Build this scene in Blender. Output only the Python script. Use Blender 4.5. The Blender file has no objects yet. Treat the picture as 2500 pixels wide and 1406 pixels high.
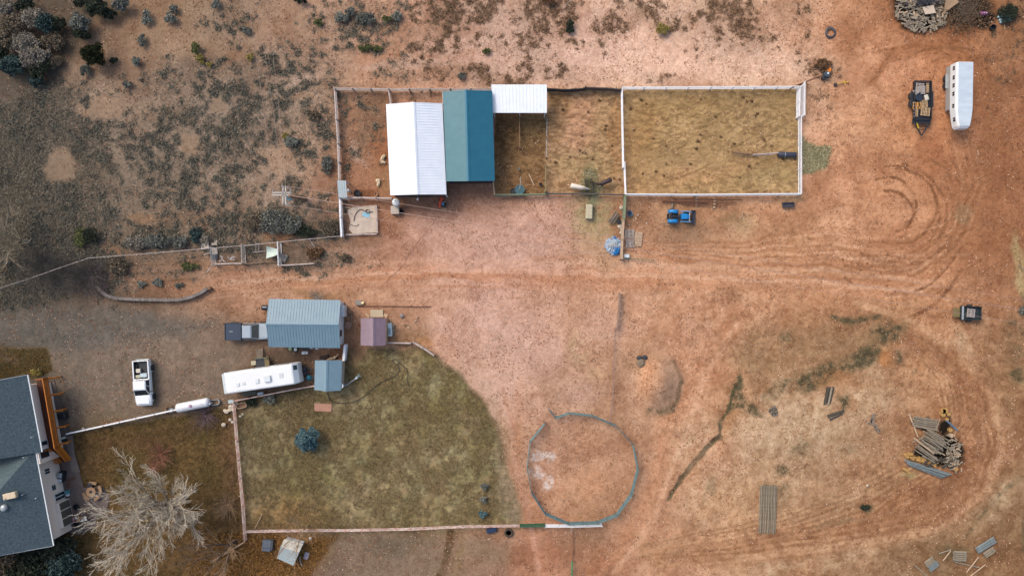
import bpy, bmesh, math, random
import numpy as np
from mathutils import Vector, Matrix
R = math.radians
random.seed(7)
SC = bpy.context.scene
# ------------------------------------------------------------------ camera, sky, sun
CAM_H = 93.0            # metres above the yard
MPP = 0.05              # metres on the ground per photo pixel (2500 px wide)
cd = bpy.data.cameras.new("camera"); cam = bpy.data.objects.new("camera", cd)
SC.collection.objects.link(cam); SC.camera = cam
cam.location = (0, 0, CAM_H); cd.sensor_width = 36.0
cd.lens = 36.0 * CAM_H / (2500 * MPP); cd.clip_end = 3000; cd.clip_start = 0.5
SUN_EL, SUN_AZ = 50.0, 312.0      # degrees, azimuth clockwise from +Y (up in the photo)
w = bpy.data.worlds.new("World"); SC.world = w; w.use_nodes = True
nt = w.node_tree; bg = nt.nodes["Background"]
sk = nt.nodes.new("ShaderNodeTexSky"); sk.sky_type = 'NISHITA'; sk.sun_disc = False
sk.sun_elevation = R(SUN_EL); sk.sun_rotation = R(SUN_AZ); sk.dust_density = 4.0; sk.air_density = 1.0
nt.links.new(sk.outputs[0], bg.inputs[0]); bg.inputs[1].default_value = 0.15
ld = bpy.data.lights.new("sun", 'SUN'); ld.energy = 0.8; ld.angle = R(24); ld.color = (1.0, 0.9, 0.78)
lo = bpy.data.objects.new("sun", ld); SC.collection.objects.link(lo)
az = R(SUN_AZ); el = R(SUN_EL)
sdir = Vector((math.sin(az)*math.cos(el), math.cos(az)*math.cos(el), math.sin(el)))
lo.rotation_euler = sdir.to_track_quat('Z', 'Y').to_euler()
SC.view_settings.view_transform = 'Standard'; SC.view_settings.look = 'None'
SC.view_settings.exposure = 0.84; SC.view_settings.gamma = 1.0
# ------------------------------------------------------------------ helpers
KILL = (1.40, 1.43, 1.52)   # display value of a white level surface, used to turn picture colours into base colours
def lin(c):
    c = c/255.0
    return c/12.92 if c <= 0.04045 else ((c+0.055)/1.055)**2.4
def srgb(r, g, b):
    return tuple(min(0.85, lin(v)/k) for v, k in zip((r, g, b), KILL))
def P(x, y, z=0.0):
    """the point at height z metres that stands behind photo pixel x,y"""
    s = MPP*(CAM_H-z)/CAM_H
    return Vector(((x-1250)*s, (703-y)*s, z))
MATS = {}
def mat(name, c, rough=0.8, metal=0.0, var=0.12, scale=3.0, c2=None, island=None, bump=0.0, stretch=None, spec=0.4, coat=0.0, emit=None, alpha=None):
    """procedural material: colour with noise variation (and per-piece variation)"""
    if name in MATS: return MATS[name]
    m = bpy.data.materials.new(name); m.use_nodes = True; MATS[name] = m
    n = m.node_tree.nodes; L = m.node_tree.links; b = n["Principled BSDF"]
    b.inputs["Roughness"].default_value = rough; b.inputs["Metallic"].default_value = metal
    b.inputs["Specular IOR Level"].default_value = spec
    if coat: b.inputs["Coat Weight"].default_value = coat; b.inputs["Coat Roughness"].default_value = 0.1
    tc = n.new("ShaderNodeTexCoord"); mp = n.new("ShaderNodeMapping"); L.new(tc.outputs["Object"], mp.inputs[0])
    if stretch: mp.inputs["Scale"].default_value = stretch
    nz = n.new("ShaderNodeTexNoise"); nz.inputs["Scale"].default_value = scale; nz.inputs["Detail"].default_value = 5; nz.inputs["Roughness"].default_value = 0.65
    L.new(mp.outputs[0], nz.inputs["Vector"])
    cr = n.new("ShaderNodeMapRange"); cr.inputs[1].default_value = 0.3; cr.inputs[2].default_value = 0.7
    L.new(nz.outputs["Fac"], cr.inputs[0])
    mx = n.new("ShaderNodeMix"); mx.data_type = 'RGBA'
    if c2 is None:
        A = tuple(max(0, v*(1-var)) for v in c[:3]); B = tuple(min(1, v*(1+var)) for v in c[:3])
    else: A, B = c[:3], c2[:3]
    mx.inputs[6].default_value = (*A, 1); mx.inputs[7].default_value = (*B, 1)
    L.new(cr.outputs[0], mx.inputs[0]); out = mx.outputs[2]
    if island:
        ge = n.new("ShaderNodeNewGeometry"); mr = n.new("ShaderNodeMapRange")
        mr.inputs[3].default_value = 1-island; mr.inputs[4].default_value = 1+island
        L.new(ge.outputs["Random Per Island"], mr.inputs[0])
        vm = n.new("ShaderNodeVectorMath"); vm.operation = 'SCALE'; L.new(out, vm.inputs[0]); L.new(mr.outputs[0], vm.inputs["Scale"]); out = vm.outputs[0]
    L.new(out, b.inputs["Base Color"])
    if bump:
        bp = n.new("ShaderNodeBump"); bp.inputs["Strength"].default_value = bump; bp.inputs["Distance"].default_value = 0.05
        L.new(nz.outputs["Fac"], bp.inputs["Height"]); L.new(bp.outputs[0], b.inputs["Normal"])
    return m
def leafmat(name, c1, c2, trans=0.0):
    """foliage: every leaf clump takes its own tone between two colours"""
    if name in MATS: return MATS[name]
    m = bpy.data.materials.new(name); m.use_nodes = True; MATS[name] = m
    n = m.node_tree.nodes; L = m.node_tree.links; b = n["Principled BSDF"]; b.inputs["Roughness"].default_value = 0.85
    b.inputs["Specular IOR Level"].default_value = 0.15
    ge = n.new("ShaderNodeNewGeometry"); cr = n.new("ShaderNodeValToRGB")
    cr.color_ramp.elements[0].color = (*c1, 1); cr.color_ramp.elements[1].color = (*c2, 1)
    L.new(ge.outputs["Random Per Island"], cr.inputs[0]); L.new(cr.outputs[0], b.inputs["Base Color"])
    return m
def roofmat(name, c, c2=None, rough=0.45, metal=0.0, spec=0.5):
    """painted sheet metal with streaks of dust running down the slope"""
    return mat(name, c, rough, metal, 0.07, 1.2, c2=c2, spec=spec)

class MB:
    def __init__(s): s.v = []; s.f = []; s.m = []; s.cur = 0; s.smooth = False; s.sf = []
    def add(s, vs, fs):
        k = len(s.v); s.v += [tuple(p) for p in vs]
        for f in fs: s.f.append([i+k for i in f]); s.m.append(s.cur); s.sf.append(s.smooth)
    def hexa(s, q):   # 8 points: 4 bottom (ccw), 4 top
        s.add(q, [(3,2,1,0),(4,5,6,7),(0,1,5,4),(1,2,6,5),(2,3,7,6),(3,0,4,7)])
    def box(s, c, d, rz=0.0, rx=0.0, ry=0.0):
        M = Matrix.Rotation(rz, 3, 'Z') @ Matrix.Rotation(ry, 3, 'Y') @ Matrix.Rotation(rx, 3, 'X'); c = Vector(c)
        q = [c + M @ Vector((sx*d[0]/2, sy*d[1]/2, sz*d[2]/2)) for sz in (-1,1) for sx, sy in ((-1,-1),(1,-1),(1,1),(-1,1))]
        s.hexa(q)
    def rbox(s, c, d, bev=0.05, rz=0.0, seg=2, rx=0.0, ry=0.0):
        bm = bmesh.new(); bmesh.ops.create_cube(bm, size=1.0)
        for v in bm.verts: v.co = Vector((v.co.x*d[0], v.co.y*d[1], v.co.z*d[2]))
        bmesh.ops.bevel(bm, geom=bm.edges[:], offset=bev, segments=seg, affect='EDGES', profile=0.5)
        M = Matrix.Rotation(rz, 3, 'Z') @ Matrix.Rotation(ry, 3, 'Y') @ Matrix.Rotation(rx, 3, 'X'); c = Vector(c)
        bm.verts.index_update()
        s.add([c + M @ v.co for v in bm.verts], [[v.index for v in f.verts] for f in bm.faces]); bm.free()
    def beam(s, a, b, wd, ht, up=Vector((0,0,1))):
        a = Vector(a); b = Vector(b); d = (b-a)
        if d.length < 1e-6: return
        d.normalize(); 
        if abs(d.dot(up)) > 0.95: up = Vector((0,1,0))
        sx = d.cross(up).normalized()*wd/2; uy = sx.cross(d).normalized()*ht/2
        s.hexa([a-sx-uy, a+sx-uy, b+sx-uy, b-sx-uy, a-sx+uy, a+sx+uy, b+sx+uy, b-sx+uy])
    def tube(s, pts, rs, n=8, cap=True):
        pts = [Vector(p) for p in pts]
        if not hasattr(rs, '__len__'): rs = [rs]*len(pts)
        rings = []; prev = None
        for i, p in enumerate(pts):
            t = (pts[min(i+1, len(pts)-1)] - pts[max(i-1, 0)])
            t = t.normalized() if t.length > 1e-9 else Vector((0,0,1))
            if prev is None:
                u = t.orthogonal().normalized()
            else:
                u = (prev - t*prev.dot(t)); u = u.normalized() if u.length > 1e-6 else t.orthogonal().normalized()
            prev = u; v = t.cross(u)
            rings.append([p + (u*math.cos(2*math.pi*k/n) + v*math.sin(2*math.pi*k/n))*rs[i] for k in range(n)])
        vs = [q for r in rings for q in r]; fs = []
        for i in range(len(pts)-1):
            for k in range(n):
                a = i*n+k; b = i*n+(k+1) % n; fs.append((a, b, b+n, a+n))
        if cap: fs.append(tuple(range(n-1, -1, -1))); fs.append(tuple((len(pts)-1)*n+k for k in range(n)))
        s.add(vs, fs)
    def lathe(s, c, prof, n=20, axis='Z', M=None):
        """prof: list of (r, z)"""
        c = Vector(c); vs = []; fs = []
        for r, z in prof:
            for k in range(n):
                a = 2*math.pi*k/n; q = Vector((r*math.cos(a), r*math.sin(a), z))
                if axis == 'X': q = Vector((q.z, q.x, q.y))
                if axis == 'Y': q = Vector((q.y, q.z, q.x))
                if M is not None: q = M @ q
                vs.append(c+q)
        for i in range(len(prof)-1):
            for k in range(n):
                a = i*n+k; b = i*n+(k+1) % n; fs.append((a, b, b+n, a+n))
        if prof[0][0] > 1e-4: fs.append(tuple(range(n-1, -1, -1)))
        if prof[-1][0] > 1e-4: fs.append(tuple((len(prof)-1)*n+k for k in range(n)))
        s.add(vs, fs)
    def prism(s, pts, z0, z1):
        n = len(pts); vs = [(p[0], p[1], z0) for p in pts] + [(p[0], p[1], z1) for p in pts]
        area = sum(pts[i][0]*pts[(i+1)%n][1]-pts[(i+1)%n][0]*pts[i][1] for i in range(n))
        o = list(range(n)) if area > 0 else list(range(n-1, -1, -1))
        fs = [tuple(reversed(o)), tuple(i+n for i in o)]
        for i in range(n):
            a = o[i]; b = o[(i+1) % n]; fs.append((a, b, b+n, a+n))
        s.add(vs, fs)
    def slab(s, pts, th):
        """closed plate through 3-D points (top), th thick downwards"""
        n = len(pts); pts = [Vector(p) for p in pts]
        vs = pts + [p-Vector((0,0,th)) for p in pts]
        nz = (pts[1]-pts[0]).cross(pts[2]-pts[0]).z
        o = list(range(n)) if nz > 0 else list(range(n-1, -1, -1))
        fs = [tuple(o), tuple(i+n for i in reversed(o))]
        for i in range(n):
            a = o[i]; b = o[(i+1) % n]; fs.append((a, a+n, b+n, b))
        s.add(vs, fs)
    def loft(s, rings, caps=True):
        n = len(rings[0]); vs = [p for r in rings for p in r]; fs = []
        for i in range(len(rings)-1):
            for k in range(n):
                a = i*n+k; b = i*n+(k+1) % n; fs.append((a, b, b+n, a+n))
        if caps: fs.append(tuple(range(n-1, -1, -1))); fs.append(tuple((len(rings)-1)*n+k for k in range(n)))
        s.add(vs, fs)
    def ell(s, c, r, n=10, m=7, jit=0.0, rz=0.0):
        prof = []; rr = random.Random(int(abs(c[0]*13+c[1]*7)*10)+1)
        vs = []; fs = []; cz, sz = math.cos(rz), math.sin(rz)
        for i in range(m+1):
            t = math.pi*i/m
            for k in range(n):
                a = 2*math.pi*k/n; j = 1+jit*(rr.random()-0.5)
                x = r[0]*math.sin(t)*math.cos(a)*j; y = r[1]*math.sin(t)*math.sin(a)*j; z = -r[2]*math.cos(t)*j
                vs.append((c[0]+x*cz-y*sz, c[1]+x*sz+y*cz, c[2]+z))
        for i in range(m):
            for k in range(n):
                a = i*n+k; b = i*n+(k+1) % n; fs.append((a, b, b+n, a+n))
        s.add(vs, fs)
    def build(s, name, mats, parent=None, world=True):
        me = bpy.data.meshes.new(name); vs = s.v
        if parent is not None and world:
            Mi = (Matrix.Translation(parent.location) @ Matrix.Rotation(parent.rotation_euler.z, 4, 'Z')).inverted()
            vs = [tuple(Mi @ Vector(p)) for p in vs]
        me.from_pydata(vs, [], s.f)
        if not isinstance(mats, (list, tuple)): mats = [mats]
        for m_ in mats: me.materials.append(m_)
        if len(mats) > 1: me.polygons.foreach_set("material_index", s.m)
        if any(s.sf): me.polygons.foreach_set("use_smooth", s.sf)
        me.validate(); me.update()
        o = bpy.data.objects.new(name, me); SC.collection.objects.link(o)
        if parent is not None: o.parent = parent
        return o
def fix_normals(o):
    bm = bmesh.new(); bm.from_mesh(o.data); bmesh.ops.recalc_face_normals(bm, faces=bm.faces); bm.to_mesh(o.data); bm.free(); return o
def tag(o, label, cat, group=None):
    o['label'] = label; o['category'] = cat
    if group: o['group'] = group
    return o
def thing(name, label, cat, loc, rz=0.0, group=None):
    o = bpy.data.objects.new(name, None); SC.collection.objects.link(o); o.location = Vector(loc); o.rotation_euler = (0, 0, rz)
    o.empty_display_size = 0.3
    return tag(o, label, cat, group)
def single(mb, name, m, label, cat, group=None, base=None, smooth=False):
    """a thing that is one mesh; origin moved to its base"""
    if base is None:
        a = np.array(mb.v); base = Vector(((a[:,0].min()+a[:,0].max())/2, (a[:,1].min()+a[:,1].max())/2, a[:,2].min()))
    base = Vector(base); mb.v = [(p[0]-base.x, p[1]-base.y, p[2]-base.z) for p in mb.v]
    o = mb.build(name, m); o.location = base
    return tag(o, label, cat, group)
def struct(o): o['kind'] = 'structure'; return o
def copy_tree(o, loc=None, rz=None, label=None, parent=None):
    c = o.copy(); SC.collection.objects.link(c)
    if parent is not None: c.parent = parent
    if loc is not None: c.location = loc
    if rz is not None: c.rotation_euler = (c.rotation_euler.x, c.rotation_euler.y, rz)
    if label: c['label'] = label
    for ch in list(o.children): copy_tree(ch, parent=c)
    return c
def bulk(name, V, F, m, parent=None, quads=True):
    """fast mesh from numpy arrays"""
    me = bpy.data.meshes.new(name); V = np.asarray(V, dtype=np.float32); F = np.asarray(F, dtype=np.int32)
    me.vertices.add(len(V)); me.vertices.foreach_set("co", V.ravel())
    k = F.shape[1]; me.loops.add(F.size); me.loops.foreach_set("vertex_index", F.ravel())
    me.polygons.add(len(F)); me.polygons.foreach_set("loop_start", np.arange(0, F.size, k, dtype=np.int32))
    try: me.polygons.foreach_set("loop_total", np.full(len(F), k, dtype=np.int32))
    except Exception: pass
    me.materials.append(m); me.update(calc_edges=True); me.validate()
    o = bpy.data.objects.new(name, me); SC.collection.objects.link(o)
    if parent is not None: o.parent = parent
    return o
def leaves(C, size, rng, flat=0.35, aspect=0.5, up=None):
    """one small diamond leaf clump per centre; returns V,F arrays"""
    n = len(C); size = np.broadcast_to(size, (n,))
    d = rng.normal(size=(n, 3)); d[:, 2] *= flat
    if up is not None: d += up
    d /= np.linalg.norm(d, axis=1)[:, None]+1e-9
    e = rng.normal(size=(n, 3)); e -= d*np.sum(e*d, axis=1)[:, None]; e /= np.linalg.norm(e, axis=1)[:, None]+1e-9
    a = d*size[:, None]; b = e*(size*aspect)[:, None]
    V = np.stack([C-a*0.5, C+b*0.5, C+a*0.5, C-b*0.5], axis=1).reshape(-1, 3)
    F = np.arange(n*4).reshape(n, 4)
    return V, F
# ------------------------------------------------------------------ the ground
_lat = {}
def vnoise(X, Y, sc, seed):
    if seed not in _lat: _lat[seed] = np.random.RandomState(seed).rand(256, 256).astype(np.float32)
    g = _lat[seed]; x = X/sc+1000.3; y = Y/sc+1000.7
    xi = np.floor(x).astype(int); yi = np.floor(y).astype(int); fx = x-xi; fy = y-yi
    fx = fx*fx*(3-2*fx); fy = fy*fy*(3-2*fy)
    a = g[yi & 255, xi & 255]; b = g[yi & 255, (xi+1) & 255]; c = g[(yi+1) & 255, xi & 255]; d = g[(yi+1) & 255, (xi+1) & 255]
    return (a*(1-fx)+b*fx)*(1-fy)+(c*(1-fx)+d*fx)*fy
def fbm(X, Y, sc, seed, oct=4, gain=0.55):
    t = 0; amp = 1; s = 0
    for i in range(oct):
        # each octave turned a little, so that no lattice shows
        a = 0.6*i+0.3*seed; ca, sa = math.cos(a), math.sin(a)
        t = t+amp*vnoise(X*ca-Y*sa, X*sa+Y*ca, sc, seed*7+i); s += amp; amp *= gain; sc /= 2.03
    return t/s
def sstep(a, b, x):
    t = np.clip((x-a)/(b-a), 0, 1); return t*t*(3-2*t)
STEP = 2.7
gx = np.arange(-70, 2571, STEP); gy = np.arange(-60, 1467, STEP)
def stretch(lo, hi, a):
    out = [30, 90, 200, 450, 1000, 2500, 6000, 14000]
    return np.concatenate([[lo-v for v in reversed(out)], a, [hi+v for v in out]])
gxs = stretch(gx[0], gx[-1], gx); gys = stretch(gy[0], gy[-1], gy)
X, Y = np.meshgrid(gxs, gys); X = X.astype(np.float64); Y = Y.astype(np.float64)
WX = X+26*(fbm(X, Y, 70, 3)-0.5)*2; WY = Y+26*(fbm(X, Y, 70, 4)-0.5)*2     # warped coordinates for ragged borders
# soil tones seen across the yard, slight lens vignetting included in the colours, one row per 128 px, one column per 125 px
SOIL = """
120,100,86 150,118,94 155,122,97 155,123,98 158,124,100 165,128,104 190,145,118 192,146,119 200,152,128 208,165,146 208,166,144 210,170,150 211,174,155 208,170,150 200,160,138 196,150,124 193,140,108 170,115,82 165,112,80 160,108,75
115,98,84 142,113,92 152,120,98 152,122,100 156,125,103 162,127,104 178,138,113 196,148,120 200,153,128 206,166,146 210,172,151 213,177,157 213,176,156 212,174,154 210,172,150 204,163,138 200,148,117 197,140,108 182,122,88 164,110,78
112,96,80 138,110,88 152,121,98 152,121,99 153,123,101 168,132,108 175,132,106 178,128,100 190,140,112 200,150,125 202,152,125 200,150,120 190,150,115 190,145,115 195,150,120 202,156,130 200,148,116 192,136,101 184,124,89 160,106,76
105,88,70 118,97,77 138,110,87 144,114,90 156,121,96 185,147,122 170,125,100 172,122,94 180,130,105 185,135,110 190,142,112 190,142,110 185,140,108 185,138,105 190,140,108 200,147,117 201,146,115 193,138,104 186,128,94 159,105,75
98,84,67 104,88,68 128,102,80 132,103,80 150,112,88 135,108,88 138,106,84 172,126,102 182,136,113 190,146,124 190,148,126 186,148,120 172,128,100 178,138,110 188,143,113 196,146,113 199,148,117 190,135,103 185,131,98 164,111,80
92,79,63 102,84,68 135,101,79 168,124,97 188,138,108 190,142,114 190,143,115 192,147,119 196,153,128 199,157,137 199,155,133 198,154,128 200,152,124 200,150,121 198,147,116 195,143,110 195,142,108 191,136,103 186,133,100 165,115,85
93,88,82 108,98,90 125,107,94 140,112,94 160,122,98 170,128,104 175,130,105 186,142,116 196,152,128 200,160,140 199,157,136 196,153,127 196,148,121 195,143,116 188,138,108 178,130,98 172,125,93 178,130,97 182,132,99 160,117,87
92,87,82 112,101,92 124,106,93 130,108,94 132,108,92 122,98,80 136,102,82 150,116,92 178,140,118 196,158,138 194,154,135 190,149,124 184,140,114 190,142,114 178,135,104 162,123,94 168,128,97 175,133,102 178,130,97 152,115,85
95,80,62 105,84,56 110,90,58 112,92,60 115,95,62 118,100,64 118,102,66 120,104,68 125,108,72 150,122,95 193,149,126 192,146,119 188,142,115 190,143,115 184,146,116 176,142,114 176,140,111 172,132,102 160,116,86 148,108,80
95,80,62 100,80,52 112,88,56 118,92,60 120,92,58 125,96,60 120,102,66 122,105,68 128,110,74 150,118,90 194,142,114 196,147,117 184,137,110 190,149,119 183,144,112 172,134,104 167,128,98 154,115,85 147,106,78 142,110,83
70,62,48 90,70,45 108,80,52 125,92,60 132,98,72 135,105,84 140,114,97 140,116,98 145,117,95 170,127,104 184,130,103 180,130,104 188,140,112 187,142,114 181,139,109 174,132,101 160,122,93 152,120,92 140,109,82 135,101,73
"""
G = np.array([[[float(v) for v in c.split(',')] for c in r.split()] for r in SOIL.strip().split('\n')])
def sample_grid(G, U, V):
    U = np.clip(U, 0, G.shape[1]-1.001); V = np.clip(V, 0, G.shape[0]-1.001)
    ui = U.astype(int); vi = V.astype(int); fu = (U-ui)[..., None]; fv = (V-vi)[..., None]
    fu = fu*fu*(3-2*fu); fv = fv*fv*(3-2*fv)
    return (G[vi, ui]*(1-fu)+G[vi, ui+1]*fu)*(1-fv)+(G[vi+1, ui]*(1-fu)+G[vi+1, ui+1]*fu)*fv
WX2 = X+75*(fbm(X, Y, 120, 5)-0.5)*2; WY2 = Y+75*(fbm(X, Y, 120, 6)-0.5)*2
COL = sample_grid(G, (WX2-62)/125, (WY2-64)/128)
ROUGH = np.full(X.shape, 0.35); Z = np.zeros(X.shape); SCRUB = np.zeros(X.shape)
n_med = fbm(X, Y, 60, 11, 5); n_fine = fbm(X, Y, 14, 12, 4); n_big = fbm(X, Y, 200, 13, 3)
def mixc(mask, c):
    global COL
    COL = COL*(1-mask[..., None])+np.array(c, float)*mask[..., None]
def mul(mask, f):
    global COL
    COL = COL*(1+mask[..., None]*(np.array(f, float)-1))
def emask(cx, cy, rx, ry, rot=0.0, soft=0.35, warp=1.0):
    x = (X*(1-warp)+WX*warp)-cx; y = (Y*(1-warp)+WY*warp)-cy; a = R(rot); c, s = math.cos(a), math.sin(a)
    u = (x*c+y*s)/rx; v = (-x*s+y*c)/ry
    return 1-sstep(1-soft, 1+soft, np.sqrt(u*u+v*v))
def pmask(pts, soft=4, warp=0.3):
    px = X*(1-warp)+WX*warp; py = Y*(1-warp)+WY*warp
    ins = np.zeros(X.shape, bool); dist = np.full(X.shape, 1e9); n = len(pts)
    for i in range(n):
        x1, y1 = pts[i]; x2, y2 = pts[(i+1) % n]
        cond = ((y1 > py) != (y2 > py))
        with np.errstate(divide='ignore', invalid='ignore'):
            xx = (x2-x1)*(py-y1)/((y2-y1) if y2 != y1 else 1e-9)+x1
        ins ^= cond & (px < xx)
        dx, dy = x2-x1, y2-y1; t = np.clip(((px-x1)*dx+(py-y1)*dy)/(dx*dx+dy*dy+1e-9), 0, 1)
        dist = np.minimum(dist, np.hypot(px-x1-t*dx, py-y1-t*dy))
    sd = np.where(ins, -dist, dist)
    return 1-sstep(-soft, soft, sd)
def stroke(pts, wd, c, k, brk=0.5, seed=1, warp=0.12, mode='mix', relief=0.0):
    """a tyre track or edge drawn on the soil, broken up by noise"""
    xs = [p[0] for p in pts]; ys = [p[1] for p in pts]; pad = wd*3+20
    i0, i1 = np.searchsorted(gxs, [min(xs)-pad, max(xs)+pad]); j0, j1 = np.searchsorted(gys, [min(ys)-pad, max(ys)+pad])
    sl = (slice(j0, j1), slice(i0, i1)); px = X[sl]*(1-warp)+WX[sl]*warp; py = Y[sl]*(1-warp)+WY[sl]*warp
    if px.size == 0: return
    dist = np.full(px.shape, 1e9)
    for (x1, y1), (x2, y2) in zip(pts[:-1], pts[1:]):
        dx, dy = x2-x1, y2-y1; t = np.clip(((px-x1)*dx+(py-y1)*dy)/(dx*dx+dy*dy+1e-9), 0, 1)
        dist = np.minimum(dist, np.hypot(px-x1-t*dx, py-y1-t*dy))
    m = (1-sstep(wd*0.35, wd, dist))*k*(1-brk*sstep(0.35, 0.65, fbm(X[sl], Y[sl], 22, 60+seed, 3)))
    if mode == 'mix': COL[sl] = COL[sl]*(1-m[..., None])+np.array(c, float)*m[..., None]
    else: COL[sl] = COL[sl]*(1+m[..., None]*(np.array(c, float)-1))
    Z[sl] -= m*relief
def arc(cx, cy, rx, ry, a0, a1, n=24, rot=0):
    o = []; c, s = math.cos(R(rot)), math.sin(R(rot))
    for i in range(n+1):
        a = R(a0+(a1-a0)*i/n); u = rx*math.cos(a); v = ry*math.sin(a); o.append((cx+u*c-v*s, cy+u*s+v*c))
    return o
# --- overall mottling
mul(sstep(0.45, 0.75, n_med)*0.8, (0.90, 0.86, 0.83)); mul(sstep(0.55, 0.25, n_med)*0.0, (1, 1, 1))
mul((1-sstep(0.3, 0.5, n_big))*0.7, (1.06, 1.05, 1.04))
open_ = 1; va = fbm(X, Y, 34, 81, 5, .65); vb = fbm(X, Y, 15, 82, 4, .7); vc = fbm(X, Y, 80, 83, 4); amt_ = .55+.45*sstep(.4, .6, fbm(X, Y, 160, 84, 2))
mul(amt_*sstep(.5, .66, va)*.4, (.90, .84, .79)); mul(amt_*sstep(.5, .34, va)*.4, (1.06, 1.08, 1.1)); mul(amt_*sstep(.52, .68, vb)*.25, (.88, .84, .80)); mul(amt_*sstep(.5, .35, vb)*.25, (1.06, 1.07, 1.08)); mul(sstep(.5, .62, vc)*sstep(1300, 1900, X)*.4, (.92, .89, .86))
# --- driveway of worn chip seal running in from the left
drive = pmask([(-400, 738), (120, 740), (300, 745), (480, 770), (640, 800), (560, 960), (430, 990), (165, 1055), (125, 905), (110, 850), (-400, 850)], 28, 0.8)
mixc(drive*0.62, (124, 108, 96))
mixc(pmask([(-400, 742), (100, 742), (360, 760), (520, 800), (330, 830), (150, 850), (-400, 845)], 22, 0.8)*0.55, (92, 91, 90))
mul(drive*sstep(0.5, 0.7, n_fine)*0.6, (1.14, 1.12, 1.12)); mul(drive*sstep(0.5, 0.3, n_fine)*0.3, (0.88, 0.9, 0.92))
# --- pale pink hard pan in the middle and along the top track
for a in [(1200, 560, 120, 50, 10), (1190, 640, 150, 60, 0), (1150, 800, 90, 60, 0), (1330, 540, 90, 60, 10), (1270, 830, 60, 90, 0), (1210, 960, 40, 60, -30), (1350, 870, 40, 50, 0), (1480, 790, 60, 40, 0), (1050, 560, 60, 40, 10), (1420, 960, 50, 30, 0)]:
    mixc(emask(*a, soft=0.7)*0.55, (205, 166, 150))
for a in [(1240, 60, 60, 60, 0), (1500, 150, 260, 45, 0), (1860, 140, 150, 50, 10), (1300, 140, 90, 30, 0), (1000, 150, 130, 14, -4), (1140, 105, 90, 18, -4), (720, 200, 60, 14, -20)]:
    mixc(emask(*a, soft=0.6)*0.6, (214, 178, 160))
# --- worn orange lanes
for pts, wd, k in [([(440, 712), (600, 700), (760, 690), (900, 678), (1050, 672)], 22, .4), ([(620, 690), (900, 665), (1300, 668), (1700, 680)], 26, .25), ([(1300, 690), (1600, 680), (1900, 690), (2200, 700), (2380, 650)], 30, .25), ([(1620, 1350), (1850, 1320), (2050, 1290), (2200, 1230), (2330, 1140), (2380, 1000), (2330, 900), (2230, 800)], 34, .35), ([(1560, 900), (1600, 800), (1680, 720)], 30, .18), ([(1210, 1300), (1270, 1100), (1260, 950)], 22, .25), ([(1440, 1400), (1560, 1290), (1620, 1100), (1700, 900), (1800, 780)], 40, .28)]:
    stroke(pts, wd, (196, 132, 96), k, 0.5, 3, 0.9)
# tyre ruts of the big turning loop
rs = random.Random(5)
for i, (cx, cy, rx, ry, a0, a1) in enumerate([(2170, 520, 62, 55, -100, 40), (2165, 500, 75, 65, -110, 70), (2190, 505, 100, 90, -90, 110), (2180, 520, 118, 112, -100, 90), (2185, 520, 128, 118, -80, 120), (2200, 510, 145, 140, -60, 130), (2170, 520, 160, 165, -30, 135), (2190, 500, 178, 165, -40, 120), (2200, 500, 165, 120, -100, -20), (2180, 530, 180, 190, 20, 130), (2160, 560, 150, 110, 40, 130), (2150, 570, 130, 90, 40, 120), (2320, 330, 200, 215, -120, -10), (2300, 330, 180, 212, -110, -60), (2330, 330, 140, 190, -110, -40), (2170, 540, 205, 240, 30, 110)]):
    stroke(arc(cx, cy, rx, ry, a0, a1), 3.4+rs.random()*2.6, (132, 86, 58), 0.78+0.2*rs.random(), 0.7, i+5, 0.25, relief=0.03)
for i in range(26):
    y0 = 590+rs.random()*110; x0 = 1500+rs.random()*500; ln = 200+rs.random()*350
    stroke([(x0, y0+rs.random()*10), (x0+ln*0.5, y0+6), (x0+ln, y0+10+rs.random()*20-15)], 2.3+rs.random()*1.5, (165, 112, 82) if i % 3 else (210, 168, 145), 0.5, 0.7, i+30, 0.2, relief=0.012)
for i in range(14):
    t = i/13.0; stroke([(1900+40*t, 620+t*60), (2100, 600+t*90+10), (2250, 560+t*110), (2330+20*t, 480+90*t)], 2.5, (150, 98, 66), 0.4, 0.9, i+70, 0.35)
for i in range(16):
    o = -60+i*8
    stroke([(1560, 1345+o*.3), (1750, 1325+o*.6), (1950, 1290+o*.7), (2130, 1225+o), (2260+o*.6, 1150+o*.6), (2350+o*.7, 1030), (2330+o*.8, 930), (2240+o*.5, 820)], 2.6+rs.random()*2, (142, 98, 68) if i % 2 else (186, 146, 112), 0.6, 0.7, i+90, 0.3, relief=0.02)
for i in range(12):
    o = i*9
    stroke([(1430+o, 1400), (1530+o*.8, 1290), (1590+o*.7, 1150), (1660+o*.6, 960), (1760+o*.5, 800), (1850+o*.3, 740)], 2.4, (172, 120, 90), 0.42, 0.7, i+120, 0.3)
for i in range(10):
    stroke([(470, 700+i*4), (700, 680+i*5-8), (950, 660+i*5-5), (1200, 655+i*5)], 2.2, (176, 120, 88) if i % 2 else (205, 160, 134), 0.45, 0.7, i+140, 0.2)
for i in range(7):
    stroke([(-60, 760+i*14), (250, 762+i*14), (450, 770+i*14)], 3.5, (80, 80, 80), 0.16, 0.8, i+160, 0.4)
for i in range(8):
    stroke([(1200, 120+i*7), (1500, 140+i*5), (1850, 135+i*7)], 2.2, (190, 150, 128), 0.3, 0.8, i+170, 0.2)
stroke([(1240, 727), (1280, 728), (1305, 718), (1322, 700)], 3, (165, 115, 85), .5, .3, 2)
stroke([(1165, 640), (1200, 655), (1260, 650), (1290, 640)], 3, (205, 170, 150), .4, .6, 2)
stroke([(1380, 490), (1310, 600), (1290, 510)], 3, (150, 110, 85), .0, .6, 2)
stroke([(1295, 490), (1320, 530), (1335, 565)], 4, (150, 105, 78), .45, .6, 2)
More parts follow.
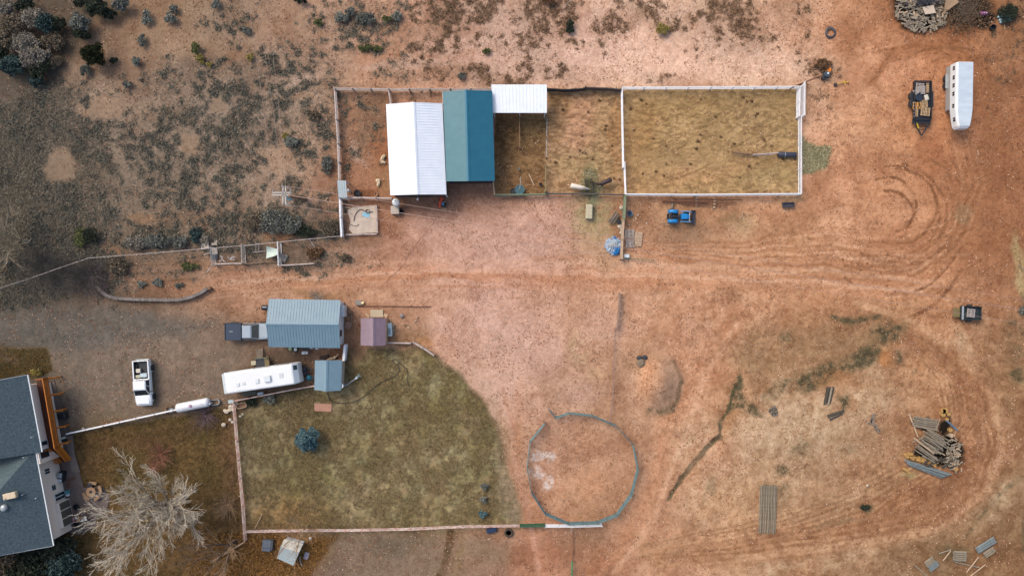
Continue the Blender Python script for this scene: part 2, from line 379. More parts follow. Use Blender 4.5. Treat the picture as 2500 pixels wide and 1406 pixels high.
stroke([(2490, 610), (2440, 640), (2400, 668)], 3, (125, 78, 48), .6, .5, 9)
# shallow drainage lines and the road's worn rim
for pts in ([(1795, 930), (1770, 980), (1745, 1035)], [(2100, 905), (2060, 905), (1990, 880)],): stroke(pts, 8, (120, 96, 70), .3, .5, 4)
mixc(pmask([(1775, 860), (1850, 800), (1930, 815), (2080, 785), (2200, 800), (2150, 860), (2080, 905), (1960, 945), (1870, 935), (1800, 920)], 30, 1.0)*.55, (150, 118, 88))
mixc(pmask([(1780, 1050), (1850, 990), (1990, 945), (2100, 930), (2170, 990), (2120, 1040), (1990, 1075), (1900, 1100), (1820, 1110)], 30, 1.0)*.6*sstep(.3, .6, n_med), (198, 168, 142))
mixc(pmask([(1640, 1240), (1780, 1100), (1900, 1110), (2050, 1080), (2180, 1120), (2100, 1220), (1850, 1290), (1680, 1300)], 30, 1.0)*.3*sstep(.4, .6, n_med), (190, 158, 130))
for pts, wd, c, k in [([(2230, 830), (2320, 900), (2400, 960), (2430, 1080), (2390, 1190), (2250, 1270), (2080, 1300)], 34, (158, 108, 78), .5), ([(2330, 830), (2410, 930), (2460, 1060), (2420, 1200), (2300, 1290), (2120, 1350)], 20, (190, 148, 116), .4), ([(2330, 960), (2380, 1000), (2400, 1090), (2370, 1170)], 22, (142, 98, 70), .45), ([(2180, 1100), (2190, 1180), (2260, 1220), (2340, 1210)], 24, (150, 108, 80), .45), ([(1740, 780), (1700, 920), (1650, 1080), (1560, 1300)], 40, (200, 150, 122), .4), ([(2120, 200), (2180, 135), (2290, 120), (2380, 160), (2430, 240), (2450, 360)], 16, (160, 104, 70), .5), ([(2150, 130), (2260, 112), (2370, 140), (2420, 200)], 6, (138, 88, 58), .6), ([(1980, 640), (2150, 670), (2290, 640), (2390, 560), (2420, 440)], 26, (172, 118, 86), .4), ([(2050, 420), (2180, 380), (2290, 420), (2340, 500)], 20, (170, 116, 84), .3)]: stroke(pts, wd, c, k, .35, int(wd), .8)
for i in range(10): stroke([(2120+i*3, 205-i*4), (2190, 150-i*4), (2290, 130-i*4), (2380+i*2, 175-i*4), (2430+i*3, 250)], 2.6, (146, 94, 62), .5, .75, i+300, .4)
for i in range(16): stroke([(430+i*5, 706-i*2), (700, 692-i*2.5), (950, 672-i*1.5+8), (1250, 668+i*2.5-10), (1550, 678+i*2.5-14), (1900, 686+i*2-10), (2200, 700+i*2)], 3+rs.random()*4, [(186, 126, 92), (212, 168, 142), (170, 116, 84)][i % 3], .42, .6, i+320, .25)
for i in range(14):
    o = i*11-50; stroke([(1560, 600+o*.2), (1800, 610+o*.4), (2010, 590+o*.7), (2200, 610+o), (2320+o*.4, 560+o*.5), (2370+o*.5, 450), (2340+o*.5, 340)], 3.2+rs.random()*3, [(150, 98, 66), (168, 114, 82), (206, 158, 128)][i % 3], .5, .65, i+340, .25)
for i in range(12):
    o = i*9-40; stroke([(2100, 760), (2230, 800-o*.3), (2330, 880-o*.4), (2400+o*.4, 980), (2425+o*.6, 1080), (2390+o*.5, 1190+o*.3), (2270, 1270+o*.6), (2080, 1310+o*.6), (1800, 1345+o*.5), (1600, 1360+o*.4)], 4+rs.random()*4, [(142, 96, 66), (184, 140, 108), (150, 104, 74)][i % 3], .5, .6, i+360, .25)
for pts, wd, c, k in [([(560, 690), (900, 668), (1250, 660), (1600, 672), (2000, 690), (2250, 712)], 7, (216, 174, 150), .5), ([(600, 700), (900, 680), (1250, 674), (1600, 690), (2000, 706), (2280, 720)], 8, (182, 126, 94), .5), ([(620, 712), (900, 700), (1200, 700), (1500, 706)], 6, (184, 130, 100), .4), ([(900, 640), (1250, 640), (1600, 646), (2000, 660), (2300, 690)], 9, (212, 166, 138), .45), ([(1300, 628), (1600, 630), (1900, 644), (2100, 640)], 6, (180, 124, 92), .4), ([(1500, 1400), (1600, 1260), (1660, 1090), (1720, 920), (1800, 790)], 10, (214, 168, 140), .5), ([(1470, 1400), (1570, 1250), (1635, 1080), (1690, 920), (1760, 790)], 7, (176, 122, 92), .45), ([(1540, 1400), (1630, 1270), (1690, 1110)], 6, (180, 128, 98), .4), ([(1240, 1010), (1255, 1100), (1280, 1200), (1300, 1290), (1320, 1400)], 10, (208, 158, 138), .5), ([(1225, 950), (1262, 1060), (1275, 1180), (1290, 1290)], 7, (176, 118, 92), .4), ([(1580, 700), (1560, 800), (1545, 900), (1560, 1010)], 9, (206, 160, 134), .35), ([(2090, 740), (2230, 780), (2350, 860), (2420, 970), (2450, 1090), (2410, 1200), (2290, 1290), (2080, 1330), (1800, 1362)], 12, (204, 162, 130), .5), ([(2180, 800), (2300, 880), (2370, 980), (2390, 1080), (2350, 1170), (2220, 1240), (2020, 1285), (1800, 1320)], 12, (150, 106, 78), .5), ([(2130, 770), (2270, 830), (2370, 920), (2420, 1040)], 7, (146, 102, 74), .5), ([(700, 620), (900, 610), (1100, 560), (1150, 500)], 12, (200, 156, 136), .3)]: stroke(pts, wd, c, k, .25, int(wd)+7, .3)
# --- whitish salt and ash patches
for a in [(1315, 1128, 16, 14, 20), (1338, 1180, 20, 14, 10), (1310, 1165, 12, 9, 0), (1335, 1120, 8, 10, 0), (1390, 1295, 8, 8, 0)]:
    mixc(emask(*a, soft=0.6)*sstep(0.38, 0.62, fbm(X, Y, 9, 21, 3))*0.85, (214, 200, 200))
for a in [(1970, 1010, 70, 40, 0), (1960, 1070, 80, 40, 10), (2010, 1030, 40, 30, 0), (1690, 1080, 40, 60, 20), (1900, 960, 40, 20, -30), (2350, 835, 60, 14, 60), (2150, 960, 40, 30, 0), (1880, 1390, 60, 14, 0), (2470, 1200, 25, 50, 40), (2420, 1250, 60, 35, -30), (2110, 900, 40, 30, 0), (2050, 1370, 90, 16, -10)]:
    mixc(emask(*a, soft=0.7)*(0.35+0.5*sstep(0.35, 0.65, n_fine))*0.7, (188, 160, 132))
for a in [(2230, 1160, 28, 9, 0), (2490, 630, 14, 60, 0), (2492, 700, 20, 20, 0)]:
    mixc(emask(*a, soft=0.4)*0.75, (172, 155, 112))
mixc(emask(2352, 520, 20, 24, 0, 0.25, 0.5)*0.5, (150, 132, 104))
# --- darker, redder wet soil on the right
for a in [(2390, 420, 60, 160, 15), (2440, 380, 60, 120, 0), (2230, 1230, 110, 45, -20), (2390, 940, 50, 60, 60), (2330, 860, 30, 20, 0), (2350, 1110, 30, 70, 0), (2100, 1150, 40, 26, 0), (2390, 600, 90, 50, 0), (2290, 40, 30, 20, 0), (2440, 30, 40, 30, 0), (2070, 110, 30, 60, 0), (1990, 440, 30, 60, 20), (1950, 540, 60, 20, -30)]:
    mixc(emask(*a, soft=0.8)*0.35, (142, 92, 62))
for a in [(2130, 860, 100, 35, 0), (1930, 830, 90, 50, -20), (2010, 860, 60, 30, 0), (1840, 840, 40, 70, 10), (1560, 870, 60, 40, 0), (1450, 1240, 60, 30, 20), (1430, 1330, 60, 40, 0)]:
    mixc(emask(*a, soft=0.8)*0.3, (142, 108, 80))
# reddish dung-dusty pens
mixc(pmask([(818, 220), (950, 222), (952, 480), (830, 482)], 4)*0.65, (166, 116, 88))
mixc(emask(905, 300, 40, 70, 20, .6)*0.35, (122, 96, 76)); mixc(emask(868, 365, 14, 32, -12, 0.25, .6)*.6, (192, 156, 138)); mixc(emask(888, 395, 22, 7, 52, 0.3, .6)*.6, (188, 152, 132)); mixc(emask(930, 440, 24, 30, 0, .6)*.4, (158, 128, 88))
mixc(emask(935, 370, 22, 45, 0, .5)*.5, (150, 90, 58)); mixc(emask(890, 470, 24, 9, 0, .4, .5)*.55, (110, 66, 38))
mixc(emask(1150, 480, 110, 40, 0, .7)*.5, (128, 96, 78)); mixc(emask(1010, 500, 70, 24, 0, .6)*.5, (120, 86, 70))
# pens on the right of the teal barn
penA = pmask([(1206, 276), (1336, 276), (1334, 474), (1208, 476)], 4); mixc(penA*0.85, (136, 106, 68)); mixc(emask(1240, 320, 40, 60, 0, .6)*penA*.6, (96, 74, 52)); mixc(emask(1300, 300, 30, 45, 0, .5)*penA*.5, (98, 84, 56)); mixc(emask(1270, 450, 60, 30, 0, .7)*penA*.5, (150, 108, 72))
penB = pmask([(1336, 220), (1522, 216), (1528, 474), (1334, 474)], 4); mixc(penB*0.8, (180, 146, 106)); mixc(emask(1408, 300, 40, 80, 0, .6)*penB*.8, (196, 148, 118)); mixc(emask(1430, 400, 80, 40, 0, .7)*penB*.4, (160, 144, 100)); mixc(emask(1355, 260, 25, 60, 0, .6)*penB*.4, (150, 110, 70)); mixc(emask(1510, 330, 14, 90, 0, .6)*penB*.5, (158, 112, 72))
arena = pmask([(1522, 216), (1952, 214), (1955, 473), (1528, 473)], 3, 0.1)
mixc(arena*0.95, (184, 150, 108))
mixc(arena*emask(1640, 380, 120, 14, -14, .8)*.35, (128, 98, 66)); mixc(arena*emask(1720, 420, 170, 24, -8, .8)*.6, (186, 138, 98)); mixc(arena*emask(1560, 350, 40, 90, 20, .7)*.5, (172, 122, 76)); mixc(arena*emask(1850, 300, 110, 50, 10, .8)*.35, (148, 122, 84)); mixc(arena*emask(1660, 270, 90, 30, -10, .8)*.4, (176, 144, 92)); mixc(arena*emask(1900, 430, 60, 30, 0, .8)*.4, (160, 142, 100))
mul((arena+penA+penB)*sstep(0.45, 0.62, fbm(X*0.5+Y*0.5, Y-0.7*X, 11, 31, 3)), (0.94, 0.93, 0.91)); mul((arena+penB)*sstep(0.5, 0.3, fbm(X*0.5+Y*0.6, Y-0.6*X, 16, 32, 3))*.8, (1.05, 1.05, 1.05)); mul((arena+penA+penB)*sstep(.5, .6, fbm(X*.35+Y*.6, Y-.3*X, 5, 34, 2)), (.82, .8, .78))
ROUGH = np.maximum(ROUGH, (arena+penA+penB)*.4)
mixc(arena*(1-sstep(225, 300, Y))*.4, (132, 106, 70)); mixc(arena*emask(1660, 395, 220, 30, -6, .8)*.4, (186, 150, 112)); mixc(arena*sstep(.5, .6, fbm(X, Y, 50, 86, 3))*.3, (150, 122, 80))
for i in range(24):
    x0 = 1540+rs.random()*330; y0 = 240+rs.random()*210; a = R(-32+rs.random()*16)
    stroke([(x0, y0), (x0+60*math.cos(a), y0+60*math.sin(a)+4), (x0+110*math.cos(a), y0+110*math.sin(a))], 2.8, (112, 84, 54), 0.4, 0.7, i+200, 0.3, relief=0.04)
for i in range(46):      # dung
    x0 = 1340+rs.random()*600; y0 = 235+rs.random()*220
    if penB[np.searchsorted(gys, y0), np.searchsorted(gxs, x0)]+arena[np.searchsorted(gys, y0), np.searchsorted(gxs, x0)] > .5:
        stroke([(x0, y0), (x0+2, y0+1)], 3.4+rs.random()*1.5, (52, 36, 24), 0.85, 0.0, i, 0.3)
# spilled green hay
hay = emask(1438, 455, 26, 40, 5, .5)*1.0
mixc(hay*(0.4+0.5*n_fine)*.9, (122, 124, 92)); mixc(emask(1440, 520, 50, 48, 0, .5)*(.3+.7*sstep(.35, .6, n_fine))*.8, (150, 140, 104)); mixc(emask(1438, 500, 16, 34, 0, .6)*.6, (116, 122, 98))
mixc(emask(1450, 560, 50, 22, 10, .6)*(.2+.6*sstep(.4, .65, n_fine)), (168, 148, 108)); mixc(emask(1470, 620, 22, 50, -20, .7)*.2, (150, 128, 92))
mixc(pmask([(1958, 330), (1985, 350), (2024, 368), (2010, 400), (1990, 418), (1958, 420)], 8, .9)*(.5+.5*sstep(.35, .6, fbm(X, Y, 8, 33, 3))), (150, 144, 112))
mixc(emask(1500, 520, 20, 30, 0, .6)*.3, (128, 88, 62)); mixc(emask(1550, 520, 34, 34, 0, .7)*.35, (126, 88, 62)); mixc(emask(1660, 565, 60, 22, 0, .7)*.35, (130, 102, 82)); mixc(emask(1810, 540, 40, 24, 0, .6)*.5, (176, 150, 116))
mixc(emask(1780, 530, 14, 40, 55, .6)*.5, (136, 98, 68)); mixc(emask(1930, 488, 34, 14, 0, .6)*.6, (160, 130, 98))
# --- lawns
lawn = pmask([(838, 852), (1010, 850), (1062, 878), (1130, 925), (1180, 985), (1215, 1060), (1235, 1130), (1262, 1200), (1272, 1284), (597, 1300), (588, 1150), (572, 985), (765, 950), (840, 940)], 9, 0.6)
def lawn_colour(m):
    a = sstep(.3, .7, fbm(X, Y, 90, 41, 4))[..., None]; b = sstep(.35, .65, fbm(X, Y, 24, 42, 4))[..., None]
    c = np.array((122., 112., 80.))*(1-a)+np.array((146., 136., 104.))*a
    c = c*(1-b*.5)+np.array((128., 104., 72.))*b*.5
    gold = emask(680, 1260, 110, 60, 0, .8)[..., None]; c = c*(1-gold*.6)+np.array((156., 108., 58.))*gold*.6
    gr = (emask(1100, 980, 120, 60, 40, .8)+emask(760, 1180, 90, 60, 0, .8)+emask(1180, 1060, 30, 60, 20, .8)).clip(0, 1)[..., None]*b; c = c*(1-gr*.35)+np.array((112., 112., 58.))*gr*.35
    gy_ = emask(880, 1240, 70, 50, 0, .8)[..., None]; c = c*(1-gy_*.3)+np.array((128., 110., 88.))*gy_*.3
    dk = emask(720, 1000, 130, 60, 0, .8)[..., None]; c = c*(1-dk*.45)+np.array((98., 84., 58.))*dk*.45
    return c
LC = lawn_colour(lawn); COL = COL*(1-lawn[..., None])+LC*lawn[..., None]
mixc(lawn*emask(1245, 1150, 28, 160, -4, .5)*.75, (132, 116, 96)); mixc(pmask([(1215, 1030), (1250, 1160), (1275, 1280), (1240, 1280), (1225, 1150)], 12, .5)*.5, (140, 120, 102))
mixc(lawn*sstep(.52, .68, fbm(X, Y, 55, 48, 4))*.32, (150, 124, 100)); mixc(lawn*sstep(.55, .7, fbm(X, Y, 34, 49, 4))*.3, (104, 98, 60)); mixc(lawn*sstep(.56, .7, fbm(X, Y, 70, 50, 3))*.25, (160, 146, 104)); mul(lawn*sstep(.45, .6, fbm(X, Y, 7, 43, 3)), (.84, .84, .82)); mul(lawn*sstep(.55, .4, fbm(X, Y, 6, 44, 3))*.8, (1.12, 1.1, 1.08))
edge = stroke([(1005, 850), (1062, 878), (1130, 925), (1180, 985), (1215, 1060), (1232, 1130)], 9, (92, 78, 56), .55, .5, 7, .5)
lawn2 = pmask([(165, 1066), (300, 1040), (560, 992), (590, 1300), (520, 1370), (470, 1480), (150, 1480), (180, 1330), (170, 1200)], 5, 0.3)
a2 = sstep(.35, .65, fbm(X, Y, 60, 45, 4))[..., None]; c2 = np.array((98., 82., 46.))*(1-a2)+np.array((118., 92., 54.))*a2
COL = COL*(1-lawn2[..., None])+c2*lawn2[..., None]
mixc(lawn2*emask(230, 1120, 55, 60, 0, .6)*.6*sstep(.3, .6, n_fine), (124, 88, 56)); mixc(lawn2*emask(400, 1320, 200, 80, 0, .7)*.5, (134, 92, 54)); mixc(lawn2*emask(560, 1120, 24, 140, 0, .6)*.6, (120, 84, 66)); mixc(lawn2*emask(400, 1060, 160, 22, -12, .6)*.5, (110, 78, 56))
mixc(pmask([(480, 1310), (640, 1304), (830, 1302), (760, 1400), (700, 1480), (450, 1480)], 25, .8)*.6, (146, 102, 60)); mixc(emask(780, 1340, 50, 30, 0, .8)*.5, (150, 112, 66))
mul(lawn2*sstep(.45, .65, fbm(X, Y, 8, 46, 3)), (.8, .8, .78)); mul(lawn2*sstep(.5, .35, fbm(X, Y, 7, 47, 3))*.6, (1.15, 1.12, 1.1))
lawn3 = pmask([(-400, 850), (116, 847), (128, 905), (80, 925), (-400, 940)], 4, .3); mixc(lawn3*.95, (84, 72, 42)); stroke([(-60, 850), (60, 849), (114, 848), (124, 880)], 5, (120, 100, 78), .6, .4, 8)
mixc(emask(10, 875, 24, 14, 0, .5)*.6, (118, 96, 84))
for m_ in (lawn, lawn2, lawn3): ROUGH = np.maximum(ROUGH, m_*0.8)
mixc(pmask([(800, 1305), (1250, 1300), (1230, 1480), (780, 1480)], 25, .9)*.35, (126, 112, 98)); stroke([(1100, 1300), (1090, 1350), (1075, 1410)], 13, (82, 62, 38), .7, .6, 12, .5); stroke([(1125, 1310), (1120, 1360), (1110, 1410)], 16, (150, 124, 82), .6, .6, 13, .6)
mixc(emask(960, 1330, 60, 20, 0, .7)*.4, (92, 84, 68)); mixc(emask(1180, 1350, 60, 30, 0, .7)*.3, (136, 120, 96)); mixc(emask(1420, 1310, 60, 30, 0, .7)*.35, (128, 100, 84))
# ground beside the sheds and around the trailer
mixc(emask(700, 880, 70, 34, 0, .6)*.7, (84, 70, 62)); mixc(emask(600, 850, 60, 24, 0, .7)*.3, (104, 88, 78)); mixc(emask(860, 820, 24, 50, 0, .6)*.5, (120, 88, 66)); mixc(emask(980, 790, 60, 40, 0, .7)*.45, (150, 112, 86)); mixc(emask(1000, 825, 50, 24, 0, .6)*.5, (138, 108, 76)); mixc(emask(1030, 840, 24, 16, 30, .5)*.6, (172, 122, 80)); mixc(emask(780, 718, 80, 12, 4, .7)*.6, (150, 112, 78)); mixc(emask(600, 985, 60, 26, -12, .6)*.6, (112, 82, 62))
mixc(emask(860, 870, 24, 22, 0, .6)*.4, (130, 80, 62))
# planting strip by the retaining wall, orange dug soil near the pen fence
mixc(emask(380, 680, 110, 40, 0, .5)*.5, (140, 100, 76)); mixc(emask(680, 574, 44, 10, -4, .5, .6)*.8, (188, 122, 84)); mixc(emask(245, 612, 50, 14, 0, .6)*.75, (166, 104, 62)); mixc(emask(345, 545, 34, 20, 0, .6)*.55, (172, 122, 84)); mixc(emask(60, 720, 120, 14, 0, .6)*.6, (104, 86, 62))
for a in [(640, 630, 60, 18, 0, .4), (740, 615, 60, 26, 0, .6), (560, 625, 30, 22, 0, .5), (760, 640, 60, 18, 0, .7)]:
    mixc(emask(*a)*.5, (104, 86, 74))
for y_ in (648, 668, 690): stroke([(310, y_), (400, y_-3), (490, y_-10)], 3.5, (92, 70, 50), .55, .5, y_)
# bare sandy clearings stay pale
for a in [(150, 400, 38, 45, 0, .25, .8), (470, 350, 40, 36, 0, .5), (690, 390, 60, 50, 0, .5), (735, 235, 60, 30, 0, .6), (540, 265, 26, 16, 0, .5), (250, 250, 90, 50, 0, .6), (500, 440, 50, 22, 0, .5)]:
    mixc(emask(*a)*.6, (178, 142, 116))
# weeds in the washed-out banks, with the banks' shade painted in dark
WEED = np.zeros(X.shape)
def wstroke(pts, wd, k=1.0):
    global WEED
    px = X*.3+WX*.7; py = Y*.3+WY*.7; dist = np.full(X.shape, 1e9)
    for (x1, y1), (x2, y2) in zip(pts[:-1], pts[1:]):
        dx, dy = x2-x1, y2-y1; t_ = np.clip(((px-x1)*dx+(py-y1)*dy)/(dx*dx+dy*dy+1e-9), 0, 1); dist = np.minimum(dist, np.hypot(px-x1-t_*dx, py-y1-t_*dy))
    WEED = np.maximum(WEED, (1-sstep(wd*.25, wd*1.5, dist))*k)
wstroke([(1960, 935), (2010, 912), (2060, 900), (2105, 884), (2135, 850), (2150, 825)], 20); wstroke([(2150, 825), (2172, 808), (2195, 800)], 24); wstroke([(2040, 778), (2080, 786), (2120, 782), (2148, 776)], 9, .8); wstroke([(1880, 965), (1920, 945), (1960, 930)], 16, .55); wstroke([(1585, 1002), (1610, 1006), (1640, 998)], 11, .8); wstroke([(1640, 1000), (1656, 975), (1660, 935)], 6, .7)
WEED = np.maximum(WEED, pmask([(1800, 916), (1770, 985), (1773, 1012), (1800, 1006), (1858, 1012), (1838, 985), (1812, 962)], 7, .8)); WEED = np.maximum(WEED, pmask([(2035, 962), (2070, 965), (2078, 985), (2062, 1002), (2048, 980)], 7, .8)*.9)
for a in [(2200, 865, 9, 16, 0, .8), (2225, 905, 7, 7, 0, .6), (1920, 835, 14, 16, 0, .4), (2478, 830, 22, 60, 0, .5), (2490, 920, 20, 26, 0, .7), (2495, 745, 12, 30, 0, .7), (2500, 1310, 12, 30, 0, .8), (2110, 1238, 18, 10, 0, .8), (2050, 1275, 50, 7, -8, .5), (2475, 1190, 50, 8, -44, .6), (2390, 1260, 60, 5, -42, .5), (1915, 1140, 13, 12, 0, .6), (1918, 1200, 18, 26, 0, .4), (2330, 1350, 40, 26, 10, .5), (1740, 1190, 12, 24, 10, .4), (1950, 1090, 20, 14, 0, .4), (2065, 1100, 24, 14, 0, .25)]: WEED = np.maximum(WEED, emask(*a[:5], soft=.6)*a[5])
mixc(WEED*(.35+.65*sstep(.35, .6, fbm(X, Y, 12, 51, 4)))*.9, (92, 84, 62))
for a in [(1440, 760, 40, 60, 0), (1560, 800, 60, 40, 10), (1330, 720, 60, 30, 0), (1600, 740, 90, 30, 5), (1460, 900, 30, 60, 0), (1540, 1010, 50, 30, 0), (1720, 820, 40, 60, 20), (1350, 960, 60, 40, 0), (1520, 1180, 40, 60, 0), (1450, 1190, 70, 30, 30), (1640, 1330, 80, 30, 0), (1280, 760, 50, 30, 0), (1860, 720, 120, 20, 4)]: mixc(emask(*a, soft=.8)*(.4+.6*sstep(.4, .6, n_med))*.4, (166, 124, 98))
stroke([(1765, 1068), (1745, 1075), (1728, 1095), (1700, 1130), (1665, 1170), (1648, 1200), (1636, 1220)], 8, (78, 70, 54), .85, .4, 15, .5, relief=.12)
stroke([(1758, 1040), (1762, 1062), (1740, 1080)], 7, (78, 70, 54), .8, .3, 25, .5, relief=.1)
stroke([(1800, 925), (1785, 960), (1772, 1010), (1755, 1035)], 6, (70, 72, 50), .8, .4, 16, .5)
mixc(emask(1420, 860, 22, 40, -10, .6)*sstep(.3, .6, n_fine)*.6, (176, 150, 116)); mixc(emask(1462, 925, 20, 16, 0, .6)*.4, (188, 156, 118)); mixc(emask(2165, 870, 22, 14, -50, .5)*.8, (190, 126, 78)); mixc(emask(2040, 920, 40, 14, 0, .5)*.5, (158, 104, 66)); mixc(emask(1780, 1030, 10, 40, 15, .5)*.5, (196, 148, 106))
# the mound of spoil earth
r_m = np.hypot((WX*.15+X*.85-1608)/62, (WY*.15+Y*.85-935)/84); mound = np.clip(1-r_m, 0, 1); Z += 1.0*sstep(0, 1, mound)
mixc(sstep(0.0, 0.25, mound)*.6, (180, 140, 116)); mixc(emask(1585, 930, 34, 56, 0, .5, .3)*.4, (196, 148, 116)); mixc(emask(1618, 945, 40, 56, 15, .5, .2)*.6, (158, 126, 108)); stroke([(1645, 880), (1660, 920), (1660, 965), (1640, 1000)], 7, (110, 90, 72), .65, .4, 5, .3); mul(emask(1582, 925, 26, 46, 0, .6)*.5, (1.1, 1.02, .96))
r_b = np.hypot((WX*.5+X*.5-2170)/60, (WY*.5+Y*.5-850)/34); Z += .5*np.clip(1-r_b, 0, 1)
Z += 0.35*emask(1970, 1030, 130, 80, 0, .8)
# dry-weed scrub: how dense it stands, read off the photo
DENS = [(560, 300, 170, 110, 0, .85), (420, 420, 240, 120, 0, .8), (160, 330, 200, 110, 0, .85), (60, 420, 120, 160, 0, .95), (200, 520, 200, 90, 0, .9), (340, 480, 120, 70, 0, .5), (560, 450, 120, 80, 0, .55), (740, 300, 90, 110, 0, .6), (640, 210, 150, 60, 0, .5), (470, 200, 90, 60, 0, .55), (730, 150, 130, 50, 0, .45), (560, 60, 60, 60, 0, .35), (320, 250, 140, 60, 0, .35), (880, 45, 110, 50, 0, .75), (860, 110, 120, 22, 0, .5), (960, 170, 60, 34, 0, .6), (1090, 50, 90, 70, -20, .75), (1160, 20, 70, 50, 0, .8), (1060, 110, 70, 40, 0, .6), (1130, 170, 140, 26, 6, .7), (1000, 185, 60, 24, 0, .6), (1200, 90, 60, 50, 0, .45), (1330, 40, 90, 70, 0, .75), (1300, 110, 60, 60, 0, .6), (1340, 170, 70, 26, 0, .55), (1480, 70, 50, 40, 0, .6), (1570, 20, 60, 34, 0, .7), (1640, 50, 60, 34, 0, .65), (1780, 50, 90, 70, 0, .75), (1840, 90, 60, 34, 0, .6), (1600, 190, 50, 12, 0, .6), (1720, 20, 40, 40, 0, .5), (1940, 30, 50, 30, 0, .5), (1980, 110, 40, 30, 0, .3), (2010, 165, 44, 30, 0, .55), (2460, 150, 60, 100, 0, .35), (2480, 30, 60, 70, 0, .5), (700, 520, 110, 60, 0, .8), (760, 560, 90, 40, 0, .75), (600, 560, 120, 40, 0, .6), (450, 590, 200, 34, 0, .8), (330, 600, 120, 30, 0, .6), (150, 640, 160, 60, 0, .95), (40, 700, 140, 40, 0, .9), (260, 700, 60, 40, 0, .7), (380, 660, 120, 20, 0, .4), (770, 640, 90, 30, 0, .5), (640, 620, 50, 24, 0, .5), (720, 440, 60, 40, 0, .35), (790, 220, 60, 60, 0, .5), (900, 300, 60, 80, 0, .35), (1010, 238, 60, 14, 0, .45), (860, 240, 40, 24, 0, .45), (2000, 250, 30, 40, 0, .3), (1240, 190, 60, 14, 0, .6), (1190, 200, 50, 12, 0, .6)]
for a in DENS: SCRUB = np.maximum(SCRUB, emask(*a[:5], soft=.8)*a[5])
mixc(SCRUB*.42, (122, 106, 90))
mixc(pmask([(-200, -200), (215, -200), (222, 60), (200, 130), (140, 205), (60, 225), (-200, 215)], 22, .8)*.75, (88, 78, 68)); mixc(emask(250, 12, 64, 36, 0, .5)*.5, (90, 80, 66))
SCRUB *= .96
for a in DENS: SCRUB = np.maximum(SCRUB, emask(*a[:5], soft=.6)*a[5])
for a in [(150, 400, 40, 46), (470, 350, 30, 26), (540, 265, 22, 12), (690, 390, 40, 34), (345, 545, 26, 14), (730, 235, 30, 12), (250, 260, 60, 26), (680, 574, 44, 10)]:
    SCRUB *= 1-.85*emask(*a, soft=.35)
SCRUB *= 1-(penA+penB+arena).clip(0, 1)
SCRUB = np.where((X < -200) | (Y < -200), .6, SCRUB)
sn = fbm(X, Y, 14, 55, 4, .75)*.72+fbm(X, Y, 45, 56, 3)*.28; thr = .70-.27*SCRUB
SM = sstep(thr-.035, thr+.045, sn)*(SCRUB > .03)
sc_c = sstep(.35, .65, fbm(X, Y, 40, 57, 3))[..., None]; cA = np.array((108., 98., 84.))*(1-sc_c)+np.array((118., 98., 80.))*sc_c
right = sstep(900, 1300, X)[..., None]; cA = cA*(1-right)+np.array((128., 98., 80.))*right
COL = COL*(1-(SM*.62)[..., None])+cA*(SM*.62)[..., None]
ROUGH = np.maximum(ROUGH, SM*.9)
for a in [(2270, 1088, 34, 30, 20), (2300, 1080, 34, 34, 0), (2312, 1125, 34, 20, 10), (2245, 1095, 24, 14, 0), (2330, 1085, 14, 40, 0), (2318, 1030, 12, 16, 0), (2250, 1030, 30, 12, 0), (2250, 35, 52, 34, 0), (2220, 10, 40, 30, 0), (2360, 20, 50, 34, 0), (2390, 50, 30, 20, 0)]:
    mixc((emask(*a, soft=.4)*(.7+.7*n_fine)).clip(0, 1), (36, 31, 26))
lr_ = sstep(1450, 1750, X)*sstep(640, 780, Y)*(1-WEED); s1 = fbm(X, Y, 16, 91, 4, .7); s2 = fbm(X, Y, 11, 92, 4, .7); ctr_ = sstep(480, 600, X)*(1-arena)*(1-lawn)*(1-lawn2)*(1-penA)
mul(lr_*sstep(.54, .64, s1)*.5, (.86, .80, .74)); mul(lr_*sstep(.46, .36, s1)*.6, (1.09, 1.12, 1.15)); mul(ctr_*sstep(.58, .66, s2)*.4, (.86, .79, .74)); mul(ctr_*sstep(.40, .32, s2)*.45, (1.08, 1.1, 1.12))
# small dark crumbs of dry weed all over the open ground
sp = fbm(X, Y, 9, 58, 3, .7); k_ = (sstep(.63, .72, sp)*(1-lawn)*(1-lawn2))*(.35+.65*sstep(.4, .6, n_big)); mul(k_*.25, (.80, .75, .70))
sp2 = fbm(X, Y, 6, 59, 2, .7); mul(sstep(.66, .76, sp2)*sstep(1500, 1900, X)*(1-arena)*.35, (.74, .66, .58))
Z += (n_fine-.5)*.07+(n_med-.5)*.06-0.06+(arena+penB)*(fbm(X*0.5+Y*0.5, Y-0.7*X, 11, 31, 3)-.5)*.10
far = ((X < gx[0]-20) | (X > gx[-1]+20) | (Y < gy[0]-20) | (Y > gy[-1]+20)); Z[far] = -.06
KA = np.array(KILL)
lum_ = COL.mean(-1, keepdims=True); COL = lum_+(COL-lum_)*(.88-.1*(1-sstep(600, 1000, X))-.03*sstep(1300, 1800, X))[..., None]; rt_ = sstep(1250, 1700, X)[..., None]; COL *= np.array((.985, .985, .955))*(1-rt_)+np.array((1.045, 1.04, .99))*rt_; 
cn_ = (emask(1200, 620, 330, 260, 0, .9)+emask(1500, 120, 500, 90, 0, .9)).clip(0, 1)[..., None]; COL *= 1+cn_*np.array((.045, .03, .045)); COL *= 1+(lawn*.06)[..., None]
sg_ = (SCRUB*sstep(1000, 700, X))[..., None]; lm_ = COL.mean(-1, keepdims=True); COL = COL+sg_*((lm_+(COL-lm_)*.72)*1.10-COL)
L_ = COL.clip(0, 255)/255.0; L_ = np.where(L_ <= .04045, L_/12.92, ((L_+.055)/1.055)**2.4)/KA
ny, nx = X.shape
V = np.stack([(X-1250)*MPP, (703-Y)*MPP, Z], -1).reshape(-1, 3)
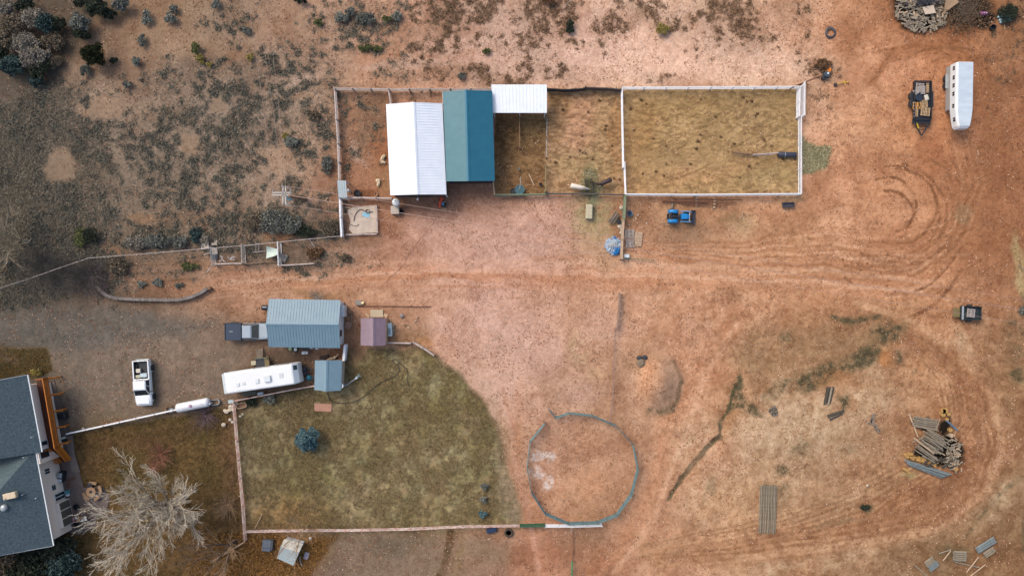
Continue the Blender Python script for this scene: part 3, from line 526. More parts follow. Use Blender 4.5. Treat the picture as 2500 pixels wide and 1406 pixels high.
idx = np.arange(nx*ny).reshape(ny, nx)
F = np.stack([idx[1:, :-1], idx[1:, 1:], idx[:-1, 1:], idx[:-1, :-1]], -1).reshape(-1, 4)
gm = bpy.data.materials.new("soil"); gm.use_nodes = True
n = gm.node_tree.nodes; L = gm.node_tree.links; b = n["Principled BSDF"]; b.inputs["Roughness"].default_value = .95; b.inputs["Specular IOR Level"].default_value = .1
at = n.new("ShaderNodeAttribute"); at.attribute_name = "soil"; ar = n.new("ShaderNodeAttribute"); ar.attribute_name = "rough"
tc = n.new("ShaderNodeTexCoord")
def gn(scale, detail, rough=.6):
    z_ = n.new("ShaderNodeTexNoise"); z_.inputs["Scale"].default_value = scale; z_.inputs["Detail"].default_value = detail; z_.inputs["Roughness"].default_value = rough
    L.new(tc.outputs["Object"], z_.inputs["Vector"]); return z_
n1 = gn(2.6, 8, .75); n2 = gn(.35, 4, .6)
m1 = n.new("ShaderNodeMapRange"); m1.inputs[1].default_value = .3; m1.inputs[2].default_value = .7; m1.inputs[3].default_value = .78; m1.inputs[4].default_value = 1.22
L.new(n1.outputs["Fac"], m1.inputs[0])
m2 = n.new("ShaderNodeMapRange"); m2.inputs[1].default_value = .3; m2.inputs[2].default_value = .7; m2.inputs[3].default_value = .9; m2.inputs[4].default_value = 1.1
L.new(n2.outputs["Fac"], m2.inputs[0])
mm = n.new("ShaderNodeMath"); mm.operation = 'MULTIPLY'; L.new(m1.outputs[0], mm.inputs[0]); L.new(m2.outputs[0], mm.inputs[1])
n3 = gn(2.3, 4, .7); m3 = n.new("ShaderNodeMapRange"); m3.inputs[1].default_value = .58; m3.inputs[2].default_value = .66; m3.inputs[3].default_value = 1.0; m3.inputs[4].default_value = .74; L.new(n3.outputs["Fac"], m3.inputs[0])
n5 = gn(8.5, 3, .7); m5 = n.new("ShaderNodeMapRange"); m5.inputs[1].default_value = .3; m5.inputs[2].default_value = .7; m5.inputs[3].default_value = .76; m5.inputs[4].default_value = 1.24; L.new(n5.outputs["Fac"], m5.inputs[0])
m6 = n.new("ShaderNodeMath"); m6.operation = 'MULTIPLY'; L.new(m3.outputs[0], m6.inputs[0]); L.new(m5.outputs[0], m6.inputs[1]); m3 = m6
m4 = n.new("ShaderNodeMath"); m4.operation = 'MULTIPLY'; L.new(mm.outputs[0], m4.inputs[0]); L.new(m3.outputs[0], m4.inputs[1]); mm = m4
vm = n.new("ShaderNodeVectorMath"); vm.operation = 'SCALE'; L.new(at.outputs["Color"], vm.inputs[0]); L.new(mm.outputs[0], vm.inputs["Scale"])
L.new(vm.outputs[0], b.inputs["Base Color"])
bp = n.new("ShaderNodeBump"); bp.inputs["Distance"].default_value = .16
L.new(ar.outputs["Fac"], bp.inputs["Strength"]); L.new(n1.outputs["Fac"], bp.inputs["Height"]); L.new(bp.outputs[0], b.inputs["Normal"])
ground = bulk("ground", V, F, gm); struct(ground)
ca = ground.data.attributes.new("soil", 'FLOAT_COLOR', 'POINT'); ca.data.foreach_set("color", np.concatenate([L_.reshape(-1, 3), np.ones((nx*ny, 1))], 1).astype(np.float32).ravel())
ra = ground.data.attributes.new("rough", 'FLOAT', 'POINT'); ra.data.foreach_set("value", ROUGH.reshape(-1).astype(np.float32))
ground.data.polygons.foreach_set("use_smooth", np.ones(len(F), bool))
def gat(A, x, y): return A[np.clip(np.searchsorted(gys, y), 0, ny-1), np.clip(np.searchsorted(gxs, x), 0, nx-1)]
def gz(x, y): return float(gat(Z, x, y))
# low dry weeds and grass standing on the dark patches: far too many to count
rng = np.random.default_rng(3)
def scatter(mask, n, x0=-60, x1=2560, y0=-50, y1=1455, thr=.5):
    x = rng.uniform(x0, x1, n); y = rng.uniform(y0, y1, n); k = gat(mask, x, y) > thr+(rng.random(n)-.5)*.4
    x, y = x[k], y[k]; return np.stack([(x-1250)*MPP, (703-y)*MPP, gat(Z, x, y)], 1)
def tufts(name, C, per, rad, h, size, m, flat=.6):
    C = np.repeat(C, per, 0)+np.concatenate([rng.normal(scale=rad, size=(len(C)*per, 2)), rng.uniform(.02, h, (len(C)*per, 1))], 1)
    V, F = leaves(C, size*rng.uniform(.5, 1.4, len(C)), rng, flat, .35)
    o = bulk(name, V, F, m); o['kind'] = 'stuff'; return o
m_scrub = leafmat("dry_weed", srgb(92, 88, 78), srgb(164, 154, 136)); m_scrub2 = leafmat("brown_weed", srgb(82, 60, 46), srgb(170, 138, 108)); m_sage = leafmat("grey_weed", srgb(60, 66, 62), srgb(122, 122, 110))
CC = scatter(SM, 90000, 0-60, 1000, -50, 760)
tufts("low_weeds", CC, 4, .12, .16, .22, m_scrub)
CC = scatter(SM*(sn > .58), 36000, -60, 900, -50, 760); tufts("low_sagebrush", CC, 4, .16, .3, .26, m_sage)
CC = scatter(SM, 60000, 1000, 2560, -50, 300); tufts("brown_weeds", CC, 4, .12, .12, .2, m_scrub2)
m_grass = leafmat("dry_grass", srgb(96, 82, 56), srgb(166, 144, 106)); m_gr2 = leafmat("lawn_litter", srgb(66, 54, 30), srgb(150, 118, 72))
CC = scatter(lawn*sstep(.35, .5, fbm(X, Y, 30, 88, 3))*(1-emask(1245, 1150, 30, 160, -4, .5)), 60000, 560, 1280, 850, 1300); tufts("dry_lawn_grass", CC, 3, .1, .07, .15, m_grass)
CC = scatter(lawn2+lawn3, 40000, -60, 800, 850, 1450); tufts("yard_grass", CC, 3, .12, .08, .16, m_gr2)
CC = scatter(pmask([(480, 1310), (640, 1304), (830, 1302), (760, 1400), (700, 1480), (450, 1480)], 25, .8)*.8, 9000, 450, 850, 1300, 1450); tufts("golden_grass", CC, 4, .14, .2, .22, leafmat("golden", srgb(110, 78, 40), srgb(190, 142, 82)))
CC = scatter(WEED*sstep(.35, .6, fbm(X, Y, 12, 51, 4)), 34000, 1560, 2540, 750, 1300); tufts("green_weeds", CC, 3, .12, .14, .2, leafmat("green_weed", srgb(70, 66, 50), srgb(124, 114, 88)))
CC = scatter(emask(1436, 455, 24, 34, 0, .6)*(n_fine > .45)+pmask([(1958, 330), (1985, 350), (2024, 368), (2010, 400), (1990, 418), (1958, 420)], 8, .9), 60000, 1380, 2040, 320, 600); tufts("loose_hay", CC, 3, .1, .05, .2, leafmat("hay", srgb(120, 120, 88), srgb(196, 188, 152)), .2)

# fine grit, crumbs of dung and straw on the bare soil, far too small and many to count
open2 = (1-lawn)*(1-lawn2)*(1-lawn3)*(.25+.75*sstep(.4, .6, fbm(X, Y, 30, 95, 3)))
CC = scatter(open2*(1-.35*emask(1200, 620, 330, 260, 0, .9)), 110000, -60, 2560, -50, 1455); V_, F_ = leaves(CC+np.array([0, 0, .03]), rng.uniform(.07, .24, len(CC)), rng, .15, .6); bulk("ground_crumbs", V_, F_, leafmat('crumb_dark', srgb(112, 74, 52), srgb(170, 122, 94)))['kind'] = 'stuff'
CC = scatter(open2, 50000, -60, 2560, -50, 1455); V_, F_ = leaves(CC+np.array([0, 0, .03]), rng.uniform(.06, .18, len(CC)), rng, .15, .7); bulk("pale_grit", V_, F_, leafmat('crumb_pale', srgb(190, 156, 132), srgb(230, 200, 178)))['kind'] = 'stuff'
CC = scatter((SCRUB > .25)*.45+SCRUB*.2, 70000, -60, 1000, -50, 760); tufts("sparse_weeds", CC, 2, .1, .1, .13, m_sage)
CC = scatter((SCRUB > .4)*sstep(420, 120, X)*.6, 50000, -60, 420, 200, 760); tufts("fine_brush", CC, 3, .14, .22, .17, m_scrub)
# ------------------------------------------------------------------ materials
M_white = roofmat("white_sheet", (0.66, 0.68, 0.70), (0.58, 0.62, 0.66), .4)
M_teal = roofmat("teal_sheet", srgb(26, 104, 132), srgb(34, 112, 138), .5)
M_grey = roofmat("grey_sheet", srgb(112, 142, 160), srgb(124, 152, 168), .45)
M_purple = roofmat("mauve_sheet", srgb(140, 120, 134), srgb(152, 130, 142), .5)
M_wallw = mat("white_wall", srgb(222, 232, 240), .6, var=.05)
M_walld = mat("dark_siding", srgb(92, 78, 76), .8, var=.15, stretch=(12, 12, .5))
M_navy = mat("navy_wall", srgb(44, 54, 82), .7)
M_beige = mat("beige_siding", (.66, .56, .47), .75, var=.05, stretch=(.3, .3, 14), scale=2)
M_tan = mat("tan_wall", srgb(214, 178, 146), .8, var=.08)
M_shingle = mat("asphalt_shingle", srgb(42, 60, 72), .9, var=.3, scale=5, c2=srgb(82, 100, 110), bump=.4)
M_glass = mat("dark_glass", (.015, .02, .025), .12, var=.2, spec=.8)
M_frame = mat("white_frame", srgb(214, 222, 228), .5, var=.04)
M_conc = mat("concrete", srgb(188, 176, 164), .9, var=.1, scale=2)
M_conc2 = mat("dusty_concrete", srgb(212, 196, 180), .9, c2=srgb(184, 168, 154), scale=1.5)
M_deck = mat("stained_deck", srgb(84, 42, 18), .6, var=.25, stretch=(1, 1, 1), scale=3)
M_rail = mat("stained_rail", srgb(204, 122, 38), .55, var=.15)
M_wood = mat("weathered_wood", srgb(150, 138, 124), .85, c2=srgb(112, 98, 86), scale=5, island=.15)
M_woodb = mat("brown_wood", srgb(128, 100, 78), .85, var=.2, scale=5, island=.2)
M_newwood = mat("pale_board", srgb(186, 160, 134), .8, var=.12, island=.12)
M_rust = mat("rusty_steel", srgb(104, 66, 52), .8, c2=srgb(128, 84, 62), scale=6)
M_galv = mat("galvanised", srgb(172, 180, 186), .45, .3, var=.15, scale=6)
M_black = mat("black_paint", (.014, .016, .02), .45, var=.3, spec=.4)
M_rubber = mat("tyre_rubber", (.022, .022, .024), .8, var=.2)
M_rim = mat("wheel_rim", srgb(170, 176, 182), .35, .4)
M_pipew = mat("white_pipe", srgb(236, 238, 244), .45, var=.06)
M_white_old = mat("weathered_white_board", srgb(206, 196, 190), .75, c2=srgb(160, 140, 134), scale=4, island=.12)
M_redwhite = mat("flaking_white_board", srgb(232, 222, 214), .75, c2=srgb(178, 118, 102), scale=2.2, island=.1)
M_carw = mat("white_car_paint", srgb(236, 242, 248), .28, var=.03, spec=.6, coat=.5)
# ------------------------------------------------------------------ roofs
def slope(mb, e0, e1, r0, r1, nribs, th=.09, rw=.07, rh=.035, over=0.0):
    """one sheet-metal roof slope from eave e0-e1 to ridge r0-r1, with raised ribs running up it"""
    e0, e1, r0, r1 = map(Vector, (e0, e1, r0, r1))
    mb.slab([e0, e1, r1, r0], th)
    nrm = (e1-e0).cross(r0-e0).normalized()
    if nrm.z < 0: nrm = -nrm
    dl = (e1-e0).normalized()
    for i in range(nribs+1):
        t = (i+.02)/(nribs+.04); a = e0.lerp(e1, t); b = r0.lerp(r1, t); o = dl*rw/2
        if i == 0: o2, o1 = o*2, o*0
        elif i == nribs: o2, o1 = o*0, -o*2
        else: o2, o1 = o, -o
        h = nrm*rh; s_ = nrm*.002
        mb.hexa([a+o1+s_, a+o2+s_, b+o2+s_, b+o1+s_, a+o1+h, a+o2+h, b+o2+h, b+o1+h])
def gable(name, label, E, Rg, Fv, he, hr, nribs, mroof, mwall, inset=.35, ends=.3, mridge=None, endm=None, rw=.07, hr2=None, mL=None):
    """E: two photo points along one eave, Rg: the ridge, Fv: the other eave"""
    e0, e1 = [P(*p, he) for p in E]; r0, r1 = [P(*p, hr) for p in Rg]; f0, f1 = [P(*p, he) for p in Fv]
    c = (e0+e1+f0+f1)/4; c.z = 0
    t = thing(name, label, 'building', c)
    rf = MB(); slope(rf, e0, e1, r0, r1, nribs, rw=rw); roof = rf.build('roof', mL or mroof, t); 
    rf = MB(); slope(rf, f0, f1, r0, r1, nribs, rw=rw); roof2 = rf.build('roof', mroof, t)
    cap = MB(); up = Vector((0, 0, .07)); wv = (e0-r0).normalized()*.22; wv2 = (f0-r0).normalized()*.22
    q1 = [r0+wv, r0+up*.3, r1+up*.3, r1+wv]; cap.hexa([p+Vector((0,0,.02)) for p in q1]+[p+up for p in q1])
    q1 = [r0+up*.3, r0+wv2, r1+wv2, r1+up*.3]; cap.hexa([p+Vector((0,0,.02)) for p in q1]+[p+up for p in q1])
    cap.build('ridge_cap', mridge or mroof, t)
    # walls set in from the roof edge
    dl = (e1-e0).normalized(); dw = (f0-e0).normalized()
    a = e0+dl*ends+dw*inset; b_ = e1-dl*ends+dw*inset; cc = f1-dl*ends-dw*inset; d = f0+dl*ends-dw*inset
    rr0 = r0+dl*ends; rr1 = r1-dl*ends; slp = (hr-he)/max(.1, (r0-e0).length)
    def wallpoly(pts, th, nrm, nm):
        mb = MB(); n_ = len(pts); o = nrm*th
        vs = [Vector(p) for p in pts]+[Vector(p)-o for p in pts]
        mb.add(vs, [tuple(range(n_)), tuple(reversed(range(n_, 2*n_)))]+[(i, i+n_, (i+1) % n_+n_, (i+1) % n_) for i in range(n_)])
        return fix_normals(mb.build(nm, mwall, t))
    zt = he+inset*slp-.11; g = -.1
    def fl(p, z): return Vector((p.x, p.y, z))
    wallpoly([fl(a, g), fl(b_, g), fl(b_, zt), fl(a, zt)], .12, -dw, 'wall')
    wallpoly([fl(d, g), fl(cc, g), fl(cc, zt), fl(d, zt)], .12, dw, 'wall')
    a2, d2 = a+dw*.125, d-dw*.125
    wallpoly([fl(a2, g), fl(d2, g), fl(d2, zt), fl(rr0, hr-.13), fl(a2, zt)], .12, -dl, 'wall')
    b2, c2 = b_+dw*.125, cc-dw*.125
    wallpoly([fl(b2, g), fl(c2, g), fl(c2, zt), fl(rr1, hr-.13), fl(b2, zt)], .12, dl, 'wall')
    return t, (a, b_, cc, d), dl, dw
def panel(t, name, p0, p1, z0, z1, off, m, proud=.03, th=.06):
    """flat piece on a wall from p0 to p1 along the ground, pushed out along off"""
    mb = MB(); p0 = Vector((p0[0], p0[1], 0)); p1 = Vector((p1[0], p1[1], 0)); o = Vector((off[0], off[1], 0)).normalized()
    q = []
    for z in (z0, z1):
        for p, k in ((p0, proud-th), (p1, proud-th), (p1, proud), (p0, proud)): q.append(p+o*k+Vector((0, 0, z)))
    mb.hexa(q); return fix_normals(mb.build(name, m, t))
# white barn
t, (a, b, c, d), dl, dw = gable('barn', 'long barn with a bright white ribbed metal roof', [(942.5, 255), (953, 477)], [(1009, 250), (1018.5, 475)], [(1080, 253), (1090, 475)], 3.3, 4.4, 34, M_white, M_walld, inset=.15, ends=.15)
s0 = Vector((b.x, b.y, 0)); s1 = Vector((c.x, c.y, 0)); u = (s1-s0)
panel(t, 'door', s0+u*.26, s0+u*.72, 0, 2.9, dl, mat("dark_green_door", srgb(28, 52, 52), .5))
panel(t, 'trim', s1-u*.01, s1+u*.012, 0, 3.2, dl, M_frame, .1, .1)
mb = MB(); mb.tube([s0+u*.48+dl*.1+Vector((0, 0, 3.05)), s0+u*.48+dl*.6+Vector((0, 0, 3.1))], .04); mb.ell(s0+u*.48+dl*.65+Vector((0, 0, 3.05)), (.16, .16, .12)); mb.build('yard_lamp', M_galv, t)
# teal barn: open-sided hay shed with the roof on posts and one back wall
E = [(1081, 224), (1090, 443)]; Rg = [(1138, 220.5), (1144, 442.5)]; Fv = [(1201.5, 222), (1208, 441.5)]
M_teal_l = roofmat("sky_lit_teal_sheet", srgb(62, 118, 132), srgb(72, 128, 140), .5)  # left slope: sheen of the bright sky put into a paler colour
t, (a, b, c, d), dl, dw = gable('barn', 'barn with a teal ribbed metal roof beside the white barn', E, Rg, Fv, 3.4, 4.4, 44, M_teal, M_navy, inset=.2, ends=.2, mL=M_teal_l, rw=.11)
s0 = Vector((b.x, b.y, 0)); s1 = Vector((c.x, c.y, 0)); u = (s1-s0)
panel(t, 'door', s0+u*.08, s0+u*.92, 0, 3.0, dl, M_black)
# white flat lean-to on posts
def leanto(name, label, pts, h0, h1, m, nribs, posts, cat='shelter', ph=None):
    q = [P(x, y, h) for (x, y), h in zip(pts, (h1, h1, h0, h0))]
    c = sum(q, Vector())/4; c.z = 0; t = thing(name, label, cat, c)
    rf = MB(); slope(rf, q[3], q[2], q[0], q[1], nribs, .06, .05, .04); rf.build('roof', m, t)
    for i, (fx, fy) in enumerate(posts):
        p = q[0].lerp(q[1], fx).lerp(q[3].lerp(q[2], fx), fy); mb = MB(); mb.beam((p.x, p.y, -.1), (p.x, p.y, p.z-.07), .12, .12); mb.build('post', M_frame, t)
    for fy in (.03, .97):
        mb = MB(); a_ = q[0].lerp(q[3], fy); b_ = q[1].lerp(q[2], fy); dz = Vector((0, 0, .16)); mb.beam(a_.lerp(b_, .01)-dz, a_.lerp(b_, .99)-dz, .1, .18); mb.build('beam', M_galv, t)
    return t
leanto('open_shelter', 'white flat sheet-metal roof on posts over the horse pen', [(1199, 207), (1335, 207), (1335, 276), (1203, 276)], 2.7, 3.0, M_white, 16, [(.03, .97), (.5, .97), (.97, .97), (.03, .03), (.5, .03), (.97, .03)])
leanto('small_shelter', 'small pale grey sheet roof at the corner of the left pen', [(823, 441), (844.5, 441), (848, 482), (826.5, 483)], 2.0, 2.1, mat("pale_grey_sheet", srgb(176, 190, 196), .6, var=.04), 4, [(.08, .95), (.92, .95), (.08, .05), (.92, .05)])
# grey garage
M_grey_l = M_grey
t, (a, b, c, d), dl, dw = gable('garage', 'large garage with a blue-grey ribbed metal roof and white end wall', [(656.5, 729.5), (831.5, 732.5)], [(649.5, 790.5), (827, 792)], [(656, 847), (830.5, 849.5)], 3.0, 4.1, 25, M_grey, M_wallw, inset=.3, ends=.25)
s0 = Vector((b.x, b.y, 0)); s1 = Vector((c.x, c.y, 0)); u = (s1-s0)
panel(t, 'window', s0+u*.66, s0+u*.80, 1.2, 2.1, dl, M_glass, .04); panel(t, 'trim', s0+u*.655, s0+u*.66, 1.1, 2.2, dl, M_galv, .05); 
panel(t, 'door', s0+u*.88, s0+u*.97, 0, 2.0, dl, M_frame, .05); panel(t, 'meter_box', s0+u*.08, s0+u*.34, .2, 1.8, dl, M_frame, .4, .36)
# grey garden shed
t, (a, b, c, d), dl, dw = gable('garden_shed', 'small shed with a blue-grey ribbed roof between the camper and the lawn', [(769, 879.5), (767.5, 951.5)], [(797, 880), (795.5, 955)], [(834.5, 880), (832, 953)], 2.3, 2.9, 15, M_grey, M_wallw, inset=.15, ends=.15, rw=.05)
# mauve shed
t, (a, b, c, d), dl, dw = gable('garden_shed', 'shed with a mauve-brown ribbed metal roof and tan walls', [(881, 777), (880.5, 842.5)], [(910.5, 776), (910.5, 844)], [(941.5, 777), (941, 843)], 2.2, 2.9, 19, M_purple, M_tan, inset=.08, ends=.08, rw=.05)
s0 = Vector((d.x, d.y, 0)); s1 = Vector((c.x, c.y, 0)); u = (s1-s0)
panel(t, 'vent', s0+u*.12, s0+u*.16, 1.6, 1.8, dw, M_black, .03)
# ------------------------------------------------------------------ the house
HE = 4.9
t = thing('house', 'two-storey beige house with blue-grey shingle roof at the left edge', 'house', P(60, 1150))
def w2(x, y, z): return P(x, y, z)
# upper roof section: ridge off frame to the left
rf = MB()
rf.slab([w2(65.5, 915, HE), w2(101, 1103, HE), w2(-40, 1127, HE+2.2), w2(-75, 941, HE+2.2)], .16)
rf.build('roof', M_shingle, t)
rf = MB(); rf.slab([w2(-75, 941, HE+2.2), w2(-40, 1127, HE+2.2), w2(-190, 1156, HE), w2(-220, 968, HE)], .16); rf.build('roof', M_shingle, t)
# lower roof section, hipped at its north end
rf = MB()
A_, B_, C_ = w2(84.5, 1097, HE), w2(129, 1332, HE), w2(-32, 1232, HE+2.3)
D_ = w2(-14, 1358, HE+2.3); N_ = w2(-150, 1148, HE)
rf.slab([A_, B_, D_, C_], .16); rf.build('roof', M_shingle, t)
rf = MB(); rf.slab([N_, A_, C_], .16); rf.build('roof', mat("asphalt_shingle_lit", srgb(62, 82, 90), .9, var=.25, scale=5, c2=srgb(94, 110, 114), bump=.4), t)  # hip slope painted lighter for the light it catches
rf = MB(); rf.slab([C_, D_, w2(-160, 1384, HE), N_], .16); rf.build('roof', M_shingle, t)
for pts in ([(65.5, 915), (101, 1103)], [(84.5, 1097), (129, 1332)]):
    g0, g1 = w2(*pts[0], HE), w2(*pts[1], HE); s_ = Vector(((g1-g0).y, -(g1-g0).x, 0)).normalized()*-.0
    nrm = Vector((-(g1-g0).y, (g1-g0).x, 0)).normalized()
    mb = MB(); mb.beam(g0+nrm*.07-Vector((0, 0, .08)), g1+nrm*.07-Vector((0, 0, .08)), .12, .14); mb.build('gutter', M_frame, t)
for pts in ([(65.5, 915), (-75, 941)], [(129, 1332), (-14, 1358)], [(84.5, 1097), (-20, 1119)]):
    g0 = w2(*pts[0], HE); g1 = w2(*pts[1], HE+(2.2 if pts[1][0] != -20 else 0)); mb = MB(); up = Vector((0, 0, .03)); mb.beam(g0+up, g1+up, .07, .05); mb.build('drip_edge', M_galv, t)
# walls: the visible east faces, stepping out at the lower section
def wseg(name, p0, p1, z0, z1, m, proud=0., th=.15):
    a_ = P(*p0); b_ = P(*p1); dr = (b_-a_).normalized(); o = Vector((-dr.y, dr.x, 0))
    return panel(t, name, a_, b_, z0, z1, o, m, proud, th)
EU0, EU1 = (123, 932), (158, 1110); EL0, EL1 = (137, 1100), (176, 1290)
# foot of the walls in photo pixels (z = 0)
wseg('wall', EU0, EU1, -.1, HE-.1, M_beige); wseg('wall', EL0, EL1, -.1, HE-.1, M_beige)
a_ = P(*EL1); b_ = P(-200, 1356)
mb = MB(); mb.beam((a_.x, a_.y-.0, HE/2-.05), (b_.x, b_.y, HE/2-.05), .15, HE-.1); mb.build('wall', M_beige, t)
a_ = P(*EU0); b_ = P(-220, 990); mb = MB(); mb.beam((a_.x-.2, a_.y, HE/2-.05), (b_.x, b_.y, HE/2-.05), .15, HE-.1); mb.build('wall', M_beige, t)
def onwall(base0, base1, f0, f1, z0, z1, kind='window', cols=1, rows=1, frame=.07):
    """window: frame with dark panes, fractions along the foot of the wall"""
    a_ = P(*base0); b_ = P(*base1); dr = (b_-a_); o = Vector((-dr.y, dr.x, 0)).normalized()
    p0 = a_+dr*f0; p1 = a_+dr*f1
    fr = panel(t, kind, p0, p1, z0, z1, o, M_frame, .05, .06)
    un = dr.normalized(); W_ = (p1-p0).length
    for i in range(cols):
        for j in range(rows):
            q0 = p0+un*(frame+i*(W_-frame)/cols); q1 = p0+un*((i+1)*(W_-frame)/cols); zz0 = z0+frame+j*(z1-z0-frame)/rows; zz1 = z0+(j+1)*(z1-z0-frame)/rows
            pn = panel(fr, 'pane', q0, q1, zz0, zz1, o, M_glass, .07, .03)
            # panel() works in world space for top-level parents; shift into the frame's own space
            pn.parent = t; pn.matrix_parent_inverse = Matrix()
            for v in pn.data.vertices: v.co -= Vector((t.location.x, t.location.y, t.location.z))-Vector((0, 0, 0))
            pn.parent = fr
    return fr
onwall(EL0, EL1, .165, .235, 2.0, 3.0, cols=2); onwall(EL0, EL1, .385, .455, 1.5, 2.3, cols=1, rows=2)
onwall(EL0, EL1, .02, .06, 3.3, 3.6)
onwall(EL0, EL1, .12, .17, 4.1, 4.6, cols=2); onwall(EL0, EL1, .365, .415, 4.1, 4.6, cols=2); onwall(EL0, EL1, .67, .86, 4.0, 4.6, cols=3)
onwall(EL0, EL1, .50, .60, .1, 2.1, 'door', cols=2, frame=.12)
onwall(EU0, EU1, .72, .80, 2.75, 4.5, 'door', 1, 1, .14)
onwall(EU0, EU1, .83, .95, 2.9, 4.6, 'window', 1, 1, .08)
onwall(EU0, EU1, .12, .3, 3.9, 4.4, 'window', 2)
# three dark glazed bays of the sun porch, standing proud of the wall
a_ = P(*EL0); b_ = P(*EL1); dr = b_-a_; o = Vector((-dr.y, dr.x, 0)).normalized(); un = dr.normalized()
fr = panel(t, 'sun_porch', a_+dr*.615, a_+dr*.925, 0, 2.25, o, M_beige, .45, .43)
mgr = mat("porch_screen", srgb(92, 88, 82), .5, var=.08)
for i in range(3):
    f0 = .62+i*.1015; pn = panel(t, 'screen', a_+dr*(f0+.004), a_+dr*(f0+.092), .15, 2.15, o, mgr, .49, .05)
# vents and pipes on the roof
def roofz(x, y):   # lower section east slope height at a photo point
    return HE+2.3*max(0, min(1, (107+(y-1215)*.19-x)/145.))
def vent(x, y, z, kind):
    p = P(x, y, z)
    mb = MB()
    if kind == 'round': mb.lathe(p-Vector((0, 0, .1)), [(.38, 0), (.4, .15), (.32, .35), (.12, .45), (.001, .46)], 16); mb.build('roof_vent', M_galv, t)
    elif kind == 'box': mb.rbox(p+Vector((0, 0, .25)), (1.5, .7, .5), .08, R(12)); mb.build('roof_cooler', mat("cream_metal", srgb(206, 188, 162), .5), t)
    else: mb.tube([p-Vector((0, 0, .1)), p+Vector((0, 0, .35))], .07); mb.build('vent_pipe', M_galv, t)
vent(4, 1056, HE+1.0, 'round'); vent(10, 1239, roofz(10, 1239)+.1, 'round'); vent(29, 1208, roofz(29, 1208)+.1, 'box'); vent(15, 1216, roofz(15, 1216)+.2, 'pipe'); vent(58, 1206, roofz(58, 1206)+.1, 'pipe'); vent(91, 1214, roofz(91, 1214), 'pipe'); vent(61, 1115, roofz(61, 1115)+.3, 'pipe'); vent(80, 1066, HE+.5, 'pipe')
# ------------------------------------------------------------------ deck and outside stair of the house (part of the house)
DZ = 2.75
def dk(x, y, z=DZ): return P(x, y, z)
dk_pts = [(88, 925), (115, 922), (146, 1093), (125, 1097), (118, 1095)]
mb = MB(); q = [dk(88, 926), dk(116, 922), dk(145, 1090), dk(120, 1096)]
mb.slab(q, .1); mb.build('deck', M_deck, t)
mb = MB()
for i in range(30):
    f = i/30; mb.slab([q[0].lerp(q[3], f+.004)+Vector((0, 0, .022)), q[1].lerp(q[2], f+.004)+Vector((0, 0, .022)), q[1].lerp(q[2], f+.027)+Vector((0, 0, .022)), q[0].lerp(q[3], f+.027)+Vector((0, 0, .022))], .02)
mb.build('deck_boards', M_deck, t)
def railing(p0, p1, m, n, z=1.0, wd=.1):
    mb = MB(); up = Vector((0, 0, z)); mb.beam(p0+up, p1+up, wd, .05); mb.beam(p0+up*.15, p1+up*.15, .05, .05)
    for i in range(n+1):
        q_ = p0.lerp(p1, i/n); mb.beam(q_, q_+up*.98, .05, .05)
    mb.build('railing', m, t)
railing(q[1], q[2], M_rail, 70); railing(q[0]+(q[1]-q[0])*.35, q[1], M_rail, 12); 
# a rail along the stair wall side, then the stair running down to the patio
s0, s1 = dk(121, 1095), dk(145, 1090); e0, e1 = P(150, 1128, .15), P(172, 1122, .15)
mb = MB(); nst = 14
for i in range(nst):
    f = i/nst; a0 = s0.lerp(e0, f); a1 = s1.lerp(e1, f); b0 = s0.lerp(e0, f+.06); b1 = s1.lerp(e1, f+.06); z = DZ-(i+1)*(DZ-.1)/nst
    mb.slab([Vector((p.x, p.y, z)) for p in (a0, a1, b1, b0)], .05)
mb.build('stair', M_deck, t)
for p0, p1 in ((s0, e0), (s1, e1)):
    mb = MB(); mb.beam(p0-Vector((0, 0, .12)), p1-Vector((0, 0, .1)), .06, .28); mb.build('stringer', M_rail, t)
    railing(p0+Vector((0, 0, 0)), p1, M_rail, 22)
for i in range(5):
    p = q[1].lerp(q[2], .02+i*.24); mb = MB(); mb.beam((p.x-.1, p.y, -.1), (p.x-.1, p.y, DZ-.1), .14, .14); mb.beam((p.x+.45, p.y, DZ-1.1), (p.x, p.y+.2, DZ-.15), .08, .08); mb.build('deck_post', M_rail, t)
# patio slabs in front of the house: sheets on the ground
mb = MB(); mb.prism([P(*p).to_2d() for p in [(128, 935), (131, 925), (165, 1046), (178, 1062), (185, 1120), (205, 1190), (250, 1185), (268, 1215), (262, 1240), (236, 1262), (228, 1292), (190, 1305), (170, 1300), (150, 1150)]], -.12, .035)
o = mb.build('patio', mat("patio_concrete", srgb(106, 94, 90), .9, var=.15, scale=1.5)); struct(o)
mb = MB(); mb.prism([P(*p).to_2d() for p in [(160, 1066), (176, 1064), (183, 1110), (196, 1150), (190, 1153), (176, 1150)]], -.1, .1)
single(mb, 'stepping_path', mat("path_blocks", srgb(122, 110, 104), .9, var=.2, scale=4), 'pale grey block path running beside the house stair', 'path')
# concrete slab pad left of the barn (part dirt covered)
mb = MB(); mb.prism([P(*p).to_2d() for p in [(848, 513), (862, 506), (884, 504), (917, 501), (920, 568), (862, 571), (852, 560), (856, 540)]], -.1, .08)
single(mb, 'concrete_pad', M_conc2, 'pale dusty concrete pad with a blue sheet lying on it', 'slab')
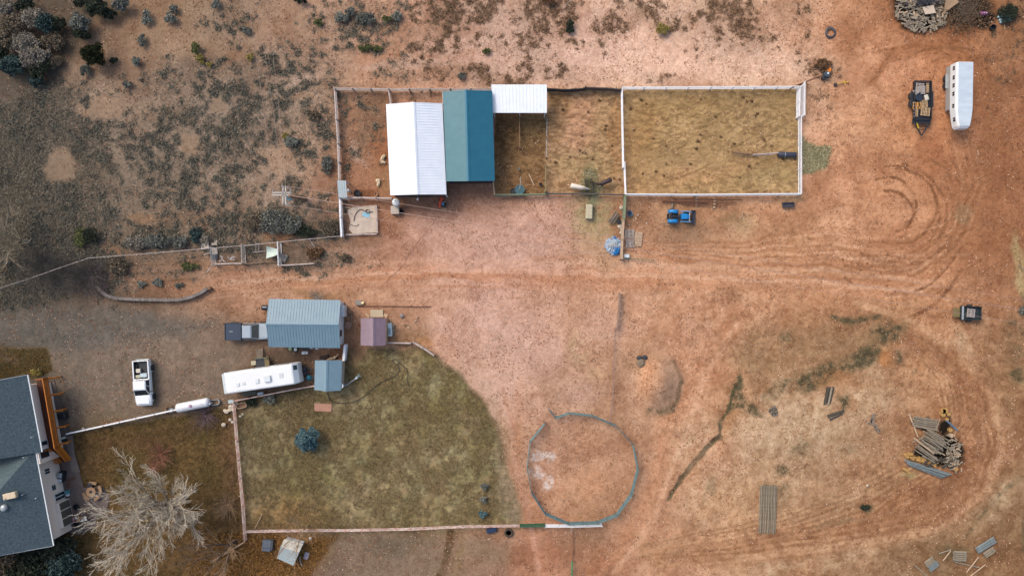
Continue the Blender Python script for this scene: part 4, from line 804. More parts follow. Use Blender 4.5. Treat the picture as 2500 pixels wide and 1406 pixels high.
# ------------------------------------------------------------------ fences
def fence(name, label, pts, h, rails, m, sp=2.6, rt=.07, pt=.1, round_=False, cat='fence', group=None, mesh=False, pm=None, zt=None, posts=True):
    """pts: photo points of the top rail; each post its own part"""
    zt = h if zt is None else zt
    q = [P(x, y, zt) for x, y in pts]; q = [Vector((p.x, p.y, 0)) for p in q]
    t = thing(name, label, cat, q[0], 0, group)
    for rz_ in rails:
        mb = MB()
        for a, b in zip(q[:-1], q[1:]):
            L_ = (b-a).length; n_ = max(1, round(L_/sp)); 
            for i in range(n_):
                A = a.lerp(b, i/n_); B = a.lerp(b, (i+1)/n_); w1, w2 = (random.random()-.5)*.05, (random.random()-.5)*.05
                A = A+Vector((0, 0, rz_-.05+w1)); B = B+Vector((0, 0, rz_-.05+w2))
                if round_: mb.tube([A, B], rt/2, 6)
                else: mb.beam(A, A.lerp(B, .995), rt, .14)
        mb.build('rail', m, t)
    if posts:
        for a, b in zip(q[:-1], q[1:]):
            n_ = max(1, round((b-a).length/sp))
            for i in range(n_+(1 if b is q[-1] else 0)):
                p = a.lerp(b, i/n_); mb = MB()
                off = Vector((0, 0, 0))
                if round_: mb.tube([(p.x, p.y, -.15), (p.x, p.y, h+.03)], pt/2, 8)
                else: mb.box((p.x, p.y, h/2), (pt, pt, h+.2), math.atan2((b-a).y, (b-a).x))
                mb.build('post', pm or m, t)
    if mesh:
        mb = MB()
        for a, b in zip(q[:-1], q[1:]):
            n_ = int((b-a).length/.25)
            for i in range(n_+1):
                p = a.lerp(b, i/max(1, n_)); mb.beam((p.x, p.y, .02), (p.x, p.y, h), .012, .012)
            for z_ in np.arange(.2, h, .25): mb.beam(a+Vector((0, 0, z_)), b+Vector((0, 0, z_)), .012, .012)
        mb.build('wire_mesh', M_galv, t)
    return t
PR = (.45, .95, 1.4)
fence('pipe_fence', 'white pipe fence along the top of the large riding pen', [(1520, 213), (1956, 211)], 1.4, PR, M_pipew, 2.7, .11, .12, True)
fence('pipe_fence', 'white pipe fence down the right side of the large riding pen', [(1957, 285), (1957.5, 473)], 1.4, PR, M_pipew, 2.7, .11, .12, True)
fence('pipe_fence', 'white pipe fence along the bottom of the large riding pen', [(1529, 474), (1700, 475), (1957, 473)], 1.4, PR, M_pipew, 2.7, .16, .14, True)
fence('pipe_fence', 'white pipe fence between the small horse pen and the riding pen', [(1519.5, 214), (1521, 300), (1523, 408)], 1.4, PR, M_pipew, 2.7, .13, .12, True)
fence('gate', 'white pipe gate closing the lower left corner of the riding pen', [(1526, 395), (1529, 474)], 1.35, (.3, .6, .95, 1.3), M_pipew, 4, .1, .1, True, cat='gate')
# catch alley at the north-east corner
fence('livestock_panel', 'white barred livestock panel at the top right corner of the riding pen', [(1955, 213), (1954, 283)], 1.5, (.25, .5, .75, 1., 1.25, 1.45), M_pipew, 1.8, .08, .08, True, cat='panel')
fence('gate', 'white pipe gate standing outside the top right corner of the riding pen', [(1966.5, 199), (1966, 281)], 1.5, (.4, .8, 1.15, 1.45), M_pipew, 4, .1, .1, True, cat='gate')
for a, b, l in (((1955, 212), (1966, 203), 'short white pipe brace at the upper end of the outer gate'), ((1955, 284), (1966, 277), 'short white pipe brace at the lower end of the outer gate')):
    mb = MB(); mb.tube([P(*a, 1.4), P(*b, 1.4)], .05, 6); mb.tube([P(*a, .6), P(*b, .6)], .05, 6); single(mb, 'pipe_brace', M_pipew, l, 'brace')
# planks round the left pen
fence('plank_fence', 'weathered white plank fence along the top of the left pen', [(815, 215), (948, 217), (1199, 216)], 1.3, (.4, .85, 1.25), M_white_old, 2.6, .07, .13)
fence('plank_fence', 'weathered grey-white plank fence down the left side of the left pen', [(816, 217), (820, 290), (824, 350), (827, 440)], 1.3, (.4, .85, 1.25), M_white_old, 2.6, .14, .16)
fence('plank_fence', 'white plank divider between the left pen and the white barn', [(948, 218), (953, 254)], 1.3, (.4, .85, 1.25), M_white_old, 2., .12, .13)
fence('plank_fence', 'short plank fence between the white barn and the teal barn', [(1080, 222), (1081, 254)], 1.3, (.4, .85, 1.25), M_white_old, 2., .1, .13)
fence('plank_fence', 'pale plank fence along the bottom of the left pen', [(829, 484), (880, 482), (955, 484)], 1.2, (.4, .8, 1.15), M_white_old, 2.4, .14, .13)
fence('plank_fence', 'bright white double-board fence between the sagebrush and the concrete pad', [(829, 485), (830.5, 530), (833, 577)], 1.2, (.4, .8, 1.15), M_pipew, 2.4, .2, .16)
fence('wire_fence', 'long white-railed wire fence from the concrete pad to the left edge', [(833, 576), (760, 583), (680, 591), (590, 600), (500, 607), (360, 619), (215, 630), (150, 652), (80, 677), (-10, 706)], 1.25, (1.2,), M_white_old, 3., .075, .09, True, mesh=False, pm=M_galv)
for a, b, h_, l in (((846, 573), (921, 571), .35, 'low pale rail along the bottom of the concrete pad'), ((919, 502), (921, 571), .35, 'low white rail along the right side of the concrete pad'), ((1336, 484), (1336, 484), 0, '')):
    if h_: fence('low_rail', l, [a, b], h_, (h_,), M_white_old, 2.2, .14, .14, cat='rail')
# kennel runs
fence('kennel_panel', 'grey mesh kennel divider left of the antlers', [(513, 602), (516, 648)], 1.5, (.1, 1.5), M_galv, 2.4, .06, .07, True, mesh=True, cat='panel')
fence('kennel_panel', 'grey mesh kennel divider between the antlers and the pale tarp', [(588, 597), (590, 643)], 1.5, (.1, 1.5), M_white_old, 2.4, .09, .07, True, mesh=True, cat='panel')
fence('kennel_panel', 'bright mesh kennel divider right of the pale tarp', [(677, 591), (679, 648)], 1.5, (.1, 1.5), M_pipew, 2.4, .12, .1, True, mesh=True, cat='panel')
fence('kennel_panel', 'pale kennel front rail below the antlers', [(522, 645), (560, 643), (590, 643)], 1.0, (.1, 1.0), M_white_old, 2.4, .12, .1, cat='panel')
fence('kennel_panel', 'thin kennel front rail below the pale tarp', [(590, 645), (640, 641), (676, 640)], .9, (.1, .9), M_woodb, 2.4, .06, .07, mesh=True, cat='panel')
fence('kennel_panel', 'white kennel front rail at the right hand run', [(679, 648), (720, 646), (765, 643)], 1.1, (.1, 1.1), M_white_old, 2.4, .11, .08, mesh=True, cat='panel')
for i, (a, b, l) in enumerate([((516, 650), (505, 665), 'open kennel gate at the left end of the runs'), ((617, 616), (648, 613), 'short pale rail inside the kennel beside the tarp'), ((755, 583), (768, 604), 'thin pale prop leaning on the wire fence'), ((508, 606), (513, 617), 'thin white prop left of the kennel'), ((513, 617), (498, 622), 'white stick left of the kennel gate')]):
    mb = MB(); mb.tube([P(*a, 1.1), P(*b, .5 if i != 0 else 1.1)], .045, 6); single(mb, 'rail', M_white_old, l, 'rail')
# green and olive pens right of the barns
M_olive = mat("olive_pipe", srgb(122, 134, 106), .6, var=.12)
fence('pipe_fence', 'olive green pipe fence along the foot of the trough pen', [(1208, 475), (1270, 475), (1334, 474)], 1.2, (.4, .8, 1.15), M_olive, 3, .16, .12, True)
fence('plank_fence', 'white post rail from the teal barn to the trough pen corner', [(1204, 444), (1207, 474)], 1.2, (.5, 1.15), M_newwood, 2.6, .12, .14)
fence('pipe_fence', 'brown pipe fence along the foot of the horse feeding pen', [(1336, 472), (1400, 472), (1460, 473), (1526, 475)], 1.2, (.4, .8, 1.15), mat("brown_pipe", srgb(104, 96, 88), .6, var=.15), 3, .11, .12, True)
fence('log_fence', 'olive log fence right of the trough pen', [(1333, 402), (1332, 470)], 1.2, (.5, 1.1), mat("olive_log", srgb(136, 126, 94), .85, var=.15), 2.6, .13, .2, True)
fence('wire_fence', 'thin dark wire fence above the trough pen log fence', [(1336, 286), (1334, 384)], 1.1, (.4, 1.05), M_galv, 2.6, .05, .14, True, pm=M_woodb)
fence('log_fence', 'dusty log divider under the open shelter', [(1268, 284), (1269, 360)], 1.1, (.5, 1.05), M_woodb, 2.4, .12, .16, True)
fence('shade_fence', 'dark sagging shade-cloth fence behind the horse feeding pen', [(1336, 216), (1380, 219), (1398, 218), (1424, 216), (1430, 213)], 1.2, (.15, .3, .45, .6, .75, .9, 1.05, 1.15), mat("dark_cloth", srgb(52, 50, 54), .9, var=.3), 2.2, .1, .14)
fence('shade_fence', 'brown and grey cloth fence left of the riding pen corner', [(1430, 213), (1480, 215), (1518, 218)], 1.2, (.15, .3, .45, .6, .75, .9, 1.05, 1.15), mat("brown_cloth", srgb(96, 84, 80), .9, var=.3), 2.2, .1, .14)
fence('pipe_rail', 'rusty pipe rail running out from the riding pen corner', [(1935, 213), (1960, 203), (2006, 185)], 1.0, (1.0,), M_rust, 3, .16, .16, True, cat='rail')
# timber fence by the pallets
fence('beam_fence', 'olive squared-beam fence above the pallets', [(1527, 478), (1524, 535)], 1.3, (.6, 1.25), M_olive, 2.9, .24, .2)
fence('beam_fence', 'pale squared-beam fence between the blue rubbish and the pallets', [(1523, 537), (1520, 582), (1518, 630)], 1.3, (.6, 1.25), M_newwood, 2.4, .22, .22)
fence('beam_fence', 'thin green pipe running right from the foot of the beam fence', [(1520, 630), (1597, 635)], .5, (.45,), M_olive, 3.8, .1, .1, True)
fence('log_fence', 'grey log rail standing alone in the middle of the yard', [(1513, 716), (1512, 760), (1507, 802)], 1.0, (.5, .95), mat("grey_log", srgb(150, 126, 110), .85, var=.2), 2.2, .2, .18, True)
mb = MB(); pp = [P(1514, 712, .9), P(1509, 760, .6), P(1506, 804, .5)]; mb.tube(pp, .035, 6); single(mb, 'rusty_cable', M_rust, 'thin rusty cable hanging beside the lone log rail', 'cable')
fence('wire_fence', 'rusty wire fence running down to the round pen', [(1503, 806), (1501, 850), (1499, 950), (1495, 990), (1490, 1030)], 1.0, (.3, .6, .95), mat("rusty_wire", srgb(152, 126, 118), .8, var=.2), 2.4, .035, .07, True)
mb = MB(); mb.tube([P(1399, 1292, .3), P(1399, 1340, .3), P(1398, 1368, .3)], .05, 6); single(mb, 'rusty_pipe', M_rust, 'thin dark pipe running down from the round pen gate', 'pipe')
mb = MB(); mb.tube([P(1397, 1369, 1.0), P(1396, 1420, 1.0)], .085, 8); mb.tube([P(1397, 1369, 1.0), P(1397, 1369, 0)], .05, 8); mb.tube([P(1397, 1369, .5), P(1396, 1420, .5)], .06, 8); single(mb, 'pipe_fence', mat("green_paint", srgb(38, 134, 92), .5), 'bright green pipe rail at the bottom edge', 'fence')
# yard fences of the house
fence('board_fence', 'white top-rail fence between the driveway and the lower yard', [(163, 1059), (250, 1040), (330, 1022), (420, 1002), (512, 985)], 1.0, (.5, .95), M_pipew, 2.3, .15, .14)
fence('board_fence', 'flaking white rail fence below the camper', [(571, 979), (640, 966), (700, 954), (768, 942)], 1.0, (.5, .95), M_redwhite, 2.4, .11, .12)
fence('board_fence', 'white double-rail fence dividing the two lawns', [(567, 985), (575, 1080), (583, 1170), (590, 1240), (594, 1305), (596, 1322)], 1.1, (.3, .7, 1.05), M_redwhite, 2.4, .1, .1, True)
fence('board_fence', 'flaking white rail fence along the bottom of the big lawn', [(596, 1300), (700, 1298), (850, 1297), (1000, 1294), (1130, 1288), (1272, 1286)], 1.1, (.3, .7, 1.05), M_redwhite, 2.6, .1, .1, True)
fence('board_fence', 'pale rail fence slanting through the orange grass', [(594, 1324), (560, 1345), (515, 1372)], 1.0, (.9,), M_newwood, 2.4, .12, .1)
fence('gate', 'dark green mesh gate right of the lawn fence', [(1270, 1286), (1330, 1285)], 1.2, (.15, .35, .55, .75, .95, 1.15), mat("green_gate", srgb(52, 100, 76), .6, var=.2), 3, .09, .09, cat='gate')
fence('livestock_panel', 'white barred panel touching the bottom of the round pen', [(1331, 1287), (1400, 1287), (1471, 1285)], 1.3, (.2, .45, .7, .95, 1.25), M_pipew, 1.8, .08, .1, True, cat='panel')
fence('board_fence', 'grey plank fence on the right of the mauve shed', [(946, 837), (1002, 838)], .9, (.3, .6, .85), M_white_old, 2.2, .13, .14)
fence('board_fence', 'slanting grey plank fence at the corner of the lawn', [(1009, 836), (1030, 848), (1058, 867)], .9, (.3, .6, .85), M_white_old, 2.2, .16, .16)
fence('gate', 'narrow white barred gate between the garage and the garden shed', [(842, 842), (838, 881)], 1.2, (.2, .5, .8, 1.15), M_pipew, 1.9, .28, .12, cat='gate')
fence('board_fence', 'long cream board on the right side of the grey garden shed', [(837, 882), (834, 940)], 1.3, (.5, 1.25), M_newwood, 2.9, .17, .12)
fence('brick_edging', 'faded red slatted edging beside the white driveway fence', [(242, 1040), (298, 1026)], .25, (.1, .2), mat("faded_red", srgb(166, 112, 96), .8, var=.1), .5, .06, .12, cat='edging')
# round pen of linked panels
M_pen = mat("teal_pipe", srgb(104, 132, 134), .55, c2=srgb(84, 112, 116), scale=1)
pen = [(1341, 1002), (1357, 1022), (1389, 1010), (1447, 1016), (1505, 1041), (1547, 1088), (1559, 1148), (1543, 1210), (1507, 1260), (1460, 1279), (1388, 1281), (1332, 1257), (1298, 1205), (1287, 1145), (1294, 1080), (1331, 1035)]
tp = thing('round_pen', 'round horse pen of linked blue-green pipe panels with its gate ajar', 'pen', P(1423, 1147))
for (a, b) in zip(pen[:-1], pen[1:]):
    A, B = P(*a, 1.4), P(*b, 1.4); A.z = B.z = 0; n_ = 1 if (B-A).length < 2 else 1
    mb = MB()
    for z_ in (.25, .5, .75, 1.0, 1.22, 1.45): mb.tube([A.lerp(B, .015)+Vector((0, 0, z_)), A.lerp(B, .985)+Vector((0, 0, z_))], 0.036, 6)
    for f in (.015, .5, .985):
        q_ = A.lerp(B, f); mb.tube([q_+Vector((0, 0, .02)), q_+Vector((0, 0, 1.48))], .045, 6)
    mb.build('panel', M_pen, tp)
# curved stone retaining wall
mb = MB(); cw = [(236, 700), (247, 712), (262, 722), (282, 728), (310, 730), (345, 731), (390, 732), (436, 732), (465, 726), (488, 716), (506, 704)]
for k, (a, b) in enumerate(zip(cw[:-1], cw[1:])):
    A, B = P(*a, .5), P(*b, .5)
    for i in range(5):
        mb.box(A.lerp(B, (i+.5)/5)+Vector((0, 0, -.2)), ((B-A).length/5*.96, .34+.05*random.random(), .62+.06*random.random()), math.atan2((B-A).y, (B-A).x)+.05*(random.random()-.5))
single(mb, 'retaining_wall', mat("wall_block", srgb(138, 132, 128), .85, c2=srgb(104, 94, 88), scale=1.2, island=.15), 'low curved grey block wall bordering the planting bed', 'wall')
mb = MB(); mb.rbox(P(511, 704, .3), (.5, .4, .5), .1, .3); single(mb, 'block', M_woodb, 'brown block at the right end of the curved wall', 'block')
# ------------------------------------------------------------------ power pole and lines
pb, ptop = P(745, 486), Vector((0, 0, 0))
HP = 6.3
pt_ = P(706, 479, HP); t = thing('utility_pole', 'wooden utility pole with double crossarms and a transformer', 'pole', pb)
mb = MB(); mb.tube([pb-Vector((0, 0, .2)), Vector((pt_.x, pt_.y, HP))], [.24, .15], 10); mb.build('pole', M_woodb, t)
M_arm = mat("bleached_arm", srgb(186, 182, 178), .8, var=.12)
for a, b in (((665, 470.5), (711, 470.5)), ((665, 476.5), (711, 476.5)), ((691, 453), (691, 500)), ((697.5, 455), (697.5, 500))):
    mb = MB(); mb.beam(P(*a, HP-.2), P(*b, HP-.2), .14, .14); mb.build('crossarm', M_arm, t)
mb = MB(); c_ = P(706, 484, HP-1.0); mb.lathe(c_-Vector((0, 0, .5)), [(.28, 0), (.3, .05), (.3, .75), (.26, .85), (.001, .9)], 16); mb.build('transformer', mat("light_blue_paint", srgb(150, 180, 190), .4), t)
for x_, y_ in [(666, 464), (709, 466), (688, 454), (707, 462), (703, 456), (691, 497), (700, 497), (703, 500), (708, 472)]:
    mb = MB(); p = P(x_, y_, HP); mb.lathe(p-Vector((0, 0, .2)), [(.05, 0), (.09, .05), (.05, .12), (.09, .2), (.04, .26), (.001, .3)], 8); mb.build('insulator', M_galv, t)
M_line = mat("bare_wire", srgb(176, 150, 140), .5, .3)
def wire(label, a, b, ha, hb, r=.02, sag=.6):
    A, B = P(*a, ha), P(*b, hb); pts = []
    for i in range(17):
        f = i/16; p = A.lerp(B, f); p.z -= sag*4*f*(1-f); pts.append(p)
    mb = MB(); mb.tube(pts, r, 5); single(mb, 'power_line', M_line, label, 'wire', base=(A.x, A.y, A.z))
wire('middle and brightest power line crossing the yard to the right', (711, 478), (2560, 766), HP-.2, 9, .028)
wire('upper power line crossing the yard to the right', (709, 456), (2560, 740), HP-.2, 9, .018)
wire('lower power line crossing the yard to the right', (703, 500), (2560, 800), HP-.2, 9, .018)
wire('leftmost power line running up off the top edge', (666, 466), (600, -30), HP-.2, 9, .017); wire('second power line from the left running up off the top edge', (690, 454), (620, -30), HP-.2, 9, .017); wire('third power line from the left running up off the top edge', (698, 454), (646, -30), HP-.2, 9, .017)
# ------------------------------------------------------------------ vehicles
def q3(a, b, c, d, u, v): return (a.lerp(b, u)).lerp(d.lerp(c, u), v)
def fpatch(mb, a, b, c, d, u0, u1, v0, v1, proud=.012, th=.03):
    """thin plate lying on the quad a-b-c-d"""
    a, b, c, d = map(Vector, (a, b, c, d)); n_ = (b-a).cross(d-a).normalized()
    q = [q3(a, b, c, d, u, v) for u, v in ((u0, v0), (u1, v0), (u1, v1), (u0, v1))]
    mb.hexa([p-n_*(th-proud) for p in q]+[p+n_*proud for p in q])
def wheel(t, c, r, wd, axis='Y', m=None):
    mb = MB(); mb.smooth = True; mb.lathe(c, [(r*.62, -wd/2), (r*.93, -wd/2), (r, -wd*.3), (r, wd*.3), (r*.93, wd/2), (r*.62, wd/2)], 20, axis); tw = fix_normals(mb.build('wheel', M_rubber, t, world=False))
    mb = MB(); mb.lathe(c, [(r*.3, -wd*.36), (r*.63, -wd*.42), (r*.63, wd*.42), (r*.3, wd*.36), (.001, wd*.38)], 14, axis); o = fix_normals(mb.build('rim', m or M_rim, t, world=False)); o.parent = tw
    return tw
def greenhouse(t, x0, x1, w0, z0, xt0, xt1, w1, z1, paint, side=((.04, .46), (.52, .95)), rear=True):
    """cab: belt from x0 to x1, roof from xt0 to xt1"""
    B_ = [Vector(p) for p in ((x0, -w0, z0), (x1, -w0, z0), (x1, w0, z0), (x0, w0, z0))]; T_ = [Vector(p) for p in ((xt0, -w1, z1), (xt1, -w1, z1), (xt1, w1, z1), (xt0, w1, z1))]
    mb = MB(); mid = [b.lerp(tt, .9) for b, tt in zip(B_, T_)]; ctr = sum(T_, Vector())/4
    top = [p.lerp(ctr, .09)+Vector((0, 0, .02)) for p in T_]
    mb.loft([B_, mid, top]); mb.build('cab', paint, t, world=False)
    def g(nm, qd, u0, u1, v0, v1):
        m_ = MB(); fpatch(m_, *qd, u0, u1, v0, v1); fix_normals(m_.build(nm, M_glass, t, world=False))
    g('windshield', (B_[1], B_[2], mid[2], mid[1]), .04, .96, .06, .97)
    if rear: g('rear_window', (B_[3], B_[0], mid[0], mid[3]), .12, .88, .2, .9)
    for u0, u1 in side:
        g('side_window', (B_[0], B_[1], mid[1], mid[0]), u0, u1, .12, .92); g('side_window', (B_[2], B_[3], mid[3], mid[2]), 1-u1, 1-u0, .12, .92)
def body_ring(x, w, z0, z1, r=.12):
    return [Vector(p) for p in ((x, -w+r*.4, z0), (x, w-r*.4, z0), (x, w, z0+.12), (x, w, z1-r), (x, w-r*.9, z1), (x, -w+r*.9, z1), (x, -w, z1-r), (x, -w, z0+.12))]
def pickup(label, loc, rz, paint, flat=False, liner=None):
    t = thing('pickup_truck', label, 'pickup', loc, rz)
    W = .99; L0, L1 = -2.72, 2.72
    # front body with bonnet
    mb = MB(); xs = [(-.42, W, .42, 1.14), (.9, W, .42, 1.14), (1.45, W, .42, 1.12), (2.3, W*.98, .42, 1.05), (2.55, W*.93, .45, .98), (2.7, W*.80, .5, .86)]
    mb.loft([body_ring(*s) for s in xs]); mb.build('body', paint, t, world=False)
    mb = MB(); mb.rbox((2.02, 0, 1.085), (1.0, 1.5, .07), .03); mb.build('bonnet', paint, t, world=False)
    greenhouse(t, -.42, 1.5, W-.05, 1.12, -.34, .72, W-.24, 1.84, paint)
    if not flat:
        mb = MB()
        mb.rbox((-1.55, W-.08, .86), (2.3, .16, .72), .04); mb.rbox((-1.55, -W+.08, .86), (2.3, .16, .72), .04); mb.rbox((-.45, 0, .9), (.1, 1.7, .6), .02); mb.box((-1.55, 0, .56), (2.2, 1.7, .1)); mb.build('bed', paint, t, world=False)
        mb = MB(); mb.rbox((-2.66, 0, .9), (.1, 1.72, .58), .03); mb.build('tailgate', paint, t, world=False)
        mb = MB(); mb.box((-1.56, 0, .64), (2.12, 1.64, .05)); 
        for s_ in (-1, 1): mb.box((-1.56, s_*.8, .9), (2.12, .03, .58)); mb.box((-1.9, s_*.68, .76), (.8, .22, .26))
        mb.box((-.515, 0, .9), (.03, 1.6, .56)); mb.box((-2.595, 0, .9), (.03, 1.6, .56)); mb.build('bed_liner', M_black, t, world=False)
    else:
        mb = MB(); mb.rbox((-1.62, 0, 1.0), (2.1, 2.1, .1), .03); mb.build('flatbed', liner, t, world=False)
        mb = MB(); mb.rbox((-.6, 0, 1.2), (.08, 2.1, .5), .03); mb.build('headboard', liner, t, world=False)
        mb = MB()
        for s_ in (-1, 1): mb.rbox((-1.62, s_*1.03, 1.07), (2.1, .06, .1), .02)
        mb.rbox((-2.64, 0, 1.05), (.08, 2.1, .14), .02); mb.build('side_rail', M_black, t, world=False)
        mb = MB(); mb.box((-1.9, .02, 1.07), (.42, .06, .03)); mb.build('hitch_plate', M_galv, t, world=False)
        mb = MB(); mb.box((-1.5, 0, .72), (2.2, .9, .3)); mb.build('chassis', M_black, t, world=False)
    mb = MB(); mb.rbox((2.72, 0, .52), (.16, 1.7, .24), .05); mb.build('front_bumper', M_galv if flat else paint, t, world=False)
    mb = MB(); mb.rbox((-2.78, 0, .5), (.14, 1.7, .2), .05); mb.build('rear_bumper', M_galv, t, world=False)
    for x in (-1.72, 1.78):
        for s_ in (-1, 1):
            wheel(t, Vector((x, s_*(W-.02), .38)), .4, .27)
            mb = MB(); mb.smooth = True; mb.lathe(Vector((x, s_*(W+.005), .42)), [(.5, -.03), (.5, .015), (.43, .03), (.43, -.03)], 20, 'Y'); mb.build('wheel_arch', paint if not flat else M_black, t, world=False)
    for s_ in (-1, 1):
        mb = MB(); mb.rbox((2.6, s_*.72, .83), (.2, .34, .2), .05); mb.build('headlight', M_frame, t, world=False)
        mb = MB(); mb.rbox((-2.68 if not flat else -2.66, s_*.86, .85), (.1, .12, .3), .02); mb.build('tail_light', mat("red_lens", (.25, .01, .01), .3), t, world=False)
        mb = MB(); mb.rbox((1.05, s_*1.14, 1.25), (.14, .24, .2), .04); mb.build('mirror', M_black, t, world=False)
        for x in (-.05, .62): mb = MB(); mb.rbox((x, s_*(W+.015), .98), (.16, .03, .04), .01); mb.build('door_handle', M_galv, t, world=False)
    return t
tr = pickup('white crew-cab pickup with boxes in its black bed', P(357, 932), R(-86.3), M_carw)
pickup('silver pickup with a dark flat deck nosed up to the garage', P(610, 808), R(0.5), mat("silver_car_paint", srgb(160, 174, 186), .3, .2, var=.05, coat=.5), True, mat("navy_deck", srgb(34, 54, 78), .5))
def box_thing(name, label, cat, x, y, z, d, m, rz=0, bev=.04, group=None, zb=0):
    """small closed box resting at height zb, seen at photo point x,y at its top"""
    p = P(x, y, zb+d[2]); mb = MB(); mb.rbox((p.x, p.y, zb+d[2]/2), d, bev, rz); return single(mb, name, m, label, cat, group)
def boxlid(name, label, cat, x, y, d, m, ml, rz=0, zb=0):
    p = P(x, y, zb+d[2]); t = thing(name, label, cat, (p.x, p.y, zb), rz); mb = MB(); mb.rbox((0, 0, d[2]*.44), (d[0], d[1], d[2]*.86), .03); mb.build('body', m, t, world=False)
    mb = MB(); mb.rbox((0, 0, d[2]*.93), (d[0]*1.05, d[1]*1.05, d[2]*.14), .03); mb.build('lid', ml, t, world=False); return t
M_cream = mat("cream_plastic", srgb(206, 200, 186), .6, var=.06); M_cooler = mat("cooler_white", srgb(190, 210, 222), .5, var=.05)
boxlid('storage_box', 'square cream box nearer the tailgate of the white pickup', 'box', 337, 905, (.5, .46, .4), M_cream, M_cream, R(3), .67)
boxlid('storage_box', 'tan box against the cab in the white pickup bed', 'box', 336.5, 919, (.55, .35, .4), mat("tan_plastic", srgb(178, 178, 150), .6), mat("tan_plastic2", srgb(190, 190, 164), .6), R(3), .67)
boxlid('cooler', 'pale blue-white cooler against the cab in the white pickup bed', 'cooler', 350, 916, (.78, .45, .42), M_cooler, M_cooler, R(3), .67)
# ---- travel trailer
t = thing('camper_trailer', 'long white travel trailer parked below the garage', 'camper', P(654, 917.5), R(8.3))
HL, HW, HZ = 4.4, 1.22, 3.1
def rr(x, w, z0, z1, r=.18): return [Vector(p) for p in ((x, -w, z0), (x, w, z0), (x, w, z1-r), (x, w-r*.35, z1-r*.35), (x, w-r, z1), (x, -w+r, z1), (x, -w+r*.35, z1-r*.35), (x, -w, z1-r))]
M_rv = mat("camper_skin", srgb(232, 236, 240), .4, var=.03, scale=.8)
mb = MB(); mb.loft([rr(-HL-.12, HW-.18, .75, HZ-.55), rr(-HL, HW-.06, .6, HZ-.22), rr(-HL+.3, HW, .5, HZ-.05), rr(-HL+.9, HW, .5, HZ), rr(HL-.55, HW, .5, HZ), rr(HL-.4, HW, .5, HZ-.06), rr(HL+.05, HW-.05, .55, HZ-.75), rr(HL+.05, HW-.05, .55, 1.0)]); mb.build('body', M_rv, t, world=False)
mb = MB(); mb.loft([rr(-HL-.14, HW-.16, HZ-.6, HZ-.5, .02), rr(-HL+.0, HW-.05, HZ-.25, HZ-.195, .02), rr(-HL+.3, HW-.02, HZ-.1, HZ-.03, .02)]); mb.build('rear_cap', mat("pale_grey_cap", srgb(200, 210, 216), .4), t, world=False)
mb = MB(); fpatch(mb, (HL-.39, -HW, HZ-.07), (HL+.05, -HW, HZ-.75), (HL+.05, HW, HZ-.75), (HL-.39, HW, HZ-.07), .15, .85, .68, .9, .02); mb.build('window', M_glass, t, world=False)
for (x, y, dx, dy, dz, nm) in [(-2.6, -.3, .38, .4, .1, 'roof_vent'), (-1.9, -.25, .36, .36, .06, 'skylight'), (-.3, -.2, .42, .5, .14, 'roof_vent'), (.95, -.1, .78, .72, .28, 'air_conditioner'), (2.6, .05, .5, .6, .05, 'skylight'), (-2.3, -.9, 1.0, .06, .05, 'antenna')]:
    mb = MB(); mb.rbox((x, y, HZ+dz/2-.01), (dx, dy, dz), .02); mb.build(nm, M_frame if nm != 'skylight' else mat("skylight", srgb(206, 212, 216), .2), t, world=False)
for s_ in (1, -1):
    for x, u in ((-3.2, .9), (-1.2, .8), (2.8, 1.0)):
        mb = MB(); mb.rbox((x, s_*(HW+.01), 1.9), (u, .04, .6), .02); mb.build('window', M_glass, t, world=False)
    for x in (-.5, .35): wheel(t, Vector((x, s_*(HW-.1), .36)), .36, .22)
mb = MB(); mb.rbox((-2.4, HW+.03, 2.75), (3.6, .1, .12), .04); mb.build('awning', M_frame, t, world=False)
mb = MB(); mb.rbox((1.6, HW+.02, 1.5), (.7, .05, 1.9), .03); mb.build('door', M_frame, t, world=False)
mb = MB(); mb.beam((HL, .7, .5), (HL+1.3, 0, .5), .1, .12); mb.beam((HL, -.7, .5), (HL+1.3, 0, .5), .1, .12); mb.build('tongue', M_black, t, world=False)
for s_ in (-.2, .2): mb = MB(); mb.lathe((HL+.42, s_, .5), [(.16, 0), (.18, .1), (.18, .45), (.1, .56), (.001, .6)], 12); mb.build('gas_bottle', mat("dark_blue_cover", srgb(40, 52, 74), .5), t, world=False)
# ---- horse trailer
t = thing('horse_trailer', 'white gooseneck horse trailer with paired side windows', 'trailer', P(2324, 260), R(-91))
# local +x points to the nose (down the picture); -y side faces left in the photo... built symmetric
Lb = 5.3; Ln = 7.8; Wt = 1.03; Zt = 2.75
M_alu = mat("trailer_skirt", srgb(176, 178, 180), .45, .25, var=.05); M_ht = mat("trailer_white", srgb(232, 238, 244), .4, var=.03); M_hr = mat("trailer_roof", srgb(206, 218, 230), .4, c2=srgb(180, 196, 212), scale=1.6, stretch=(1, .3, 1))
x0 = -4.6
def hr(x, w, z0, z1, ch=.28): return [Vector(p) for p in ((x, -w, z0), (x, w, z0), (x, w, z1-ch), (x, w-ch*.55, z1), (x, -w+ch*.55, z1), (x, -w, z1-ch))]
mb = MB(); mb.loft([hr(x0, Wt, 1.35, Zt), hr(x0+Lb+.3, Wt, 1.35, Zt), hr(x0+Ln-1.0, Wt*.86, 1.4, Zt), hr(x0+Ln-.25, Wt*.72, 1.4, Zt-.02), hr(x0+Ln, Wt*.55, 1.45, Zt-.35, .15)]); mb.build('body', M_ht, t, world=False)
mb = MB(); mb.loft([[Vector(p) for p in ((x, -Wt+.02, .35), (x, Wt-.02, .35), (x, Wt-.005, 1.349), (x, -Wt+.005, 1.349))] for x in (x0+.03, x0+Lb)]); mb.build('skirt', M_alu, t, world=False)
mb = MB(); rw_ = Wt-.28*.55-.02
